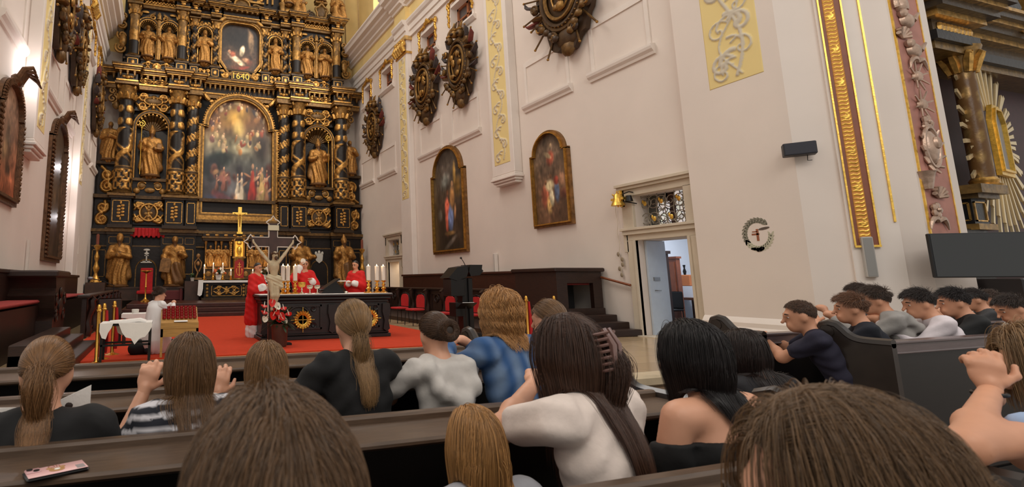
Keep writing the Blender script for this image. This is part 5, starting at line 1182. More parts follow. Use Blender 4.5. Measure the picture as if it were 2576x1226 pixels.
pr = [('ell', J['h'], (.062, .07, .085)), ('cap', J['n'], (0, -.1, 1.68), .04, .045), ('ell', J['ch'], (.115, .075, .13)), ('cap', J['ch'], J['w'], .1, .075), ('cap', (-.06, -.1, 1.33), (.06, -.1, 1.33), .07, .07)]
for s in (-1, 1):
    pr += [('cap', (s * .1, -.09, 1.69), (s * .24, -.07, 1.86), .042, .035), ('cap', (s * .24, -.07, 1.86), (s * .41, -.04, 2.09), .034, .022), ('ell', (s * .43, -.045, 2.13), (.022, .018, .045)), ('cap', (s * .06, -.11, 1.3), (s * .05 + .02, -.16, 1.0), .068, .05), ('cap', (s * .05 + .02, -.16, 1.0), (s * .025, -.08, .72), .046, .028), ('cap', (s * .025, -.08, .72), (s * .015, -.1, .62), .028, .022)]
solid('corpus', M_IVORY, pr, .0105, .03, t)
pr = [('cap', (-.08, -.1, 1.36), (.09, -.12, 1.33), .085, .085), ('cap', (.11, -.12, 1.36), (.15, -.13, 1.18), .045, .06), ('cap', (-.08, -.12, 1.3), (.06, -.14, 1.22), .05, .05)]
solid('loincloth', mat('loin_ivory', (206, 190, 156), .6), pr, .011, .03, t, warp=lambda P, d: d + .006 * np.sin(P[:, 2] * 90 + P[:, 0] * 40))
m = MB(); m.tube([(.02 + .07 * math.cos(a), -.13 + .075 * math.sin(a), 1.87 + .012 * math.sin(5 * a)) for a in np.linspace(0, 2 * PI, 16, endpoint=False)], .018, 5, closed=True); m.ball((.02, -.1, 1.84), (.072, .06, .085), 10); m.ball((.03, -.2, 1.77), (.035, .03, .045), 8); m.build('hair', mat('corpus_hair', (86, 60, 40), .7), t, 60)
MB().span((-.14, -.14, 0), (.14, .14, .05)).span((-.05, -.3, 0), (.35, -.1, .04)).build('foot', M_IRON, t, 0)

# ---------------------------------------------------------------- red and white flamingo flowers in a tall pot
t = thing('flower_arrangement', 'arrangement of red and white anthuriums in a dark pot before the altar table', 'flowers', (2.32, 10.55, 0.02))
MB().lathe([(.13, 0), (.15, .04), (.17, .4), (.19, .45), (.17, .45)], (0, 0, 0), 16).build('pot', mat('pot_brown', (72, 48, 38), .5, var=.15), t, 40)
lv = MB(); rr = random.Random(4)
for k in range(90):
    a = rr.random() * 2 * PI; e = rr.uniform(-.55, 1.2); d = Vector((math.cos(a) * math.cos(e), math.sin(a) * math.cos(e), math.sin(e))); b = Vector((0, 0, .46)); p = b + Vector((d.x * .34, d.y * .3, d.z * .34 + .02)) * rr.uniform(.6, 1.1); mid = (b + p) / 2 + Vector((0, 0, .05))
    lv.tube([b, mid, p, p + d * .05 - Vector((0, 0, .02))], [.006, .028, .026, .003], 5, flat=.2)
lv.build('leaves', mat('leaf_dark', (36, 54, 30), .45, var=.45, vscale=14), t, 60)
def spathe(px, py, w, mm, tilt, rot, name):
    p = at(px, py, Y=10.4); b = MB(); n = 16; ring = []
    for k in range(n): q = 2 * PI * k / n; ring.append((w * .5 * math.sin(q) * (1 + .15 * math.cos(q)), w * .62 * (math.cos(q) - .12 * math.cos(2 * q))))
    vs = [(0, 0, -.012)] + [(x, y, .02 + .12 * (x * x + y * y) / w) for x, y in ring] + [(x * .55, y * .55, 0) for x, y in ring]
    fs = [(0, 1 + n + k, 1 + n + (k + 1) % n) for k in range(n)] + [(1 + n + k, 1 + k, 1 + (k + 1) % n, 1 + n + (k + 1) % n) for k in range(n)]
    M_ = Matrix.Translation(Vector(p) - Vector((2.32, 10.55, .02))) @ Matrix.Rotation(rot, 4, 'Y') @ Matrix.Rotation(tilt, 4, 'X')
    b.add(vs + [(v[0], v[1], v[2] - .008) for v in vs], fs + [tuple(i + len(vs) for i in f[::-1]) for f in fs], M_); o = b.build(name, mm, t, 180)
    MB().tube([(0, 0, .0), (0, .02, .06), (0, .05, .1)], [.008, .009, .004], 6, M=M_).build('spadix', M_PETW, o, 60)
    st_ = MB(); q = M_ @ Vector((0, 0, -.01)); st_.tube([q, q * .5 + Vector((0, 0, .22)), (0, 0, .42)], .006, 5); st_.build('stem', mat('stem_green', (70, 90, 44), .5), o, 60)
for a in ((684, 763, .14, M_PETR, 1.2, .1), (698, 771, .13, M_PETW, 1.1, -.4), (664, 773, .13, M_PETR, .3, .2), (714, 779, .13, M_PETR, .35, -.2), (695, 784, .14, M_PETR, .9, 0), (664, 789, .14, M_PETR, .35, .3), (687, 795, .15, M_PETR, 1.1, .3), (708, 797, .15, M_PETR, 1.1, -.5), (727, 793, .13, M_PETR, .4, -.3), (665, 805, .13, M_PETW, .8, .6), (716, 808, .13, M_PETW, .8, -.7), (701, 806, .13, M_PETR, .7, 0)): spathe(*a, 'white_spathe' if a[3] is M_PETW else 'red_spathe')

# ---------------------------------------------------------------- lectern with microphone
t = thing('lectern', 'tall black lectern with slanted top and microphone before the right stalls', 'lectern', (6.72, 10.75, .0))
MB().span((-.12, -.1, 0.02), (-.01, .12, 1.36), bev=.01).span((.05, -.1, .02), (.16, .12, 1.36), bev=.01).span((-.02, -.06, .02), (.06, .1, 1.36)).build('post', M_IRON, t, 0)
MB().prism([(-.52, 1.36), (-.28, 1.6), (-.02, 1.64), (.0, 1.5), (-.05, 1.38), (-.3, 1.3)], -.2, .2, 'y').span((-.45, -.18, .95), (-.1, .18, 1.34), bev=.01).build('left_desk', M_IRON, t, 0); MB().prism([(.02, 1.5), (.06, 1.66), (.38, 1.66), (.36, 1.56), (.4, 1.52), (.3, 1.42), (.06, 1.4)], -.2, .2, 'y').build('right_desk', M_IRON, t, 0)
MB().span((-.34, -.24, 0), (.36, .26, .05), bev=.015).span((-.3, -.2, .05), (.3, .22, .12)).span((-.32, -.12, .5), (-.1, .16, .8)).build('foot', M_IRON, t, 0)
m = MB(); m.tube([(.0, -.1, 1.62), (-.06, -.12, 1.72), (-.13, -.14, 1.8)], .008, 6); m.ball((-.145, -.145, 1.815), (.028, .025, .025), 8); m.build('microphone', M_IRON, t, 60)
tag(MB().span((6.45, 10.4, .75), (6.75, 10.62, .77), M=Matrix.Translation((6.6, 10.5, .76)) @ Matrix.Rotation(-.5, 4, 'X') @ Matrix.Translation((-6.6, -10.5, -.76))).build('sheet_of_paper', M_WHITE, None, 0), 'white sheet of paper on the black stand below the lectern', 'paper')
t = thing('music_stand', 'black stand holding a white sheet in front of the lectern', 'stand', (6.6, 10.5, 0)); MB().tube([(0, .03, 0), (0, .03, .72)], .015, 6).lathe([(.16, 0), (.16, .02), (.02, .05)], (0, .03, 0), 10).build('post', M_IRON, t, 40); MB().span((-.2, -.14, -.015), (.2, .14, -.008), M=Matrix.Translation((0, 0, .75)) @ Matrix.Rotation(-.5, 4, 'X')).build('desk', M_IRON, t, 0)

# ---------------------------------------------------------------- red chairs along the right stalls
M_CHR = mat('chair_red', (178, 32, 34), .8, var=.1)
def red_chair(label, x, y, rz):
    t = thing('red_chair', label, 'chair', (x, y, .02), rz, 'red chairs before the right stalls'); MB().span((-.21, -.2, .42), (.21, .22, .48), bev=.02).build('seat', M_CHR, t, 30)
    P = [(-.19, .5), (.19, .5), (.2, .72), (.15, .84), (.06, .88), (-.06, .88), (-.15, .84), (-.2, .72)]; MB().prism(P, .2, .24, 'y').build('backrest', M_CHR, t, 30)
    m = MB(); m.tube([(-.21, .22, .44), (-.22, .23, .75), (-.16, .24, .88), (0, .24, .92), (.16, .24, .88), (.22, .23, .75), (.21, .22, .44)], .014, 6); m.build('back_frame', M_IRON, t, 60)
    for sx in (-1, 1):
        for sy in (-1, 1): MB().tube([(sx * .19, sy * .19, .44), (sx * .21, sy * .22, 0)], .012, 6).build('leg', M_IRON, t, 60)
for lab, x, y in (('red upholstered chair nearest the right end of the altar table', 7.15, 15.2), ('second red chair from the altar table', 7.15, 14.15), ('red chair behind the girl with the hair bun', 7.0, 12.2), ('red chair right beside the lectern', 7.25, 11.4)): red_chair(lab, x, y, -PI / 2 + .15)

# ---------------------------------------------------------------- choir stalls
def stall_carving(x, y0, y1, z0, z1, n, sg):
    m = MB()
    for i in range(n + 1):
        y = y0 + (y1 - y0) * i / n
        m.tube([(x + sg * a, y, z0 + (z1 - z0) * b) for a, b in ((.02, .0), (.05, .15), (.02, .35), (.06, .55), (.12, .75), (.1, .92), (.16, 1.0))], [.09, .1, .07, .07, .1, .09, .08], 7)
        if i < n:
            yc = y + (y1 - y0) / n / 2; hw = (y1 - y0) / n * .32
            for a, b in (((yc - hw, .15), (yc + hw, .2)), ((yc - hw, .82), (yc + hw, .87)), ((yc - hw, .15), (yc - hw + .04, .87)), ((yc + hw - .04, .15), (yc + hw, .87))): m.span((x, a[0], z0 + (z1 - z0) * a[1]), (x + sg * .035, b[0], z0 + (z1 - z0) * b[1]))
            m.tube([(x + sg * .02, yc + p, z0 + (z1 - z0) * .62 + q) for p, q in spiral(0, 0, .03, hw * .5, 0, 1.5)], .025, 5)
    return m
t = thing('choir_stall', 'long dark carved choir stall along the right wall', 'choir stall', (9.9, 16.8, .12)); S_ = lambda mb, n, m, p=t, sm=30: mb.build(n, m, p, sm, None, Matrix.Translation(-Vector((9.9, 16.8, .12))))
M_STALLB = mat('stall_panel', (66, 32, 22), .4, var=.25, vscale=5, stretch=(1, 1, 5))
S_(MB().span((10.28, 12.45, .12), (10.4, 21.4, 1.5)).span((10.22, 12.4, 1.5), (10.45, 21.45, 1.58), bev=.015), 'backrest', M_STALLB, t, 0)
m = MB().span((9.35, 12.45, .12), (9.47, 22.2, .98)).span((9.25, 12.4, .98), (9.55, 22.25, 1.05), bev=.015); S_(m, 'front_desk', M_WOOD, t, 0); S_(stall_carving(9.35, 12.6, 22.1, .14, .98, 8, -1), 'carved_front', M_WOOD, t, 50)
S_(MB().span((9.75, 12.5, .12), (10.28, 21.4, .5)), 'seat', M_WOOD, t, 0)
t = thing('stall_end', 'dark wooden stall end with a black opening above the three steps by the door', 'choir stall', (10.0, 11.5, 0.12)); S_ = lambda mb, n, m, p=t, sm=30: mb.build(n, m, p, sm, None, Matrix.Translation(-Vector((10.0, 11.5, .12))))
m = MB().span((9.3, 10.72, .12), (9.42, 12.3, 1.5)).span((9.42, 12.2, .12), (10.7, 12.3, 1.5)).span((9.42, 10.72, .12), (9.62, 10.84, 1.5)).span((10.42, 10.72, .12), (10.7, 10.84, 1.5)).span((9.62, 10.72, 1.22), (10.42, 10.84, 1.5)).span((9.62, 10.72, .12), (10.42, 10.84, .5)); m.span((9.22, 10.64, 1.5), (10.76, 12.38, 1.6), bev=.02); S_(m, 'casing', M_WOOD, t, 0)
S_(MB().span((9.62, 11.4, .5), (10.42, 11.44, 1.22)), 'opening_shade', M_DARK, t, 0); S_(MB().span((9.64, 10.8, 1.17), (10.4, 11.3, 1.22), bev=.015), 'cushion', mat('cushion_red', (116, 30, 28), .8), t, 0)  # black sheet across the opening stands in for the shade inside
stp = MB()
for k in range(4): stp.span((9.2, 9.66 + .34 * k, 0), (10.72, 10.74 if k < 3 else 10.72, .15 * (k + 1)), bev=.012)
tag(stp.build('wooden_steps', M_WOOD, None, 0), 'dark wooden steps against the right wall leading to the choir stall', 'steps')
m = MB().tube([at(1490, 692, X=10.7), at(1586, 718, X=10.7)], .03, 8); t = thing('handrail', 'slanting brown handrail on the right wall beside the steps', 'handrail', at(1538, 705, X=10.7)); m.build('rail', mat('rail_wood', (130, 72, 42), .4), t, 60, None, Matrix.Translation(-Vector(t.location)))
m = MB()
for q in (.2, .8): p = at(1490 + 96 * q, 692 + 26 * q, X=10.7); m.tube([p, p + np.array([.1, 0, -.05])], .01, 5)
m.build('bracket', M_IRON, t, 60, None, Matrix.Translation(-Vector(t.location)))
# left stalls
t = thing('choir_stall', 'dark carved choir stall with red seat cushions along the left wall', 'choir stall', (-2.6, 16, 0)); S_ = lambda mb, n, m, p=t, sm=30: mb.build(n, m, p, sm, None, Matrix.Translation(-Vector((-2.6, 16, 0))))
S_(MB().span((-3.0, 9.0, 0), (-2.9, 21.4, 1.5)).span((-3.05, 8.95, 1.5), (-2.85, 21.45, 1.58), bev=.015), 'backrest', M_WOOD, t, 0); S_(MB().span((-2.9, 9.0, 0), (-2.35, 21.4, .86)), 'seat', M_WOOD, t, 0)
for ya, yb in ((9.1, 12.0), (13.9, 18.6)): S_(MB().span((-2.88, ya, .9), (-2.3, yb, .97), bev=.025), 'seat_cushion', mat('cushion_red2', (150, 44, 40), .85, var=.1), t, 30)
m = MB(); m.prism([(12.0, 0), (13.4, 0), (13.4, .55), (13.15, .62), (13.25, .8), (13.35, 1.05), (13.2, 1.2), (13.3, 1.42), (12.1, 1.42), (12.2, 1.2), (12.05, 1.05), (12.15, .8), (12.25, .62), (12.0, .55)], -2.9, -2.05, 'x'); m.span((-2.95, 11.9, 1.42), (-1.98, 13.5, 1.56), bev=.03); S_(m, 'carved_end', M_WOOD, t, 0)
c = MB()
for y, z in ((12.25, .95), (13.15, .95), (12.3, .62), (13.1, .62)): c.tube([(-2.04, y + a, z + b) for a, b in spiral(0, 0, .03, .14, 0, 1.4)], .03, 5)
c.ball((-2.03, 12.7, 1.1), (.04, .16, .12), 8); c.ball((-2.03, 12.7, .8), (.04, .2, .2), 10); c.span((-2.06, 12.3, .3), (-2.02, 13.1, .34)); S_(c, 'end_carving', M_WOOD, t, 60)
S_(MB().span((-1.75, 13.8, 0), (-1.65, 22.5, .95)).span((-1.85, 13.7, .95), (-1.55, 22.6, 1.02), bev=.015), 'front_desk', M_WOOD, t, 0); S_(stall_carving(-1.65, 14.0, 22.3, .05, .95, 6, 1), 'carved_front', M_WOOD, t, 50)
sm_ = MB()
for k in range(3): sm_.span((-2.03, 8.7 + .0 * k, 0), (-1.2 - .25 * k, 12.0, .14 * (k + 1)), bev=.012)
tag(sm_.build('stall_steps', M_WOOD, None, 0), 'low dark wooden steps before the left choir stall', 'steps')
t = thing('boom_microphone', 'grey microphone on a boom in front of the turbaned statue', 'microphone', (-1.35, 17.5, 0.02)); MB().tube([(0, 0, 0), (0, 0, 1.2), (-.3, 0, 1.33), (-.6, 0, 1.4)], .014, 6).lathe([(.18, 0), (.18, .02), (.02, .05)], (0, 0, 0), 10).build('boom', M_IRON, t, 60); MB().ball((-.68, 0, 1.42), (.09, .05, .05), 10).build('microphone_head', mat('mic_grey', (140, 140, 144), .4, .5), t, 60)

# ---------------------------------------------------------------- rope posts
def rope_post(label, x, y, h=.95, rope=0):
    t = thing('rope_post', label, 'stanchion', (x, y, 0), 0, 'brass rope posts'); MB().lathe([(.13, 0), (.13, .02), (.04, .05), (.03, .07), (.03, h - .12), (.045, h - .11), (.045, h - .09), (.033, h - .08), (.033, h - .03), (.02, h)], (0, 0, 0), 14).build('post', M_BRASS, t, 40)
    if rope: MB().tube([(.045, -.03, h - .12), (.06, -.03, h - .4), (.06, -.03, .3), (.05, -.03, .12)], [.02, .03, .035, .03], 7).build('red_rope', M_RED, t, 60)
rope_post('brass rope post nearest the lace covered table', -.93, 9.42); rope_post('brass rope post in the middle of the left three', -.9, 9.95, .95, 1); rope_post('brass rope post with red rope behind the lace covered table', -.78, 10.5, .97, 1)
p = at(1330, 862, Z=0); rope_post('brass rope post with a long red rope beside the red haired woman', float(p[0]), float(p[1]), .97, 1); rope_post('brass rope post just left of the rope post with the red rope', 7.5, 10.3, .95); rope_post('brass rope post nearest the dark stall end', 8.4, 9.8, .95)

# ---------------------------------------------------------------- lace covered side table with open book
t = thing('side_table', 'small black table under a white lace cloth, left of the candle stand', 'table', (-.5, 9.62, 0)); MB().span((-.4, -.25, .6), (.4, .25, .64), bev=.01).build('tabletop', M_IRON, t, 0)
for sx in (-1, 1):
    for sy in (-1, 1): MB().span((sx * .37 - .02, sy * .22 - .02, 0), (sx * .37 + .02, sy * .22 + .02, .6)).build('leg', M_IRON, t, 0)
MB().span((-.38, -.24, .28), (.38, -.21, .31)).span((-.38, .21, .28), (.38, .24, .31)).build('stretcher', M_IRON, t, 0)
m = MB(); m.span((-.9, 9.35, .643), (-.1, 9.89, .65))
def lace(pts, y0, y1): m.prism(pts, y0, y1, 'y')
lace([(-.9, .65), (-.9, .52), (-.86, .42), (-.8, .4), (-.77, .5), (-.72, .58), (-.7, .65)], 9.335, 9.35); lace([(-.62, .65), (-.56, .5), (-.5, .42), (-.42, .4), (-.36, .3), (-.28, .4), (-.2, .42), (-.14, .5), (-.1, .58), (-.1, .65)], 9.335, 9.35); lace([(-.72, .65), (-.66, .45), (-.58, .4), (-.5, .5), (-.5, .65)], 9.88, 9.895)
tag(m.build('lace_cloth', M_WHITE, None, 0), 'white scalloped lace cloth hanging over the small black table', 'tablecloth')
m = MB(); m.prism([(-.8, .652), (-.45, .652), (-.32, .66), (-.2, .652), (-.2, .665), (-.3, .7), (-.42, .69), (-.78, .668)], 9.42, 9.8, 'y'); tag(m.build('open_book', mat('paper_white', (238, 234, 228), .8), None, 30), 'open white book lying on the lace covered table', 'book')
# votive candle stand
t = thing('votive_stand', 'pale wooden stand sloping up to five rows of red votive glasses', 'candle stand', (.36, 10.0, 0)); M_OAK = mat('light_oak', (176, 132, 68), .55, var=.15, vscale=5, stretch=(1, 1, 8))
MB().prism([(-.25, .5), (-.25, .6), (.0, .63), (.34, .84), (.34, .5)], -.32, .32, 'x').add([], []).build('box', M_OAK, t, 0)
for sx in (-1, 1):
    for sy in (-.22, .31): MB().span((sx * .3 - .02, sy - .02, 0), (sx * .3 + .02, sy + .02, .5)).build('leg', M_OAK, t, 0)
MB().span((-.32, -.24, .36), (.32, -.22, .5)).build('apron', M_OAK, t, 0)
MB().span((-.1, -.2, .638), (.13, -.08, .645), M=Matrix.Rotation(.1, 4, 'X')).build('note_card', M_WHITE, t, 0)
gp = None
for r in range(5):
    for c in range(8):
        x, y = .36 + (-.266 + c * .076), 10.0 + .03 + r * .07; z = .655 + r * .043
        if gp is None: gp = MB().lathe([(.033, 0), (.037, .042), (.033, .042), (.03, .015)], (0, 0, 0), 10).build('votive_glass', mat('ruby_glass', (150, 16, 22), .15, coat=.5), None, 50); o = gp
        else: o = gp.copy(); COL.objects.link(o)
        o.location = (x, y, z); tag(o, 'small red votive glass in the rows on the pale wooden candle stand', 'candle glass', 'votive glasses on the candle stand')
# credence table behind the server
t = thing('credence_table', 'small table under a white cloth behind the altar server', 'table', (-.45, 12.6, .02)); MB().span((-.3, -.25, .55), (.3, .25, .6)).build('tabletop', M_BROWN, t, 0)
for sx in (-1, 1):
    for sy in (-1, 1): MB().span((sx * .26 - .02, sy * .2 - .02, 0), (sx * .26 + .02, sy * .2 + .02, .55)).build('leg', M_BROWN, t, 0)
tag(MB().span((-.77, 12.33, .62), (-.13, 12.87, .63)).prism([(-.77, .63), (-.77, .55), (-.3, .5), (-.13, .38), (-.13, .63)], 12.32, 12.335, 'y').build('credence_cloth', M_WHITE, None, 0), 'white cloth on the small table behind the altar server', 'tablecloth')
tag(MB().lathe([(.07, 0), (.08, .08), (.06, .09)], (-.5, 12.6, .63), 12).build('small_bowl', M_POTW, None), 'small white bowl on the table behind the altar server', 'bowl')
t = thing('carved_chair', 'dark carved chair with red back left of the small white covered table', 'chair', (-.95, 12.2, .02), .3); MB().span((-.25, .2, .35), (.25, .26, .95), bev=.04).build('backrest', M_WOOD, t, 30); MB().span((-.26, -.25, .38), (.26, .24, .45), bev=.02).build('seat', mat('cushion_red', (116, 30, 28), .8), t, 30)
for sx in (-1, 1):
    for sy in (-1, 1): MB().span((sx * .22 - .03, sy * .2 - .03, 0), (sx * .22 + .03, sy * .2 + .03, .38)).build('leg', M_WOOD, t, 0)
# ================================================================ things on the walls
def wallM(side, y, z, off=0.0):
    """local frame on a side wall: x along the wall to the viewer's right, -y out of the wall, z up"""
    if side == 'right': return Matrix(((0, 1, 0, XR - off), (-1, 0, 0, y), (0, 0, 1, z), (0, 0, 0, 1)))
    return Matrix(((0, -1, 0, XL + off), (1, 0, 0, y), (0, 0, 1, z), (0, 0, 0, 1)))
def wall_thing(name, label, cat, side, y, z, group=None):
    t = thing(name, label, cat, (0, 0, 0), 0, group); t.matrix_world = wallM(side, y, z); t.location = t.matrix_world.translation; t.rotation_euler = t.matrix_world.to_euler(); return t
M_FLAG = mat('flag_dark', (62, 52, 50), .7, var=.4, vscale=6); M_FLAGR = mat('flag_red', (110, 44, 34), .7, var=.3, vscale=6); M_PALE = mat('carved_pale', (176, 150, 112), .5, var=.2, vscale=9)
def coat_of_arms(label, side, y, z, w, h, seed, tail=.0):
    t = wall_thing('coat_of_arms', label, 'coat of arms', side, y, z, 'carved death shields on the chancel walls'); t.location.x += -.07 if side == 'right' else .07; r = random.Random(seed); a, b = w * .33, h * .34
    m = MB(); pts = [(a * 1.28 * math.cos(q) * (1 + .09 * math.sin(7 * q)), b * (1.22 * math.sin(q) - (.36 if math.sin(q) < -.75 else 0)) * (1 + .06 * math.cos(9 * q))) for q in np.linspace(0, 2 * PI, 56, endpoint=False)]
    m.prism(pts, -.16, 0, 'y', g=.06); m.ball((0, -.14, -b * 1.25), (a * .5, .16, b * .3), 10, g=.12); m.ball((0, -.14, -b * 1.55), (a * .3, .14, b * .24), 8, g=.35); m.build('backing', G_EPI, t, 40)
    m = MB(); n = 30
    for i, (rr, o, g) in enumerate(((1.0, .2, .25), (.9, .28, .1), (.72, .3, .6))): m.tube([(a * rr * math.cos(q), -o, b * rr * math.sin(q)) for q in np.linspace(0, 2 * PI, n, endpoint=False)], [.07, .05, .045][i] * w / 2, 6, closed=True, g=g)
    for k in range(36): q = k * PI / 18; m.ball((a * .93 * math.cos(q), -.3, b * .93 * math.sin(q)), .03 * w / 2, 5, g=.75)
    m.ball((0, -.12, 0), (a * .95, .16, b * .95), 16, g=.1); m.build('oval_field', G_EPI, t, 50)
    m = MB()
    for k in range(9): m.ball((r.uniform(-.4, .4) * a, -.32, r.uniform(-.45, .45) * b), (r.uniform(.1, .2) * a, .06, r.uniform(.08, .16) * b), 8, g=r.uniform(.5, 1))
    m.tube([(a * .4 * math.cos(q), -.3, b * .5 * math.sin(q)) for q in np.linspace(.3, 2 * PI - .3, 14)], .03, 5, g=.8); m.build('emblem', G_EPI, t, 60)
    m = MB()
    for k in range(3):
        x = (k - 1) * a * .55; zc = b * (1.22 if k == 1 else 1.1); m.ball((x, -.3, zc), (a * .2, .16, b * .17), 8, g=.35 + .3 * (k == 1)); m.ball((x, -.42, zc - .03), (a * .13, .08, b * .06), 6, g=.05); m.lathe([(a * .18, 0), (a * .2, .05), (a * .12, .1)], (x, -.3, zc + b * .12), 8, g=.9)
        for j in range(5): q = (j - 2) * .35; m.tube([(x, -.28, zc + b * .15), (x + math.sin(q) * a * .15, -.3, zc + b * .3), (x + math.sin(q) * a * .3, -.26, zc + b * (.38 + .12 * r.random()))], [.03, .06, .02], 5, g=r.uniform(0, .7))
    m.build('crested_helmets', G_EPI, t, 50)
    f1, f2, po = MB(), MB(), MB()
    for s in (-1, 1):
        for k in range(7):
            q = -1.15 + k * .36 + r.uniform(-.1, .1); d = Vector((s * math.cos(q) * a * 1.5, 0, math.sin(q) * b * 1.35)); p0 = d * .75 + Vector((0, -.16, 0)); p1 = d * r.uniform(1.15, 1.35) + Vector((0, -.22, 0)); po.tube([p0, p1], .018 * w / 2 + .006, 5, g=.3); po.ball(p1, .04, 6, g=.9)
            if k > 2:
                fl = f1 if r.random() < .65 else f2; u = (p1 - p0).normalized(); v = Vector((u.z, 0, -u.x)) * s; L = (p1 - p0).length; fl.tube([p1 - u * L * .05 + v * .02, p1 - u * L * .25 + v * w * .07, p1 - u * L * .75 + v * w * .1, p1 - u * L * 1.0 + v * w * .05], [.02, w * .05, w * .055, .02], 6, flat=.4)
        for k in range(4):
            q = -1.2 + k * .6; c = Vector((s * math.cos(q) * a * 1.3, -.26, math.sin(q) * b * 1.2)); po.ball(c, (w * .06, .1, h * .05), 8, g=r.uniform(.0, .45)); po.tube([c + Vector((p * s, -.06, qq)) for p, qq in spiral(0, 0, .02, w * .06, r.random() * 6, 1.3, 12)], .03 * w / 2, 5, g=r.uniform(.2, .9))
        for k in range(5): c = Vector((s * a * (.35 + .2 * k) * 1.0, -.3, -b * (1.2 - .16 * k))); po.ball(c, (w * .05, .09, h * .035), 7, g=r.uniform(.05, .5))
        po.lathe([(w * .075, 0), (w * .085, .03), (w * .02, .06)], (s * a * 1.15, -.25, b * .35 * s), 10, g=.5)
    f1.build('banner', M_FLAG, t, 60); f2.build('red_banner', M_FLAGR, t, 60); po.build('trophies', G_EPI, t, 50)
    return t
for a in (('carved coat of arms nearest the high altar on the right wall', 'right', 25.1, 9.5, 2.3, 2.9, 1), ('carved coat of arms right of the far gilded pilaster on the right wall', 'right', 19.35, 9.65, 2.3, 2.95, 2), ('carved coat of arms under the nearest lattice window, left of the yellow pilaster', 'right', 16.6, 9.5, 2.1, 2.9, 3), ('big carved coat of arms cut by the top edge of the picture', 'right', 11.1, 9.35, 2.5, 3.1, 4),
          ('carved coat of arms hanging nearest on the left wall', 'left', 16.5, 9.6, 2.3, 3.0, 5), ('carved coat of arms second along the left wall', 'left', 19.6, 9.6, 2.1, 2.9, 6), ('carved coat of arms farthest along the left wall', 'left', 25.6, 9.7, 2.3, 2.9, 7)): coat_of_arms(*a)
# red book-like block on the big shield, seen at the top edge
# ---- arched paintings
def wall_painting(label, side, y, z0, zs, hw, r, w, bg, bl, seed, ornate=False, rz=None):
    t = wall_thing('framed_painting', label, 'painting', side, y, z0); f = MB(); zl = zs - z0; m_ = M_GOLDD if not ornate else mat('frame_dark_gilt', (104, 74, 50), .4, .45, var=.4, vscale=10, bump=.3)
    arch_frame(f, 0, 0, zl, hw, r, w * .4, -.16, -.02, 0, 24, rz); f2 = MB(); arch_frame(f2, 0, -w * .4, zl, hw + w * .4, r + w * .4, w * .6, -.1, 0, 0, 24, (rz or r) + w * .4)
    fo = f2.build('frame', m_, t, 30); f.build('inner_moulding', M_GOLD if not ornate else m_, fo, 30)
    if ornate:
        o = MB()
        for s in (-1, 1):
            for k in range(int(zl / .12)): o.tube([(s * (hw + .02), -.16, k * .12), (s * (hw + w), -.14, k * .12 + .07)], .032, 5)
        for q in np.linspace(.1, PI - .1, 26): o.tube([((r + .02) * math.cos(q), -.16, zl + ((rz or r) + .02) * math.sin(q)), ((r + w) * math.cos(q + .06), -.14, zl + ((rz or r) + w) * math.sin(q + .06))], .03, 5)
        zt = zl + (rz or r) + w
        for k in range(4): o.tube([(.1 * k - .15, -.12, zt - .1), (.12 * k - .2, -.3, zt + .22), (.15 * k - .1, -.45, zt + .3 - .05 * k), (.2 * k - .05, -.5, zt + .22 - .05 * k)], [.07, .06, .045, .02], 6)
        o.ball((0, -.14, zt), (.3, .12, .14), 8); o.build('carved_ornament', m_, fo, 50)
    arch_canvas('canvas', 0, -.05, .0, zl, hw, r, painted(70, 130, bg, bl, .12, seed), t, rz)
    return t
b1 = [(.55, .75, .3, .2, 0, (96, 88, 80), .8), (.4, .68, .2, .1, .2, (120, 124, 116), .7), (.72, .72, .06, .16, 0, (176, 140, 78), .5), (.8, .6, .16, .14, 0, (110, 84, 44), .7), (.45, .38, .1, .16, .1, (190, 92, 72), .4), (.55, .3, .11, .17, -.2, (104, 120, 158), .4), (.42, .26, .05, .16, .1, (196, 98, 78), .4), (.47, .56, .05, .04, 0, (90, 60, 44), .4), (.62, .5, .1, .14, 0, (170, 124, 76), .5), (.63, .64, .045, .035, 0, (176, 136, 100), .4), (.7, .36, .04, .1, -.2, (176, 130, 92), .5), (.5, .16, .2, .03, 0, (150, 116, 70), .6), (.5, .06, .3, .04, .3, (112, 102, 92), .6), (.2, .35, .1, .08, 0, (90, 84, 74), .6)]
wall_painting('tall arched painting of two figures, the left of the pair on the right wall', 'right', 18.08, 2.5, 5.55, 1.14, .98, .14, [(0, (52, 42, 34)), (.3, (66, 52, 40)), (.7, (74, 66, 58)), (1, (62, 56, 52))], b1, 21)
b2 = [(.5, .8, .3, .14, 0, (134, 112, 92), .8), (.52, .72, .14, .1, .2, (178, 92, 70), .5), (.45, .76, .14, .04, -.3, (196, 170, 130), .5), (.55, .86, .05, .03, .4, (176, 150, 116), .5), (.3, .3, .14, .16, 0, (150, 82, 60), .5), (.45, .42, .16, .08, 0, (196, 180, 140), .5), (.42, .2, .1, .12, .2, (196, 158, 98), .5), (.5, .28, .08, .12, .1, (204, 190, 156), .4), (.66, .34, .09, .15, 0, (92, 104, 128), .4), (.66, .46, .09, .06, 0, (146, 66, 52), .4), (.8, .46, .12, .08, .2, (176, 130, 100), .6), (.5, .52, .04, .03, 0, (110, 76, 54), .4), (.34, .46, .04, .03, 0, (120, 84, 60), .4), (.85, .3, .14, .08, 0, (104, 62, 48), .6), (.6, .16, .2, .03, 0, (110, 80, 60), .6)]
wall_painting('smaller arched painting nearer the doorway on the right wall', 'right', 12.34, 2.93, 5.0, .69, .58, .1, [(0, (92, 66, 48)), (.4, (112, 84, 64)), (.75, (110, 92, 76)), (1, (84, 68, 56))], b2, 22)
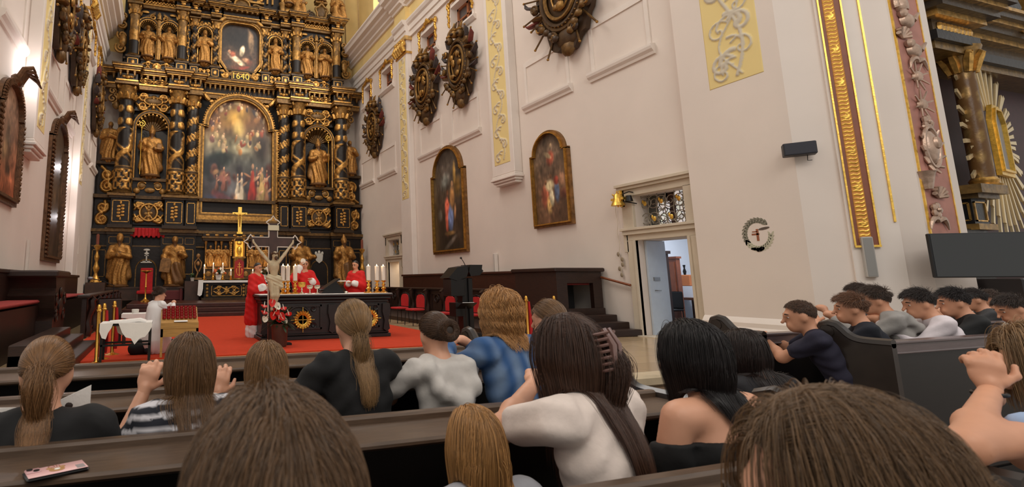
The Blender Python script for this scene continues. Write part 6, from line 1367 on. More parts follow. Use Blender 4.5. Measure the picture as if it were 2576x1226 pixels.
b3 = [(.5, .5, .3, .3, 0, (86, 70, 54), .9), (.4, .4, .2, .12, .3, (120, 96, 70), .7), (.6, .25, .16, .08, 0, (70, 50, 40), .7)]
wall_painting('very tall dark painting in a carved frame on the left wall', 'left', 18.05, 2.12, 5.7, 1.1, .95, .17, [(0, (56, 44, 34)), (.5, (84, 66, 48)), (1, (70, 56, 44))], b3, 23, True, .6)
wall_painting('reddish painting in a carved frame cut by the left edge of the picture', 'left', 12.5, 3.15, 5.0, .82, .74, .14, [(0, (140, 76, 50)), (.5, (170, 120, 92)), (1, (160, 132, 110))], b3, 24, True, .55)

# ---- stone door cases with iron transom grilles, rooms behind
M_GRILLE = mat('grille_iron', (150, 142, 128), .4, .6)
def bull_pane():
    m, nt, b = _nodes('bullseye_glass'); L = nt.links; tc = nt.nodes.new('ShaderNodeTexCoord'); v = nt.nodes.new('ShaderNodeTexVoronoi'); v.feature = 'DISTANCE_TO_EDGE'; v.inputs['Scale'].default_value = 9; v2 = nt.nodes.new('ShaderNodeTexVoronoi'); v2.inputs['Scale'].default_value = 9
    L.new(tc.outputs['Object'], v.inputs['Vector']); L.new(tc.outputs['Object'], v2.inputs['Vector'])
    r = nt.nodes.new('ShaderNodeValToRGB'); r.color_ramp.elements[0].position = .06; r.color_ramp.elements[0].color = (.02, .018, .015, 1); r.color_ramp.elements[1].position = .1; r.color_ramp.elements[1].color = (1, 1, 1, 1); L.new(v.outputs['Distance'], r.inputs[0])
    h = nt.nodes.new('ShaderNodeHueSaturation'); h.inputs['Saturation'].default_value = .22; h.inputs['Value'].default_value = 1.0; L.new(v2.outputs['Color'], h.inputs['Color'])
    ad = nt.nodes.new('ShaderNodeMix'); ad.data_type = 'RGBA'; ad.inputs[0].default_value = .55; ad.inputs[7].default_value = (.92, .9, .84, 1); L.new(h.outputs[0], ad.inputs[6])
    mx = nt.nodes.new('ShaderNodeMix'); mx.data_type = 'RGBA'; mx.blend_type = 'MULTIPLY'; mx.inputs[0].default_value = 1; L.new(r.outputs[0], mx.inputs[6]); L.new(ad.outputs[2], mx.inputs[7])
    L.new(mx.outputs[2], b.inputs['Base Color']); L.new(mx.outputs[2], b.inputs['Emission Color']); b.inputs['Emission Strength'].default_value = .45; b.inputs['Roughness'].default_value = .2; return m
M_BULL = bull_pane()
for i, (y0, y1) in enumerate(DOORS):
    yc = (y0 + y1) / 2; d = MB(); xo = XR
    def jamb(ya, yb, za, zb, o=.08): d.span((xo - o, ya, za), (xo + .0, yb, zb), bev=.006)
    for s, e in ((y0, -1), (y1, 1)):
        a, b = sorted((s, s + e * .24)); jamb(a, b, 0, 2.22); a, b = sorted((s, s + e * .3)); jamb(a, b, 2.5, 3.32); a, b = sorted((s + e * .2, s + e * .33)); jamb(a, b, 1.95, 2.5); jamb(a, b, 3.05, 3.5); a, b = sorted((s, s + e * .06)); jamb(a, b, 0, 2.22, .11)
    jamb(y0 - .24, y1 + .24, 2.22, 2.42); jamb(y0 - .3, y1 + .3, 2.36, 2.46, .14); jamb(y0 - .34, y1 + .34, 2.46, 2.52, .18); jamb(y0 - .3, y1 + .3, 3.3, 3.46); jamb(y0 - .36, y1 + .36, 3.46, 3.53, .15); jamb(y0 - .38, y1 + .38, 3.53, 3.6, .2)
    do = struct(d.build('door_%d' % (i + 1), M_STONE, smooth=0)); MB().span((XR - .25, y0 - .4, 0), (XR + .7, y1 + .4, .02)).build('threshold', M_STONE, do, 0)
    g = MB(); gw = y1 - y0
    for k in range(6):
        for j in range(2):
            c = (y0 + gw * (k + .5) / 6, 2.71 + .39 * j); s = 1 if (k + j) % 2 else -1; g.tube([(XR + .22, c[0] + p, c[1] + q) for p, q in spiral(0, 0, .03, .19, k, 1.8 * s, 26)], .011, 5)
    for k in range(7): g.tube([(XR + .22, y0 + gw * k / 6, 2.5), (XR + .22, y0 + gw * k / 6 + .05, 2.9), (XR + .22, y0 + gw * k / 6, 3.3)], .011, 5)
    g.build('transom_grille', M_GRILLE, do, 60)
    lv = MB()
    for k in range(6): c = (y0 + gw * (k + .5) / 6, 2.71 + .39 * (k % 2)); lv.ball((XR + .2, c[0], c[1]), (.015, .05, .06), 7); lv.ball((XR + .2, c[0] + .05, c[1] + .05), (.012, .03, .05), 6)
    lv.build('gilded_leaf', M_GOLDB, do, 60)
    MB().span((XR + .42, y0, 2.5), (XR + .44, yc - .02, 3.3)).span((XR + .4, yc - .12, 2.5), (XR + .46, yc + .16, 3.3)).build('transom_frame', mat('transom_wood', (60, 34, 24), .5), do, 0)
    MB().span((XR + .37, y0, 2.5), (XR + .39, yc - .1, 3.3)).build('bullseye_pane', M_BULL, do, 0); MB().span((XR + .37, yc + .06, 2.5), (XR + .39, y1 - .3, 3.1)).build('bullseye_pane', M_BULL, do, 0); MB().span((XR + .4, yc + .1, 2.5), (XR + .42, y1, 3.3)).build('transom_pane', mat('pane_grey', (92, 90, 84), .2), do, 0)
# sacristy seen through the near door
M_SAC = mat('sacristy_wall', (206, 208, 214), .9)
struct(MB().span((11.56, 4.0, -.02), (17, 12.5, 0)).build('floor_sacristy', mat('sacristy_floor', (150, 130, 104), .4), smooth=0)); struct(MB().span((16.5, 7.9, 0), (16.6, 12.5, 3.4)).span((11.56, 12.4, 0), (16.6, 12.5, 3.4)).span((11.56, 7.9, 0), (16.6, 8.02, 3.4)).span((11.56, 7.9, 3.4), (16.6, 12.5, 3.5)).build('wall_sacristy', M_SAC, smooth=0))
lamp('sacristy_window_light', 'AREA', (14.2, 10.5, 3.3), (14.2, 10.4, 0), 130, (.82, .9, 1), 1.6)  # added cool lamp under the ceiling, not daylight from a window
t = thing('door_leaf', 'pale blue door leaf standing open inside the near doorway', 'door', (10.98, 9.635, .02)); M_LEAF = mat('leaf_blue', (196, 208, 222), .6, var=.04); MB().span((0, -.06, 0), (.58, -.01, 2.19)).build('panel', M_LEAF, t, 0); m = MB(); m.span((.12, -.09, 1.25), (.3, -.06, 1.33)); m.tube([(.14, -.06, 1.02), (.14, -.12, 1.02), (.26, -.12, 1.02)], .012, 6); m.build('handle', mat('handle_steel', (150, 150, 150), .3, .8), t, 0)
def sq(px, py, X): p = at(px, py, X=X); return float(p[1]), float(p[2])
X_ = 13.2; a = sq(1652, 640, X_); b = sq(1672, 640, X_)
tag(MB().span((X_, b[0], 0), (X_ + .12, a[0], a[1])).span((X_ - .05, b[0] - .04, a[1]), (X_ + .17, a[0] + .04, a[1] + .08)).build('tall_cabinet', mat('cabinet_dark', (52, 30, 24), .45), None, 0), 'tall dark cabinet just behind the open blue door', 'cabinet')
X_ = 14.4; a = sq(1673, 652, X_); b = sq(1700, 652, X_); c = sq(1700, 745, X_)
t = thing('brown_cabinet', 'reddish brown cabinet standing in the room behind the near doorway', 'cabinet', (X_, (a[0] + b[0]) / 2, 0)); w_ = (a[0] - b[0]) / 2; MB().span((0, -w_, 0), (.15, w_, a[1])).span((-.03, -w_ - .03, a[1]), (.18, w_ + .03, a[1] + .06)).build('body', mat('cabinet_brown', (116, 62, 40), .4, var=.2), t, 0); MB().span((-.02, -w_ + .06, c[1]), (0, w_ - .06, a[1] - .1)).build('door', mat('cabinet_door', (134, 74, 48), .4, var=.2), t, 0)
X_ = 15.2; a = sq(1708, 692, X_); b = sq(1737, 720, X_); t = thing('wooden_box', 'small orange brown wooden box in the room behind the near doorway', 'box', (X_, (a[0] + b[0]) / 2, b[1])); w_ = (a[0] - b[0]) / 2; MB().span((0, -w_, 0), (.3, w_, a[1] - b[1]), bev=.02).build('body', mat('box_orange', (176, 104, 60), .5), t, 30); MB().lathe([(.03, 0), (.05, .1), (.02, .2), (.04, .3)], (.1, w_ * .3, a[1] - b[1]), 8).build('ornament', M_IRON, t, 50)
a = sq(1690, 748, 14.9); b = sq(1775, 748, 14.9); t = thing('sacristy_table', 'brown table in the room behind the near doorway', 'table', (15.1, 9.0, 0)); MB().span((-.3, b[0] - 9.0, a[1] - .07), (.6, a[0] - 9.0, a[1])).build('tabletop', mat('table_brown', (96, 60, 44), .4), t, 0)
for yy in (b[0] - 8.9, a[0] - 9.25): MB().span((-.2, yy, 0), (-.1, yy + .1, a[1] - .07)).span((.4, yy, 0), (.5, yy + .1, a[1] - .07)).build('leg', mat('table_brown', (96, 60, 44), .4), t, 0)
tag(MB().span((15.15, sq(1708, 692, 15.2)[0] - .6, a[1]), (15.55, sq(1708, 692, 15.2)[0] + .05, sq(1708, 720, 15.2)[1])).build('box_stand', M_SAC, None, 0), 'pale block on the table carrying the wooden box', 'block')
t = thing('desk_chair', 'dark chair in front of the brown table behind the near doorway', 'chair', (14.1, sq(1693, 790, 14.1)[0], 0)); MB().span((-.22, -.2, .4), (.22, .2, .46), bev=.02).build('seat', M_IRON, t, 30); MB().span((.17, -.2, .46), (.22, .2, .95), bev=.02).build('backrest', M_IRON, t, 30)
for sx in (-1, 1):
    for sy in (-1, 1): MB().tube([(sx * .18, sy * .17, .4), (sx * .19, sy * .18, 0)], .018, 6).build('leg', M_IRON, t, 60)
# warm room behind the far door
struct(MB().span((12.6, 21.5, 0), (12.7, 25.5, 3)).build('wall_far_room', mat('far_room', (246, 226, 190), .9), smooth=0)); lamp('far_room_light', 'POINT', (12.0, 23.6, 2.4), (0, 0, 0), 60, (1, .85, .62), .2)
tag(MB().span((XR + .78, 22.7, .02), (XR + .84, 23.25, 2.2)).build('door_leaf', mat('leaf_brown', (84, 52, 36), .45, var=.2), None, 0), 'brown door leaf half closing the far doorway', 'door')

# ---- small fittings
p = at(1562, 500, X=XR - .25); t = thing('sanctus_bell', 'gilded bell with bracket at the upper left corner of the near doorway', 'bell', p); m = MB(); m.lathe([(.16, -.16), (.15, -.13), (.1, -.02), (.08, .1), (.03, .15)], (0, .1, 0), 12); m.span((-.03, -.02, -.2), (.03, .03, .2)); m.span((-.05, -.1, -.03), (.05, .25, .03))
for k in range(8): q = k * PI / 4; m.tube([(0, .1, 0), (.0, .1 + .2 * math.cos(q), .2 * math.sin(q))], [.04, .015], 5)
m.build('bell_body', M_GOLDB, t, 50); m = MB(); m.tube([(.25, -.2, .12), (.05, -.2, .14), (0, -.05, .1)], .015, 5); m.tube([(.25, -.2, -.14), (.05, -.2, -.12), (0, -.05, -.08)], .015, 5); m.lathe([(.09, -.09), (.06, .05)], (.05, -.18, 0), 10); m.build('bracket', M_IRON, t, 50)
t = thing('bell_pull', 'thin chain with small leaf shaped discs hanging beside the near doorway', 'chain', (XR - .05, float(at(1560, 600, X=XR)[1]), 2.0)); m = MB(); z0 = float(at(1556, 520, X=XR)[2]) - 2; z1 = float(at(1566, 692, X=XR)[2]) - 2; m.tube([(0, .02 * math.sin(k), z0 + (z1 - z0) * k / 20) for k in range(21)], .006, 5); m.build('chain', M_STONE, t, 60); m = MB()
for k, s in ((14, 1), (15.5, -1), (17, -1), (18.2, 1), (20, 0)): m.ball((0, .05 * s, z0 + (z1 - z0) * k / 20), (.015, .045, .06), 8)
m.build('disc', mat('disc_grey', (150, 134, 112), .5), t, 60)
# consecration cross in a painted wreath
t = thing('wreath_emblem', 'grey green painted wreath around a small brown cross on the pier', 'wall painting', (10.6, 6.86, 2.12)); X0 = -.004
def leafy(mb, y, z, r1, r2, a): c, s = math.cos(a), math.sin(a); mb.prism([(y + r1 * math.cos(q) * c - r2 * math.sin(q) * s, z + r1 * math.cos(q) * s + r2 * math.sin(q) * c) for q in np.linspace(0, 2 * PI, 10, endpoint=False)], X0, 0, 'x')
for nm, cc, lo, hi in (('wreath_dark', (128, 124, 108), .5, 3.3), ('wreath_pale', (186, 182, 158), 3.3, 5.9)):
    m = MB()
    for k in range(13):
        q = lo + (hi - lo) * k / 12 + .35
        for o in (.24, .29): leafy(m, -o * math.cos(q) * .85, o * math.sin(q) * 1.0, .055, .016, -q + PI / 2 + (.5 if o > .25 else -.5))
    m.build(nm, mat(nm, cc, .9, var=.15), t, 0)
m = MB(); m.prism([(-.02, -.12), (.02, -.12), (.02, .1), (-.02, .1)], X0 * 1.3, 0, 'x'); m.prism([(-.03, -.01), (.1, -.01), (.1, .02), (-.03, .02)], X0 * 1.3, 0, 'x'); m.prism([(-.0, .045), (.09, .045), (.09, .062), (-.0, .062)], X0 * 1.3, 0, 'x'); m.build('painted_cross', mat('cross_red_brown', (150, 90, 62), .9), t, 0); m = MB(); leafy(m, .06, -.27, .09, .03, .1); leafy(m, -.02, -.28, .08, .04, -.4); leafy(m, -.12, .1, .1, .025, -.15); m.build('painted_ribbon', mat('ribbon_grey', (96, 82, 72), .9), t, 0)
def cpl(px, py, o=.0):
    """point on the chamfer of the pier, o in front of it"""
    d = RC.T @ np.array([(px - CX) / F, (py - CY) / F, 1.0]); n = np.array([1, 1, 0.]); s = (16.7 - o * 1.414 - n @ EYE) / (n @ d); return EYE + s * d
p = cpl(2010, 376, .16); t = thing('wall_speaker', 'small black speaker box high on the corner of the pier', 'speaker', p, PI / 4 * 0 - .9); MB().span((-.22, -.1, -.11), (.22, .1, .11), bev=.01).build('cabinet', mat('speaker_black', (34, 34, 42), .5), t, 0); MB().span((-.2, -.108, -.09), (.2, -.1, .09)).build('grille', mat('grille_dark', (46, 46, 54), .7), t, 0); MB().tube([(.1, 0, -.1), (.1, .05, -.2), (.16, .06, -.2)], .006, 5).build('cable', M_IRON, t, 60)
p = cpl(2185, 647, .08); t = thing('column_speaker', 'slim grey column speaker under the gold band of the pier', 'speaker', p, -PI / 4); MB().span((-.07, -.06, -.33), (.07, .06, .33), bev=.01).build('cabinet', mat('speaker_grey', (176, 172, 166), .5), t, 0); MB().span((-.055, -.066, -.31), (.055, -.06, .31)).build('grille', mat('grille_grey', (140, 138, 134), .6), t, 0)
p = at(1247, 665, X=XR - .08); t = thing('column_speaker', 'slim white column speaker on the right wall above the choir stall', 'speaker', p); MB().span((-.06, -.06, -.36), (.06, .06, .36), bev=.01).build('cabinet', M_TRIM, t, 0); MB().span((-.066, -.045, -.34), (-.06, .045, .34)).build('grille', mat('grille_white', (200, 192, 184), .7), t, 0)
t = thing('candle_holder', 'tall thin white holder on the left wall above the stall', 'holder', (XL + .05, 15.1, 1.9)); MB().span((-.03, -.04, -.3), (.03, -.01, .5)).span((-.03, .06, -.3), (.03, .09, .5)).build('rails', M_TRIM, t, 0)
# television on the pier
tc_ = at(2462, 642, Y=4.55); t = thing('television', 'wide dark television screen in front of the pier', 'television', tc_, -.52); M_TVB = mat('tv_black', (22, 22, 24), .4); MB().span((-.6, -.03, -.335), (.6, .03, .335), bev=.01).build('housing', M_TVB, t, 0); MB().span((-.58, -.034, -.315), (.58, -.03, .32)).build('screen', mat('tv_screen', (28, 32, 34), .16, spec=.8), t, 0)
m = MB(); m.tube([(0, .03, 0), (.1, .3, 0)], .05, 6); m.span((-.2, .02, -.2), (.2, .06, .2)); m.build('mount', M_IRON, t, 0)
tag(MB().span((12.9, 4.6, -.15), (14.6, 5.2, 1.28), bev=.02).build('side_cabinet', mat('cabinet_black', (36, 30, 30), .35), None, 0), 'dark cabinet standing below the right end of the television', 'cabinet')

# ---------------------------------------------------------------- side altar right of the pier
SY = 6.4
def sp(px, py, y=SY): p = at(px, py, Y=y); return float(p[0]), float(p[2])
c0 = sp(2500, 560); t = thing('side_altar', 'black and gold side altar with a haloed picture right of the pier', 'altar', (c0[0], SY, -.02)); T0 = Matrix.Translation(-Vector(t.location)); B_ = lambda mb, n, m, p=t, sm=30: mb.build(n, m, p, sm, None, T0)
M_SBLK = mat('side_black', (30, 32, 34), .3, var=.2); G_SIDE = mat_gilt('side_gilt', (34, 32, 32), (226, 176, 96), .3, .3)
m = MB(); m.span((14.6, SY + .5, 0), (30, SY + .98, 8.6)); B_(m, 'backboard', mat('side_maroon', (62, 25, 31), .5, var=.2), t, 0)
(xa, za), (xb, zb) = sp(2436, 470, SY - .35), sp(2490, 565, SY - .35); xc = (xa + xb) / 2; m = MB()
m.span((xa - .6, SY - .3, 0), (xb, SY + .5, zb - .1)); m.span((xa, SY - .35, zb), (xb, SY + .5, za - .25)); m.span((xa - .1, SY - .5, za - .25), (xb + .15, SY + .5, za - .16), g=.2); m.span((xa - .2, SY - .6, za - .16), (xb + .25, SY + .5, za + .02), g=.3); m.span((xa - .06, SY - .42, zb - .12), (xb + .1, SY + .5, zb), g=.5); m.span((xa - .9, SY - .1, 0), (xa, SY + .5, za - .2)); panel(m, xa, xb, zb, za - .25, SY - .35, .9, .03, .05)
for y0, y1 in ((SY - .3, SY + .4),): 
    for yy, zz in ((y0, None), (y1, None)): m.span((xa - .02, yy - .015, zb + .08), (xa, yy + .015, za - .33), g=.9)
    for zz in (zb + .08, za - .33): m.span((xa - .02, y0, zz - .015), (xa, y1, zz + .015), g=.9)
B_(m, 'pedestal', G_SIDE, t, 0)
x1, z1 = sp(2412, 172); x2, _ = sp(2390, 300); m = MB(); m.span((xa - .55, SY + .1, za), (xa - .05, SY + .5, z1 + .1)); m.span((xa - .1, SY + .05, za), (xa - .02, SY + .12, z1)); B_(m, 'dark_pilaster', M_SBLK, t, 0)
cx_ = sp(2447, 310, SY - .32)[0]; nt_, nz_ = 24, 60; Tq = np.linspace(0, 2 * PI, nt_, endpoint=False)[:, None]; Zq = np.linspace(0, 1, nz_)[None]; hh = z1 - za; gq = np.clip((np.sin(Tq * 3 + Zq * 14) * np.sin(Tq * 2 - Zq * 25) - .1) * 2, 0, 1) * .6; R = .17 + 0 * Tq * Zq
o = grid_mesh('marbled_column', mat_gilt('marbled', (110, 78, 44), (170, 140, 88), .3, .3), np.stack([cx_ + R * np.cos(Tq), SY - .32 + R * np.sin(Tq), za + hh * Zq + 0 * Tq], -1), None, None, gq, closed_u=True); o.data.transform(T0); o.parent = t
B_(MB().lathe([(.24, 0), (.26, .06), (.2, .1), (.22, .16), (.18, .22)], (cx_, SY - .32, za), 16, g=.9), 'column_base', G_SIDE, t, 50); m = MB(); m.lathe([(.18, 0), (.22, .2), (.34, .55)], (cx_, SY - .32, z1 - .35), 12, g=.4)
for k in range(8): q = k * PI / 4; m.tube([(cx_ + a * math.cos(q), SY - .32 + a * math.sin(q), z1 - .35 + b) for a, b in ((.18, 0), (.25, .25), (.34, .4), (.36, .34))], [.06, .08, .06, .03], 5, g=.95)
B_(m, 'capital', G_SIDE, t, 50)
m = MB(); x0, x3 = xa - .5, 30
for za_, zb_, pr_, g in ((0, .16, .1, .3), (.16, .36, .2, .0), (.36, .62, .12, .05), (.62, .74, .3, .9), (.74, .9, .45, .05), (.9, 1.0, .55, .85), (1.0, 1.14, .65, .05), (1.14, 1.22, .7, .8)):
    m.span((x0 - pr_, SY - .4 - pr_, z1 + za_), (x0 + 1.15 + pr_, SY + .5, z1 + zb_), g=g); m.span((x0 + 1.1, SY + .0 - pr_, z1 + za_), (x3, SY + .5, z1 + zb_), g=g)
for k in range(9): m.ball((x0 - .12, SY - .3 + .1 * k, z1 + .5), (.06, .07, .11), 6, g=.9); m.ball((x0 + .1 + .13 * k, SY - .53, z1 + .48), (.08, .06, .11), 6, g=.85)
B_(m, 'entablature', G_SIDE, t, 0)
m = MB(); xg, zg = sp(2515, 60)
for k in range(26): q = rnd.random() * 6.3; r_ = rnd.random() ** .5; m.ball((xg + .45 * r_ * math.cos(q), SY - .45 - .3 * rnd.random(), zg + .6 * r_ * math.sin(q)), (.12, .09, .13), 7, g=rnd.uniform(.6, 1))
for k in range(5): m.tube([(xg + .3 * k - .5, SY - .4, zg - .5), (xg + .25 * k - .3, SY - .6, zg + .1), (xg + .3 * k - .6, SY - .5, zg + .7)], [.1, .13, .05], 6, g=.8)
x4, z4 = sp(2380, 30); m.ball((x4, SY + .1, z4 + .2), (.3, .2, .5), 9, g=.7); m.ball((x4 - .6, SY + .1, z4 + .6), (.3, .2, .4), 9, g=.5); m.span((xa - .4, SY, z1 + 1.2), (29, SY + .5, 8.4), g=0)
B_(m, 'carved_crown', G_SIDE, t, 50)
# picture and rays
fx0, fz1 = sp(2478, 278, SY - .15); fx1, fz0 = sp(2550, 432, SY - .15); hw, hh = (fx1 - fx0) / 2, (fz1 - fz0) / 2; fc = ((fx0 + fx1) / 2, (fz0 + fz1) / 2); oct_ = lambda w: [(-hw - w, -hh - w), (hw + w, -hh - w), (hw + w, hh * .6 + w * .4), (hw * .55 + w * .4, hh + w), (-hw * .55 - w * .4, hh + w), (-hw - w, hh * .6 + w * .4)]
PM = T0 @ Matrix.Translation((fc[0], SY - .15, fc[1])) @ Matrix.Rotation(.157, 4, 'Z'); m = MB()
for w0, w1, y in ((0, .05, -.08), (.05, .13, -.04)):
    a, b = oct_(w0), oct_(w1)
    for i in range(6): j = (i + 1) % 6; m.prism([a[i], b[i], b[j], a[j]], y, .04, 'y')
pf = m.build('picture_frame', M_GOLDB, t, 0, None, PM); MB().prism(oct_(.01), -.01, .03, 'y').build('picture', mat('picture_glass', (140, 142, 148), .5, var=.1, vscale=1.5), pf, 0, None, PM)
for k in range(64):
    q = 2 * PI * k / 64; L0 = max(hw, hh) * (.95 + .15 * abs(math.sin(q))); L1 = L0 + .85 + .3 * (k % 2) + .3 * abs(math.sin(q)); c, s = math.cos(q), math.sin(q); b = MB(); w0, w1 = .018, .045
    b.prism([(L0 * c + w0 * s, L0 * s - w0 * c), (L1 * c + w1 * s, L1 * s - w1 * c), (L1 * c - w1 * s, L1 * s + w1 * c), (L0 * c - w0 * s, L0 * s + w0 * c)], .06 + .03 * (k % 2), .1 + .03 * (k % 2), 'y'); b.build('ray', mat('ray_pale_gold', (244, 222, 176), .35, .6), t, 0, None, PM)
# ================================================================ people
FLOOR = -.15
M_SKIN = mat('skin', (214, 158, 128), .5, var=.05, vscale=14); M_SKIN2 = mat('skin_tan', (208, 150, 118), .5, var=.05, vscale=14)
M_EYEW = mat('eye_white', (226, 220, 212), .3); M_EYED = mat('eye_dark', (40, 28, 22), .3)
def hair_mat(rgb, rough=.34):
    n = 'hair_%d_%d_%d' % rgb
    if n in MATS: return MATS[n]
    m, nt, b = _nodes(n); L = nt.links; hi = nt.nodes.new('ShaderNodeHairInfo'); r = nt.nodes.new('ShaderNodeValToRGB'); c = np.array(lin(*rgb))
    for e, k in zip(r.color_ramp.elements, (.5, 1.75)): e.color = (*(c * k), 1)
    L.new(hi.outputs['Random'], r.inputs[0]); L.new(r.outputs[0], b.inputs['Base Color']); b.inputs['Roughness'].default_value = rough; b.inputs['Specular IOR Level'].default_value = .45
    MATS[n] = m; return m
def unit(v): v = np.asarray(v, float); return v / np.maximum(np.linalg.norm(v, axis=-1, keepdims=True), 1e-9)
def strands(name, m, P, r0, parent, origin):
    """P: N x n x 3 strand points -> one head of hair"""
    N, n = P.shape[:2]; hc = bpy.data.hair_curves.new(name); hc.add_curves([n] * N)
    hc.attributes['position'].data.foreach_set('vector', np.ascontiguousarray((P - origin).reshape(-1, 3), np.float32).ravel())
    a = hc.attributes.get('radius') or hc.attributes.new('radius', 'FLOAT', 'POINT'); a.data.foreach_set('value', np.tile(np.linspace(r0, r0 * .45, n), N).astype(np.float32))
    hc.materials.append(m); o = bpy.data.objects.new(name, hc); COL.objects.link(o); o.parent = parent; o['kind'] = 'stuff'; return o
def hand(parent, w, d, nrm, curl, s, origin, m, side=1, name='hand', spread=.16):
    """w wrist, d pointing direction, nrm back of the hand, curl per joint"""
    d = unit(d); nrm = unit(np.asarray(nrm) - d * (np.asarray(nrm) @ d)); x = np.cross(d, nrm) * side; w = np.asarray(w)
    B = np.stack([x, d, nrm], 1); pr = [('cap', w - d * .02 * s, w + d * .02 * s, .026 * s, .025 * s), ('ell', w + d * .052 * s, (.04 * s, .052 * s, .016 * s), B), ('cap', w + d * .07 * s - x * .025 * s, w + d * .08 * s + x * .026 * s, .015 * s, .014 * s)]
    for k, (ox, L) in enumerate(((-.031, .072), (-.011, .08), (.01, .075), (.03, .058))):
        p = w + d * (.088 - .006 * abs(k - 1)) * s + x * ox * s; dd = unit(d + x * (k - 1.4) * spread * .5); a = 0
        for seg, (f, r) in enumerate(((.45, .0092), (.31, .0084), (.24, .0075))):
            a += curl[seg] * (1 + .12 * k); u = dd * math.cos(a) - nrm * math.sin(a); q = p + u * L * f * s; pr.append(('cap', p, q, r * s, r * .93 * s)); p = q
    p = w + d * .028 * s - x * .03 * s; u = unit(d * .6 - x * .75 - nrm * .35); q = p + u * .042 * s; pr.append(('cap', p, q, .0125 * s, .0105 * s)); u = unit(d * .95 - x * .2 - nrm * .4); pr.append(('cap', q, q + u * .034 * s, .0105 * s, .008 * s))
    return solid(name, m, pr, .0048 * max(s, .9), .009, parent, origin=origin)
def person(label, H, yaw=0, lean=.1, s=.92, hyaw=None, hpitch=.0, htilt=0, arms=None, top=(20, 20, 22), sleeve='short', hair=None, hcol=(90, 64, 42), skin=None, h=.0125, face=False, legs='kneel', pants=(34, 34, 44), hands=(), topmat=None, topcol=None, floor=FLOOR, hood=False, folds=.004, shoulder=.165, N=4200, cut=None, rad=.0006):
    H = np.asarray(H, float); skin = skin or M_SKIN; hyaw = yaw if hyaw is None else hyaw; u = np.array([0, 0, 1.])
    f = np.array([-math.sin(yaw), math.cos(yaw), 0]); r = np.array([math.cos(yaw), math.sin(yaw), 0])
    fh = np.array([-math.sin(hyaw) * math.cos(hpitch), math.cos(hyaw) * math.cos(hpitch), -math.sin(hpitch)]); rh = np.array([math.cos(hyaw), math.sin(hyaw), 0]); rh = unit(rh * math.cos(htilt) + np.cross(fh, rh) * -math.sin(htilt) * -1); uh = np.cross(rh, fh); HB = np.stack([rh, fh, uh], 1)
    dn = -(u * math.cos(lean) + f * math.sin(lean)); ft = np.cross(-dn, -r) * -1; ft = f * math.cos(lean) - u * math.sin(lean); TB = np.stack([r, ft, -dn], 1)
    o = np.array([H[0] - f[0] * .1, H[1] - f[1] * .1, floor])
    t = thing('person', label, 'person', o)
    hp = lambda x, y, z: H + (rh * x + fh * y + uh * z) * s
    C7 = H - uh * .11 * s - fh * .035 * s + dn * .02 * s; SC = C7 + dn * .05 * s; CH = C7 + dn * .19 * s; WA = C7 + dn * .36 * s; HP = C7 + dn * .5 * s
    head = [('ell', hp(0, -.012, .028), np.array([.077, .094, .09]) * s, HB), ('ell', hp(0, .022, -.04), np.array([.06, .066, .075]) * s, HB), ('ell', hp(0, .06, -.088), np.array([.032, .034, .025]) * s, HB)]
    for k in (-1, 1): head += [('ell', hp(k * .077, -.008, -.012), np.array([.007, .015, .026]) * s, HB)]
    fine = [('cap', hp(0, .088, .015), hp(0, .122, -.026), .008 * s, .012 * s), ('cap', hp(-.024, .082, .028), hp(.024, .082, .028), .013 * s, .013 * s), ('cap', hp(-.016, .084, -.052), hp(.016, .084, -.052), .008 * s, .008 * s), ('cap', hp(-.014, .082, -.066), hp(.014, .082, -.066), .009 * s, .009 * s)]
    head += fine
    neck = [('cap', C7 - dn * .0 * s, hp(0, -.03, -.05), .054 * s, .046 * s)]
    tor = [('cap', SC - r * (shoulder - .045) * s, SC + r * (shoulder - .045) * s, .058 * s, .058 * s), ('ell', CH, np.array([.15, .1, .19]) * s, TB), ('ell', WA, np.array([.135, .095, .15]) * s, TB), ('ell', HP, np.array([.155, .115, .13]) * s, TB), ('cap', C7 + dn * .0, SC, .055 * s, .07 * s)]
    arms = arms or {}; limb, slv = [], []
    ends = {}
    for k, nm in ((-1, 'L'), (1, 'R')):
        S_ = SC + r * k * shoulder * s; e_, w_ = arms.get(nm, ((.07, .08, -.27), (-.02, .27, -.24)))[:2]
        if isinstance(e_, np.ndarray): E_, W_ = e_, w_
        else: E_ = S_ + (r * k * e_[0] + f * e_[1] + u * e_[2]) * s; W_ = S_ + (r * k * w_[0] + f * w_[1] + u * w_[2]) * s
        ends[nm] = (E_, W_)
        limb += [('cap', S_, E_, .05 * s, .04 * s), ('cap', E_, E_ + (W_ - E_) * .35, .041 * s, .038 * s), ('cap', E_ + (W_ - E_) * .35, W_, .038 * s, .026 * s)]
        if nm not in hands: limb += [('ell', W_ + unit(W_ - E_) * .05 * s, np.array([.036, .05, .03]) * s, None)]
        if sleeve == 'short': q = S_ + (E_ - S_) * .6; slv += [('cap', S_, q, .064 * s, .062 * s)]
        elif sleeve == 'long': slv += [('cap', S_, E_, .065 * s, .056 * s), ('cap', E_, E_ + (W_ - E_) * .93, .056 * s, .042 * s)]
    lg = []
    for k in (-1, 1):
        hj = HP + r * k * .085 * s
        if legs == 'kneel': kn = np.array([*(hj + f * .16 * s)[:2], floor + .09]); an = kn - f * .38 * s - u * .02
        elif legs == 'sit': kn = hj + f * .4 * s - u * .02; an = np.array([*kn[:2], floor + .05])
        else: kn = (hj + np.array([*hj[:2], floor])) / 2 + f * .03; an = np.array([*hj[:2], floor + .06])
        lg += [('cap', hj, kn, .082 * s, .058 * s), ('cap', kn, an, .056 * s, .036 * s)]
    solid('body', skin, head + neck + tor + limb + lg, h, .03 * s, t, origin=o)
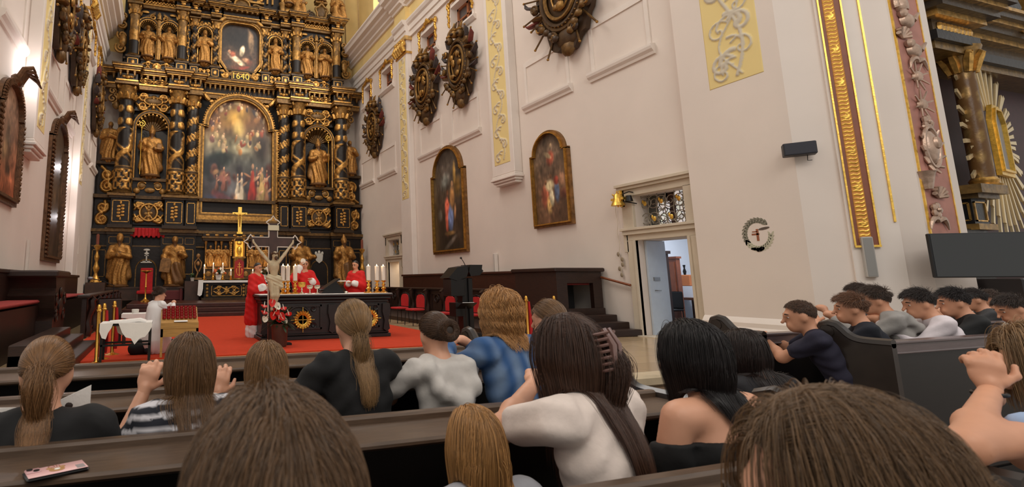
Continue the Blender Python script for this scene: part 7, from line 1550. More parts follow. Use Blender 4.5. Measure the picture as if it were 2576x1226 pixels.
    for nm in hands: d = hands[nm]; hand(t, ends[nm][1], d[0], d[1], d[2], s, o, skin, -1 if nm == 'L' else 1)
    cl = [(p[0], p[1], p[2] + .012 * s, *p[3:]) if p[0] == 'ell' else (p[0], p[1], p[2], p[3] + .012 * s, p[4] + .012 * s) for p in tor[:4]] + slv
    if cut is None: cl += [('cap', C7 + dn * .035 * s, SC, .058 * s, .075 * s)]
    if hood: cl += [('cap', SC + r * a0 * s - ft * y0 * s + dn * z0 * s, SC + r * a1 * s - ft * y1 * s + dn * z1 * s, .036 * s, .036 * s) for q in (1, -1) for a0, y0, z0, a1, y1, z1 in ((.08 * q, -.02, -.05, .12 * q, .08, .0), (.12 * q, .08, .0, .1 * q, .12, .1), (.1 * q, .12, .1, 0, .14, .17))] + [('ell', SC - ft * .085 * s + dn * .07 * s, np.array([.1, .045, .11]) * s, TB)]
    ph = rnd.random() * 6
    def warp(P, d):
        q = (P - CH) @ TB; return d + folds * np.sin(q[:, 2] * 70 + 26 * np.abs(q[:, 0]) + ph + 2 * np.sin(q[:, 0] * 30)) * np.clip(np.abs(q[:, 0]) * 9 + .2, 0, 1) + folds * .7 * np.sin(q[:, 0] * 60 + q[:, 2] * 25 + ph)
    cf = cut(SC, TB, s) if cut else None
    if topcol: solid('top', mat_attr('cloth_pattern', .85, bump=.2, bscale=13), cl, h, .035 * s, t, origin=o, warp=warp, cut=cf, colfn=lambda V: topcol((V - SC) @ TB / s))
    else: solid('top', topmat or mat('cloth_%d_%d_%d' % top, top, .85, var=.1, vscale=14, bump=.22, bscale=13), cl, h, .035 * s, t, origin=o, warp=warp, cut=cf)
    solid('trousers', mat('cloth_%d_%d_%d' % pants, pants, .85, var=.1, vscale=14), [('ell', HP + dn * .02, np.array([.168, .128, .12]) * s, TB)] + [(p[0], p[1], p[2], p[3] + .012 * s, p[4] + .012 * s) for p in lg], .018, .03, t, origin=o)
    if face:
        for k in (-1, 1):
            MB().ball(hp(k * .032, .077, .008) - o, (.0095 * s, .01 * s, .0055 * s), 8).build('eye', M_EYEW, t, 180); MB().ball(hp(k * .032, .0815, .008) - o, .0062 * s, 8).build('iris', M_EYED, t, 180)
            MB().tube([hp(k * .014, .092, .032) - o, hp(k * .034, .09, .037) - o, hp(k * .054, .074, .03) - o], [.0045 * s, .0055 * s, .003 * s], 5).build('eyebrow', hair_mat(hcol), t, 180)
        MB().tube([hp(a, .0905 - a * a * 9, -.0585) - o for a in (-.022, -.01, 0, .01, .022)], [.003, .006, .0065, .006, .003], 6).build('lips', mat('lip', (176, 100, 88), .5), t, 180)
    # ---- hair
    hm = hair_mat(hcol); kind = hair[0] if hair else 'short'; L0 = hair[1] if hair else .04
    c = hp(0, -.014, .03); R = np.array([.08, .099, .094]) * s
    line = lambda D: D[:, 2] - (.9 * D[:, 1] - .2 + .25 * np.clip(-D[:, 1], 0, 1))       # >0 = grows hair
    if kind == 'short': line = lambda D: D[:, 2] - np.where(D[:, 1] > 0, .98 * D[:, 1] - .12 - .12 * (np.abs(D[:, 0]) > .8), .62 * D[:, 1] - .16)
    capc = lambda P: -line(((P - c) @ HB) / R) * .07
    vol = [('ell', c, R * 1.0, HB)]
    T = hp(*(hair[2] if hair and len(hair) > 2 else (0, -.125, .01)))
    co = solid('hair', mat('hair_under_%d_%d_%d' % hcol, tuple(int(v * .62) for v in hcol), .5), vol, .009, 0, t, origin=o, cut=capc)
    g = np.random.default_rng(int(abs(H[0] * 977 + H[1] * 331)) + 3); D = unit(g.normal(size=(N * 4, 3))); D = D[line(D) > .0][:N]; N = len(D); p = c + (D * R) @ HB.T
    bodyf = field(cl + neck, .02 * s); n = 22; off = g.uniform(.002, .012, N) * s
    def push(p, off, bd=True):
        q = ((p - c) @ HB) / R; e = np.linalg.norm(q, axis=1); b = e < 1 + off / .09; q[b] *= ((1 + off / .09) / np.maximum(e, 1e-6))[b][:, None]; p = c + (q * R) @ HB.T
        if bd:
            v = bodyf(p); b = v < off + .004
            if b.any():
                G = np.stack([bodyf(p[b] + np.eye(3)[i] * .004) - v[b] for i in range(3)], 1); p[b] += unit(G) * (off + .004 - v)[b][:, None]
        return p
    def fall(p, d, L, n, g_=.42, wave=0, mom=.75):
        out = [p]; ph = g.uniform(0, 6, len(p)) * .25 + np.floor(g.uniform(0, 9, len(p))) * .7
        for i in range(n):
            ax = p - c; ax = ax - fh * (ax @ fh)[:, None] * .3; ax[:, 2] = 0; hd_ = np.linalg.norm(ax, axis=1, keepdims=True); pull = -ax / np.maximum(hd_, 1e-6) * np.clip((hd_ - .06) * 12, 0, 1) * (p[:, 2:] < c[2] - .03) * .3
            d = unit(d * mom + np.array([0, 0, -1]) * g_ + pull); q = p + d * (L / n)[:, None]
            if wave: a = ph + i * wave[1]; q = q + (rh * np.sin(a)[:, None] + fh * np.cos(a * .8)[:, None]) * wave[0]
            q = push(q, off); d = unit(q - p); p = q; out.append(p)
        return np.stack(out, 1)
    def gather(p, n):
        """comb back over the skull to the tie point"""
        out = [p]; a = unit(((p - c) @ HB) / R); b = unit(((T - c) @ HB) / R)[None]
        for i in range(1, n + 1):
            w = i / n; q = unit(a * (1 - w) + b * w + np.array([0, 0, .25]) * (1 - w) * w * 1.2); out.append(c + (q * R * (1.02 + .1 * w ** 5)) @ HB.T + (unit(q) @ HB.T) * (off * .6)[:, None])
        out[0] = p; return out
    q = D[:, 0]
    if kind == 'long':
        d = unit(rh * (np.tanh(q * 2.5) * .75 + g.normal(size=N) * .12)[:, None] - fh * .45 + uh * .2 * (D[:, 2] > .5)[:, None]); d = unit(d - unit(D @ HB.T) * (d * unit(D @ HB.T)).sum(1)[:, None])
        L = L0 * g.uniform(.86, 1.04, N) * (.75 + .25 * np.clip(D[:, 2] + .6, 0, 1)); P = fall(p, d, L, n, wave=hair[3] if len(hair) > 3 else 0)
    elif kind in ('ponytail', 'bun', 'half'):
        up = np.ones(N, bool) if kind != 'half' else (D[:, 2] > -.05) & (g.random(N) < .8)
        S1 = np.stack(gather(p, 10), 1)
        if kind == 'bun':
            a = g.uniform(0, 2 * PI, N); b0 = g.uniform(0, 2 * PI, N); bx, bz = rh, uh; rb_ = L0; w = np.linspace(0, 1, 13)[1:]
            A = a[:, None] + w * 3.2; Bq = b0[:, None] + w * 2; rad_ = rb_ * (.62 + .38 * np.cos(Bq)); P2 = T + bx * (rad_ * np.cos(A))[..., None] + bz * (rad_ * np.sin(A))[..., None] - fh * (rb_ * .42 * np.sin(Bq) + .012)[..., None]; P = np.concatenate([S1, P2], 1)
            solid('bun', mat('hair_under_%d_%d_%d' % hcol, tuple(int(v * .62) for v in hcol), .5), [('ell', T - fh * .008, np.array([rb_ * .85, rb_ * .36, rb_ * .85]), HB)], .008, 0, co, origin=o)
        else:
            e = S1[:, -1] + g.normal(size=(N, 3)) * .012 * s; d = unit(-fh * .7 - uh * .3 + g.normal(size=(N, 3)) * .22); P2 = fall(e, d, L0 * g.uniform(.7, 1.05, N), 16, .5, hair[3] if len(hair) > 3 else 0, .62); P = np.concatenate([S1[:, :-1], P2], 1)
            if kind == 'half':
                d = unit(rh * np.sign(q)[:, None] * .6 - fh * .5 - uh * .4); Pl = fall(p, d, L0 * 1.1 * g.uniform(.85, 1.0, N), P.shape[1] - 1); P = np.where(up[:, None, None], P, Pl)
            else: MB().tube([T + (rh * math.cos(a) + uh * math.sin(a)) * .022 * s - fh * .0 - o for a in np.linspace(0, 2 * PI, 12, endpoint=False)], .008, 6, closed=True).build('hair_tie', M_DARK, co, 60)
    else:
        n_ = 7; d = unit(unit(D @ HB.T) * .55 + fh * .55 * (D[:, 2] > .35)[:, None] - uh * .35 * (D[:, 2] < .35)[:, None] + rh * .25 + g.normal(size=(N, 3)) * .22); fade = np.clip((D[:, 2] + .25) * 1.6, .2, 1); off = off * 0 + .001
        L = L0 * g.uniform(.75, 1.1, N) * fade; out = [p]; pp = p
        for i in range(n_): d = unit(d + fh * .05 * (D[:, 2] > .3)[:, None] - uh * .16); pp = pp + d * (L / n_)[:, None]; out.append(push(pp, off, False))
        P = np.stack(out, 1)
    if kind == 'long':
        e = np.linalg.norm(((P - c) @ HB) / R, axis=2); P = P[~((e > 1.4) & (P[:, :, 2] > c[2] - .07 * s)).any(1)]
    strands('hair_strands', hm, P, rad, co, o)
    return t, dict(H=H, hp=hp, o=o, SC=SC, TB=TB, ends=ends, f=f, r=r, s=s, T=T, HB=HB, co=co)
def hd(px, py, Y): return at(px, py, Y=Y)
lean_desk = {'L': ((.08, .22, -.16), (-.1, .4, -.02)), 'R': ((.08, .22, -.16), (-.1, .4, -.02))}
pray = {'L': ((.06, .2, -.2), (-.12, .32, .05)), 'R': ((.06, .2, -.2), (-.12, .32, .05))}
low = {'L': ((.06, .04, -.27), (-.04, .24, -.24)), 'R': ((.06, .04, -.27), (-.04, .24, -.24))}
def stripes(q):
    b = (np.abs(((q[:, 2] + .5) / .045) % 1 - .5) < .2) & (q[:, 2] < .1) & (q[:, 2] > -.17); return np.where(b[:, None], np.array(lin(206, 202, 206)), np.array(lin(26, 28, 38)))
def oneband(q):
    b = (np.abs(q[:, 2] + .235) < .014); return np.where(b[:, None], np.array(lin(196, 192, 188)), np.array(lin(20, 19, 20)))
def denim(q):
    k = np.clip(.5 + .5 * np.sin(q[:, 0] * 78 + .9 * np.sin(q[:, 2] * 14)), 0, 1)[:, None] * np.clip(1.1 - np.abs(q[:, 2] + .12) * 4, 0, 1)[:, None]; return np.array(lin(46, 84, 134)) * (1 - k * .55) + np.array(lin(150, 172, 196)) * k * .55
# --- row behind the second pew
person('girl with brown ponytail in a black top with one white stripe, reading a booklet', hd(118, 943, 2.0), 0, .12, .94, 0, .25, arms=low, top=(20, 19, 20), topcol=oneband, hair=('ponytail', .3, (-.0, -.115, .0), (.0025, .9)), hcol=(118, 84, 52), N=5500, rad=.0007, shoulder=.19)
person('girl with long straight brown hair in a black and white striped shirt', hd(478, 925, 2.02), .15, .22, .92, .1, .2, arms={'L': ((.1, .16, -.2), (-.02, .24, .06)), 'R': ((.08, .1, -.25), (-.1, .25, -.1))}, topcol=stripes, hair=('long', .36), hcol=(100, 72, 46), hands={'L': ((.25, .1, .9), (0, -1, .1), (.5, .7, .5))}, N=6500, rad=.0007)
person('girl with shoulder length light brown hair in a white knit top', hd(670, 935, 2.12), .0, .3, .88, -.1, .25, arms={'L': ((.08, .16, -.2), (.03, .2, .05)), 'R': ((.08, .1, -.25), (-.1, .25, -.1))}, top=(224, 216, 208), sleeve='long', hair=('long', .3), hcol=(124, 92, 60), hands={'L': ((.2, .2, .9), (0, -1, .1), (.3, .5, .4))}, N=5500)
person('slim girl with a thin light brown ponytail in a black T-shirt leaning on the pew', hd(887, 822, 2.4), .05, .12, .98, .0, .1, arms={'L': ((.17, .1, -.2), (.05, .34, -.24)), 'R': ((.1, .2, -.2), (-.05, .36, -.2))}, top=(19, 18, 19), hair=('ponytail', .3, (.0, -.118, -.07), (.003, .8)), hcol=(128, 98, 64), N=4200, legs='stand')
person('girl with a dark hair bun in a grey hooded sweatshirt', hd(1093, 845, 2.38), .1, .2, .9, -.05, .15, arms={'L': ((.14, .16, -.14), (.02, .36, -.06)), 'R': ((.1, .16, -.2), (-.06, .34, -.14))}, top=(196, 190, 184), sleeve='long', hair=('bun', .052, (.022, -.118, .02)), hcol=(72, 50, 34), hood=True, N=4500, folds=.0035)
person('woman with wavy red blond shoulder length hair in a blue denim jacket', hd(1258, 790, 2.36), .1, .1, 1.0, .1, .1, arms=lean_desk, sleeve='long', topcol=denim, hair=('long', .27, (0, -.12, 0), (.006, 1.1)), hcol=(178, 132, 82), N=8500, shoulder=.17, rad=.0007)
person('girl with fine brown hair tied back, kneeling behind the denim jacket', hd(1380, 808, 2.5), .1, .15, .92, .25, .12, arms=lean_desk, top=(226, 220, 212), hair=('ponytail', .2, (.0, -.115, -.06)), hcol=(112, 84, 58), N=4500)
person('dark haired girl half hidden behind the off-shoulder top', hd(1872, 893, 1.95), -.1, .2, .94, -.1, .3, arms=low, top=(26, 24, 28), hair=('long', .4), hcol=(40, 29, 26), N=5500, rad=.0008)
# --- row behind the third pew
tw, iw = person('girl in a white T-shirt with a claw clip in her long dark brown hair', hd(1428, 892, 1.42), .25, .22, .98, .26, .15, .0, arms={'L': (at(1262, 1078, Y=1.56), at(1340, 968, Y=1.72)), 'R': ((.06, .06, -.27), (-.1, .25, -.1))}, top=(228, 212, 202), hair=('half', .42, (.03, -.115, -.0), (.002, .7)), hcol=(66, 44, 33), N=9500, rad=.0006, folds=.004, h=.01, hands={'L': ((.6, .5, .35), (-.3, -.3, .9), (.6, .8, .5))}, shoulder=.18)
cp = MB(); hp = iw['hp']
for k in (-1, 1):
    cp.tube([hp(.02 + k * .012, -.135, .07) - iw['o'], hp(.02 + k * .014, -.155, .02) - iw['o'], hp(.02 + k * .012, -.145, -.05) - iw['o']], [.009, .012, .009], 6)
    for j in range(7): z = .06 - j * .018; cp.tube([hp(.02 + k * .016, -.15, z) - iw['o'], hp(.02 + k * .045, -.13, z - .004) - iw['o'], hp(.02 + k * .05, -.105, z - .006) - iw['o']], [.005, .0045, .003], 5)
cp.build('hair_clip', mat('clip_brown', (120, 88, 80), .2, coat=.6), iw['co'], 60, 'glossy pinkish brown claw clip')
person('blond girl seen from behind at the bottom edge, left of the white T-shirt', hd(1192, 1118, 1.4), .0, .15, .82, 0, .1, arms=low, top=(150, 150, 156), hair=('long', .42), hcol=(158, 116, 70), N=9000, rad=.0006)
def offsh(SC, TB, s): return lambda P: (((P - SC) @ TB)[:, 2] / s + .075 - 1.1 * (((P - SC) @ TB)[:, 0] / s) ** 2 * 0) * s
td, idk = person('girl with long black hair in a black off-shoulder top with one strap', hd(1740, 902, 1.42), .05, .12, .98, .1, .15, arms=low, top=(16, 15, 16), sleeve='short', hair=('long', .3), hcol=(26, 20, 20), N=8500, rad=.0007, cut=offsh, shoulder=.18)
st_ = MB(); q = lambda x, y, z: idk['SC'] + idk['TB'] @ np.array([x, y, z]) * idk['s'] - idk['o']; st_.tube([q(.05, -.03, .06), q(.06, -.085, .02), q(.075, -.11, -.06), q(.085, -.11, -.12)], .012, 6, flat=.35); st_.build('strap', mat('cloth_16_15_16', (16, 15, 16), .85), td, 60)
# --- nearest row
person('large brown haired head in the near foreground, left of the bottom centre', hd(685, 1310, .6), .0, .2, 1.0, .05, .15, arms=low, top=(40, 34, 32), hair=('long', .26), hcol=(92, 68, 46), N=15000, rad=.0004, h=.011)
tn, ino = person('large brown haired head leaning forward in the near right foreground, with glasses', hd(2130, 1255, .47), .45, .3, 1.0, .95, .3, arms=low, top=(60, 54, 52), hair=('half', .3, (.0, -.12, -.03)), hcol=(98, 74, 50), N=15000, rad=.0004, h=.011)
gl = MB(); hp = ino['hp']; o_ = ino['o']; gl.tube([hp(-.09, .0, .0) - o_, hp(-.082, .05, .008) - o_, hp(-.075, .1, .008) - o_], .0028, 6)
for k in (-1, 1): gl.tube([hp(k * .036 + .03 * math.cos(a), .112, .004 + .024 * math.sin(a)) - o_ for a in np.linspace(0, 2 * PI, 16, endpoint=False)], .0022, 5, closed=True)
gl.tube([hp(-.008, .114, .008) - o_, hp(.008, .114, .008) - o_], .0022, 5); gl.build('glasses', mat('glasses_frame', (120, 112, 106), .3, .6), tn, 60)
tw2, iw2 = person('grey blond woman resting her forehead on her hand at the right edge', hd(2632, 915, .98), .45, .3, 1.0, .8, .5, arms={'L': (at(2430, 1125, Y=.86), at(2492, 985, Y=.96)), 'R': ((.1, .1, -.25), (-.1, .25, -.15))}, top=(150, 172, 204), sleeve='short', hair=('long', .22), hcol=(140, 110, 78), N=7000, rad=.0006, skin=M_SKIN2, hands={'L': ((.2, .1, .95), (-.75, -.6, .1), (.5, .7, .4))}, h=.01, shoulder=.18)
wt = iw2['ends']['L']; MB().tube([wt[1] - unit(wt[1] - wt[0]) * .02 + np.array([math.cos(a) * .034, math.sin(a) * .034, 0]) - iw2['o'] for a in np.linspace(0, 2 * PI, 14, endpoint=False)], .006, 6, closed=True).build('watch_strap', M_IRON, tw2, 60)
# --- boys in the right pews
bp = {'L': ((.02, .2, -.2), (-.13, .36, .0)), 'R': ((.02, .2, -.2), (-.13, .36, .0))}
hb = {'L': ((.5, .6, .5), (-.6, -.2, .6), (.5, .7, .5)), 'R': ((-.5, .6, .5), (.6, -.2, .6), (.5, .7, .5))}
def boy(label, px, py, Y, col, hc, L, yaw, s=.95, arms=None, hands=(), sleeve='short', hood=False, tm=None, N=2600, lean=.35, hy=None, f=True, hp_=.2): return person(label, hd(px, py, Y), yaw, lean, s, yaw + .1 if hy is None else hy, hp_, arms=arms or bp, top=col, sleeve=sleeve, hair=('short', L), hcol=hc, h=.0105, face=f, hands=hands or {}, hood=hood, topmat=tm, N=N, skin=M_SKIN2, rad=.0009, legs='kneel')
boy('boy with cropped hair in a dark navy T-shirt, hands folded on the pew', 2012, 797, 2.8, (36, 34, 52), (82, 58, 42), .018, .62, hands=hb, arms={'L': (at(1968, 900, Y=2.9), at(1926, 856, Y=3.08)), 'R': (at(1985, 880, Y=3.0), at(1944, 852, Y=3.14))}, lean=.4, N=4500)
boy('boy with a swept brown fringe in a dark blue T-shirt behind the pew end', 2140, 778, 2.85, (24, 26, 36), (108, 74, 52), .055, .6, hands=hb, arms={'L': ((.0, .2, -.2), (-.1, .3, .05)), 'R': ((.02, .2, -.2), (-.13, .3, .05))}, hp_=.1, N=3500)
boy('boy with dark curly hair in a grey hooded sweatshirt', 2200, 757, 2.95, (150, 146, 142), (66, 50, 40), .05, .6, sleeve='long', hood=True, N=3500)
boy('boy with dark curly hair mostly hidden behind the grey hood', 2160, 745, 3.5, (60, 58, 60), (62, 44, 36), .05, .6, N=2500)
boy('boy with dark hair in a pale lilac long sleeved shirt', 2312, 765, 2.75, (222, 212, 216), (44, 34, 30), .05, .75, sleeve='long', hp_=.25, N=3500)
boy('boy with black hair in a black T-shirt right of the lilac shirt', 2398, 762, 2.72, (26, 27, 28), (36, 29, 28), .05, .7, N=3500)
boy('boy with dark hair just behind the black T-shirt, under the television', 2450, 755, 3.45, (60, 60, 62), (44, 34, 30), .045, .6, N=2500)
boy('boy with tousled brown hair under the right end of the television', 2492, 758, 3.5, (180, 180, 178), (78, 62, 52), .05, .9, N=2500)
boy('boy with dark brown hair at the right edge, in a pale shirt', 2545, 778, 2.62, (196, 196, 190), (56, 44, 38), .045, .8, hp_=.45, N=3500)

# ---------------------------------------------------------------- clergy and server
M_CHAS = mat('chasuble_red', (206, 24, 22), .8, var=.12, vscale=10, bump=.1, bscale=120); M_ALB = mat('alb_white', (232, 228, 226), .85, var=.04)
def cleric(label, x, y, top, yaw, arms, hcol, s=1.02, host=False, hp_=.25):
    z0 = .02; H = np.array([x, y, top - .115 * s]); t = thing('person', label, 'person', (x, y, z0)); o = np.array([x, y, z0]); u = np.array([0, 0, 1.]); f = np.array([-math.sin(yaw), math.cos(yaw), 0]); r = np.array([math.cos(yaw), math.sin(yaw), 0]); fh = unit(f - u * hp_); uh = np.cross(r, fh); HB = np.stack([r, fh, uh], 1); hp = lambda a, b, c: H + (r * a + fh * b + uh * c) * s
    sh = H[2] - .23 * s; S0 = np.array([x, y, sh]) - f * .05
    body = [('ell', hp(0, -.012, .028), np.array([.077, .094, .09]) * s, HB), ('ell', hp(0, .022, -.04), np.array([.06, .066, .075]) * s, HB), ('cap', hp(0, .085, .015), hp(0, .112, -.024), .009, .013), ('cap', hp(-.016, .084, -.055), hp(.016, .084, -.055), .01, .01), ('cap', hp(0, -.01, -.05), S0, .055, .06), ('cap', S0, S0 - u * .6, .12, .14)]
    for k in (-1, 1): body += [('ell', hp(k * .079, -.008, -.012), np.array([.012, .024, .034]) * s, HB), ('cap', np.array([x, y, 0]) + r * k * .1 - f * .05 + u * (sh - .55), np.array([x, y, z0 + .06]) + r * k * .1 - f * .05, .08, .05), ('cap', np.array([x, y, z0 + .05]) + r * k * .1 - f * .05, np.array([x, y, z0 + .04]) + r * k * .1 + f * .12, .05, .04)]
    alb = [('cap', S0 - u * .1, S0 - u * .25, .1, .16), ('cap', S0 - u * .3, np.array([x, y, z0 + .12]) - f * .05, .18, .24)]; ch = [('cap', S0 - r * .1, S0 + r * .1, .085, .085), ('cap', S0 - u * .1, S0 - u * .55, .17, .23), ('cap', S0 - u * .55, np.array([x, y, z0 + .42]) - f * .05, .23, .27), ('cap', S0 + u * .04, S0, .075, .09)]
    for nm, k in (('L', -1), ('R', 1)):
        P_ = S0 + r * k * .17; e, w = arms[nm]; E = P_ + r * k * e[0] + f * e[1] + u * e[2]; W_ = P_ + r * k * w[0] + f * w[1] + u * w[2]
        body += [('cap', P_, E, .05, .045), ('cap', E, W_, .042, .028)]; alb += [('cap', P_, E, .065, .07), ('cap', E, E + (W_ - E) * .92, .075, .085)]; ch += [('cap', P_, E, .085, .11), ('cap', E, E + (W_ - E) * .45, .1, .09), ('cap', E, S0 - u * .75 + r * k * .16, .07, .1)]
        hand(t, W_, unit(W_ - E) * .8 + u * .2 + r * -k * .1, u * .5 - f * .3, (.25, .35, .25), s, o, M_SKIN2, k)
        if host and nm == 'R': hc = W_ + unit(W_ - E) * .17; MB().lathe([(.065, -.004), (.065, .004)], (0, 0, 0), 20, M=Matrix.Translation(hc - o) @ Matrix.Rotation(PI / 2, 4, 'X')).build('host', M_WAX, t, 40)
    wp = lambda P, d: d + .012 * np.sin(np.arctan2(P[:, 1] - y, P[:, 0] - x) * 11 + P[:, 2] * 4) * np.clip((sh - .35 - P[:, 2]) * 2, 0, 1) + .005 * np.sin(P[:, 2] * 45 + P[:, 0] * 30)
    solid('body', M_SKIN2, body, .012, .025, t, origin=o); solid('alb', M_ALB, alb, .018, .03, t, origin=o, warp=wp); solid('chasuble', M_CHAS, ch, .017, .05, t, origin=o, warp=wp)
    c = hp(0, -.014, .03); R = np.array([.083, .1, .094]) * s; line = lambda D: D[:, 2] - np.where(D[:, 1] > 0, 1.0 * D[:, 1] - .05, .62 * D[:, 1] - .02)
    solid('hair', hair_mat(hcol), [('ell', c, R, HB)], .009, 0, t, origin=o, cut=lambda P: -line(((P - c) @ HB) / R) * .07)
    for k in (-1, 1): MB().ball(hp(k * .031, .084, .008) - o, (.014, .014, .009), 8).build('eye', M_EYED, t, 180); MB().tube([hp(k * .012, .094, .034) - o, hp(k * .052, .08, .036) - o], .006, 5).build('eyebrow', hair_mat(hcol), t, 180)
    return t
cleric('priest in red vestments standing at the left end of the black altar table', 2.22, 12.55, 1.75, PI + .75, {'L': ((.06, .06, -.3), (-.06, .32, -.22)), 'R': ((.06, .06, -.3), (-.06, .32, -.22))}, (70, 60, 54), 1.0)
cleric('priest in red vestments raising the white host behind the altar table', 3.49, 12.95, 1.86, PI - .15, {'L': ((.1, .05, -.28), (-.02, .26, -.18)), 'R': ((.12, .2, -.12), (-.02, .28, .16))}, (60, 44, 34), 1.04, True)
cleric('priest in red vestments with dark hair standing right behind the altar table', 4.95, 13.2, 1.84, PI - .9, {'L': ((.05, .06, -.3), (-.1, .28, -.25)), 'R': ((.05, .06, -.3), (-.1, .28, -.25))}, (44, 34, 30), 1.0)
sv, si = person('altar server in a white surplice kneeling beside the candle stand', at(401, 742, Y=10.45), -.95, .05, .98, -1.35, .0, arms=bp, top=(232, 229, 228), sleeve='long', hair=('short', .075), hcol=(74, 54, 42), h=.012, face=True, N=3500, rad=.0016, floor=.02, pants=(24, 24, 28), topmat=M_ALB)
x, y = float(si['o'][0]), float(si['o'][1]); s0 = si['SC'] - np.array([0, 0, .1])
solid('surplice', M_ALB, [('cap', s0, s0 - np.array([0, 0, .35]), .18, .23), ('cap', s0 - np.array([0, 0, .35]), np.array([s0[0], s0[1], .26]), .23, .29)], .016, .04, sv, origin=si['o'], warp=lambda P, d: d + .014 * np.sin(np.arctan2(P[:, 1] - y, P[:, 0] - x) * 9 + P[:, 2] * 3) * np.clip((.75 - P[:, 2]) * 2, 0, 1)); solid('cassock', mat('cassock_black', (22, 22, 26), .8), [('cap', (s0[0], s0[1], .2), (s0[0] - .35, s0[1] - .1, .12), .2, .12), ('cap', (s0[0], s0[1], .2), (s0[0] + .3, s0[1] + .1, .12), .18, .12)], .02, .05, sv, origin=si['o'])
# ================================================================ pews, booklet, telephone
def end_panel(n, f, x, sg, z=.8):
    """curved end board with a rolled top; n near and f far edge of the ledge"""
    top = [(n - .06, z)] + bez((f - .04, z), (f + .06, z), (f + .1, z), (f + .15, z + .07), 7) + [(f + .18, z + .1), (f + .22, z + .11), (f + .27, z + .095), (f + .29, z + .05), (f + .28, z), (f + .24, z - .02)]
    poly = [(n - .06, FLOOR)] + top + bez((f + .24, z - .02), (f + .2, .6), (f + .24, .3), (f + .36, FLOOR), 6)
    m = MB().prism(poly[::1], x - .025, x + .025, 'x'); m.tube([(x, a, b) for a, b in top], .032, 7); m.tube([(x, f + .235, z + .055), (x + .03 * sg, f + .235, z + .055)], .045, 10); return m
def pew(label, x0, x1, n, f, ends, z=.8):
    t = thing('pew', label, 'pew', ((x0 + x1) / 2, (n + f) / 2, FLOOR)); T = Matrix.Translation(-Vector(t.location)); B = lambda m, nm, mm=M_PEW, sm=30: m.build(nm, mm, t, sm, None, T)
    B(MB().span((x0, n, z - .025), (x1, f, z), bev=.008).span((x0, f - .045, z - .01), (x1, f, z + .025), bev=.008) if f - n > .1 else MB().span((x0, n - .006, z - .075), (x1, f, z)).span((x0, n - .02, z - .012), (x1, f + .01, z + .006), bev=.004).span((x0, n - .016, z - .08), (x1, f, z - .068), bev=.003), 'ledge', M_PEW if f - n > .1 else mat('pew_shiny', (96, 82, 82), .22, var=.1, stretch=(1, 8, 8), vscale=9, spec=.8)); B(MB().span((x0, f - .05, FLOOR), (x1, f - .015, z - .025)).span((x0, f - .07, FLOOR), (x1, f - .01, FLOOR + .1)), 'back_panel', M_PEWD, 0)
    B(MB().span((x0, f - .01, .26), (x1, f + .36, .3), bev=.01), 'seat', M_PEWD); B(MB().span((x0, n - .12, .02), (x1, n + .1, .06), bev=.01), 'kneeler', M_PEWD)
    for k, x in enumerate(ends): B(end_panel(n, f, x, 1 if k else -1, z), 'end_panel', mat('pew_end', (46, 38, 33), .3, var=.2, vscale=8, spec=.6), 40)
    return t
pew('front pew of the left block, its far ledge crossing in front of the red carpet', -5.0, 2.35, 3.2, 3.52, (2.36, -5.0)); pew('second pew of the left block, with the girls leaning on it', -5.0, 2.2, 2.37, 2.64, (2.21, -5.0)); pew('third pew of the left block, with a telephone lying on its ledge', -5.0, 2.07, 1.6, 1.86, (2.08, -5.0)); pew('fourth pew of the left block, hidden below the white T-shirt', -5.0, 2.0, .83, 1.08, (2.0, -5.0))
pew('pew of the right block with a broad shiny ledge behind the boys', 4.74, 11.2, 2.36, 2.42, (4.72, 11.2), .86); pew('front pew of the right block, below the pier base', 4.57, 11.2, 3.05, 3.11, (4.55, 11.2), .86)
# telephone
p0, p1 = at(64, 1200, Z=.812), at(220, 1168, Z=.812); c = (p0 + p1) / 2; a = math.atan2(p1[1] - p0[1], p1[0] - p0[0]); t = thing('telephone', 'smartphone in a pink bear case lying on the third pew ledge', 'telephone', (float(at(142, 1186, Z=.806)[0]), float(at(142, 1186, Z=.806)[1]), .8), a)
MB().span((-.075, -.037, .0), (.075, .037, .011), bev=.005).build('body', M_IRON, t, 40); MB().span((-.071, -.034, .0105), (.071, .034, .0122), bev=.002).build('pink_back', mat('case_pink', (226, 178, 176), .3, var=.05), t, 40)
m = MB(); m.span((-.07, .0, .012), (-.036, .033, .0142), bev=.004); 
m.build('camera_bump', mat('case_mauve', (196, 150, 152), .3), t, 40); m = MB()
for x, y in ((-.06, .024), (-.046, .01)): m.lathe([(.0075, .014), (.0075, .016), (.004, .016)], (x, y, 0), 12)
m.build('camera_lens', M_IRON, t, 40); m = MB(); m.ball((.0, -.006, .0125), (.02, .016, .002), 12); m.ball((-.016, .01, .0125), (.008, .007, .002), 8); m.ball((.016, .01, .0125), (.008, .007, .002), 8); m.build('printed_bear', mat('print_brown', (170, 126, 76), .5), t, 60); m = MB(); m.ball((.0, -.008, .0145), (.008, .006, .0012), 8); m.build('bear_muzzle', M_WHITE, t, 60)
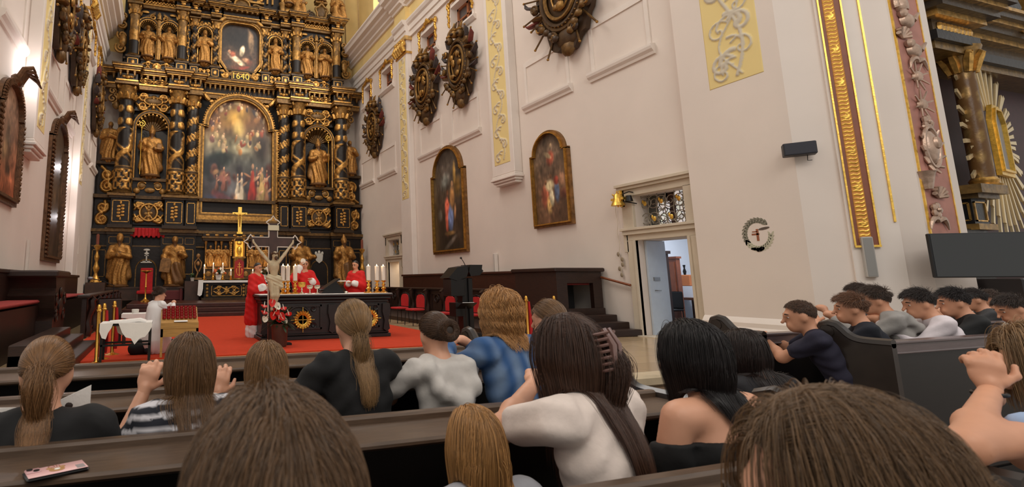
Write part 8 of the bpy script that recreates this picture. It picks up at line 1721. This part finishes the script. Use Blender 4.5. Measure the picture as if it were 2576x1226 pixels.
tc = bpy.data.curves.new('print', 'FONT'); tc.body = 'Oh'; tc.size = .024; tc.extrude = .0003; tc.align_x = 'CENTER'; _t = bpy.data.objects.new('print', tc); to = bpy.data.objects.new('printed_word', bpy.data.meshes.new_from_object(_t)); bpy.data.objects.remove(_t); COL.objects.link(to); to.data.materials.clear(); to.data.materials.append(mat('print_dark', (150, 96, 70), .5)); to.parent = t; to.location = (-.002, .016, .0125)
MB().span((.045, -.03, .0122), (.066, .0, .0126)).build('grey_patch', mat('print_grey', (150, 140, 140), .5), t, 0)
# booklet held by the ponytail girl
b = at(200, 1010, Y=2.3); t = thing('booklet', 'open white booklet with a printed child, held by the girl with the low ponytail', 'booklet', (-.26, 2.22, .83), .1); bw = float(at(228, 1000, Y=2.22)[0]); zt = float(at(228, 972, Y=2.22)[2]); Mx = Matrix.Translation((0, 0, 0))
xl = float(at(165, 1000, Y=2.22)[0]); zl = float(at(165, 992, Y=2.22)[2])
def page(x0, x1, z0, za, zb, y0, y1, d): return [(x0, y0, z0), (x1, y1, z0), (x1, y1, zb), (x0, y0, za), (x0, y0 + d, z0), (x1, y1 + d, z0), (x1, y1 + d, zb), (x0, y0 + d, za)]
FS = [(0, 1, 2, 3), (7, 6, 5, 4), (0, 4, 5, 1), (1, 5, 6, 2), (2, 6, 7, 3), (3, 7, 4, 0)]; o = np.array(t.location)
MB().add([np.array(v) - o for v in page(-.38, bw, .81, zl - .035, zt, 2.2, 2.24, .004)], FS).build('right_page', M_WHITE, t, 0); MB().add([np.array(v) - o for v in page(-.58, -.38, .81, zl - .03, zl - .035, 2.25, 2.2, .004)], FS).build('left_page', M_WHITE, t, 0)
m = MB(); cx_, cz_ = (bw - .075), zt - .12; m.ball((cx_, 2.222, cz_), (.035, .004, .03), 8); pr = m.build('printed_coat', mat('print_ochre', (196, 168, 128), .7), t, 60, None, Matrix.Translation(-Vector(t.location))); MB().ball((cx_, 2.221, cz_ + .045), (.016, .004, .018), 8).build('printed_face', mat('print_skin', (226, 178, 150), .7), t, 60, None, Matrix.Translation(-Vector(t.location))); MB().ball((cx_, 2.22, cz_ + .056), (.017, .004, .012), 8).build('printed_hair', mat('print_hair', (50, 36, 30), .7), t, 60, None, Matrix.Translation(-Vector(t.location)))
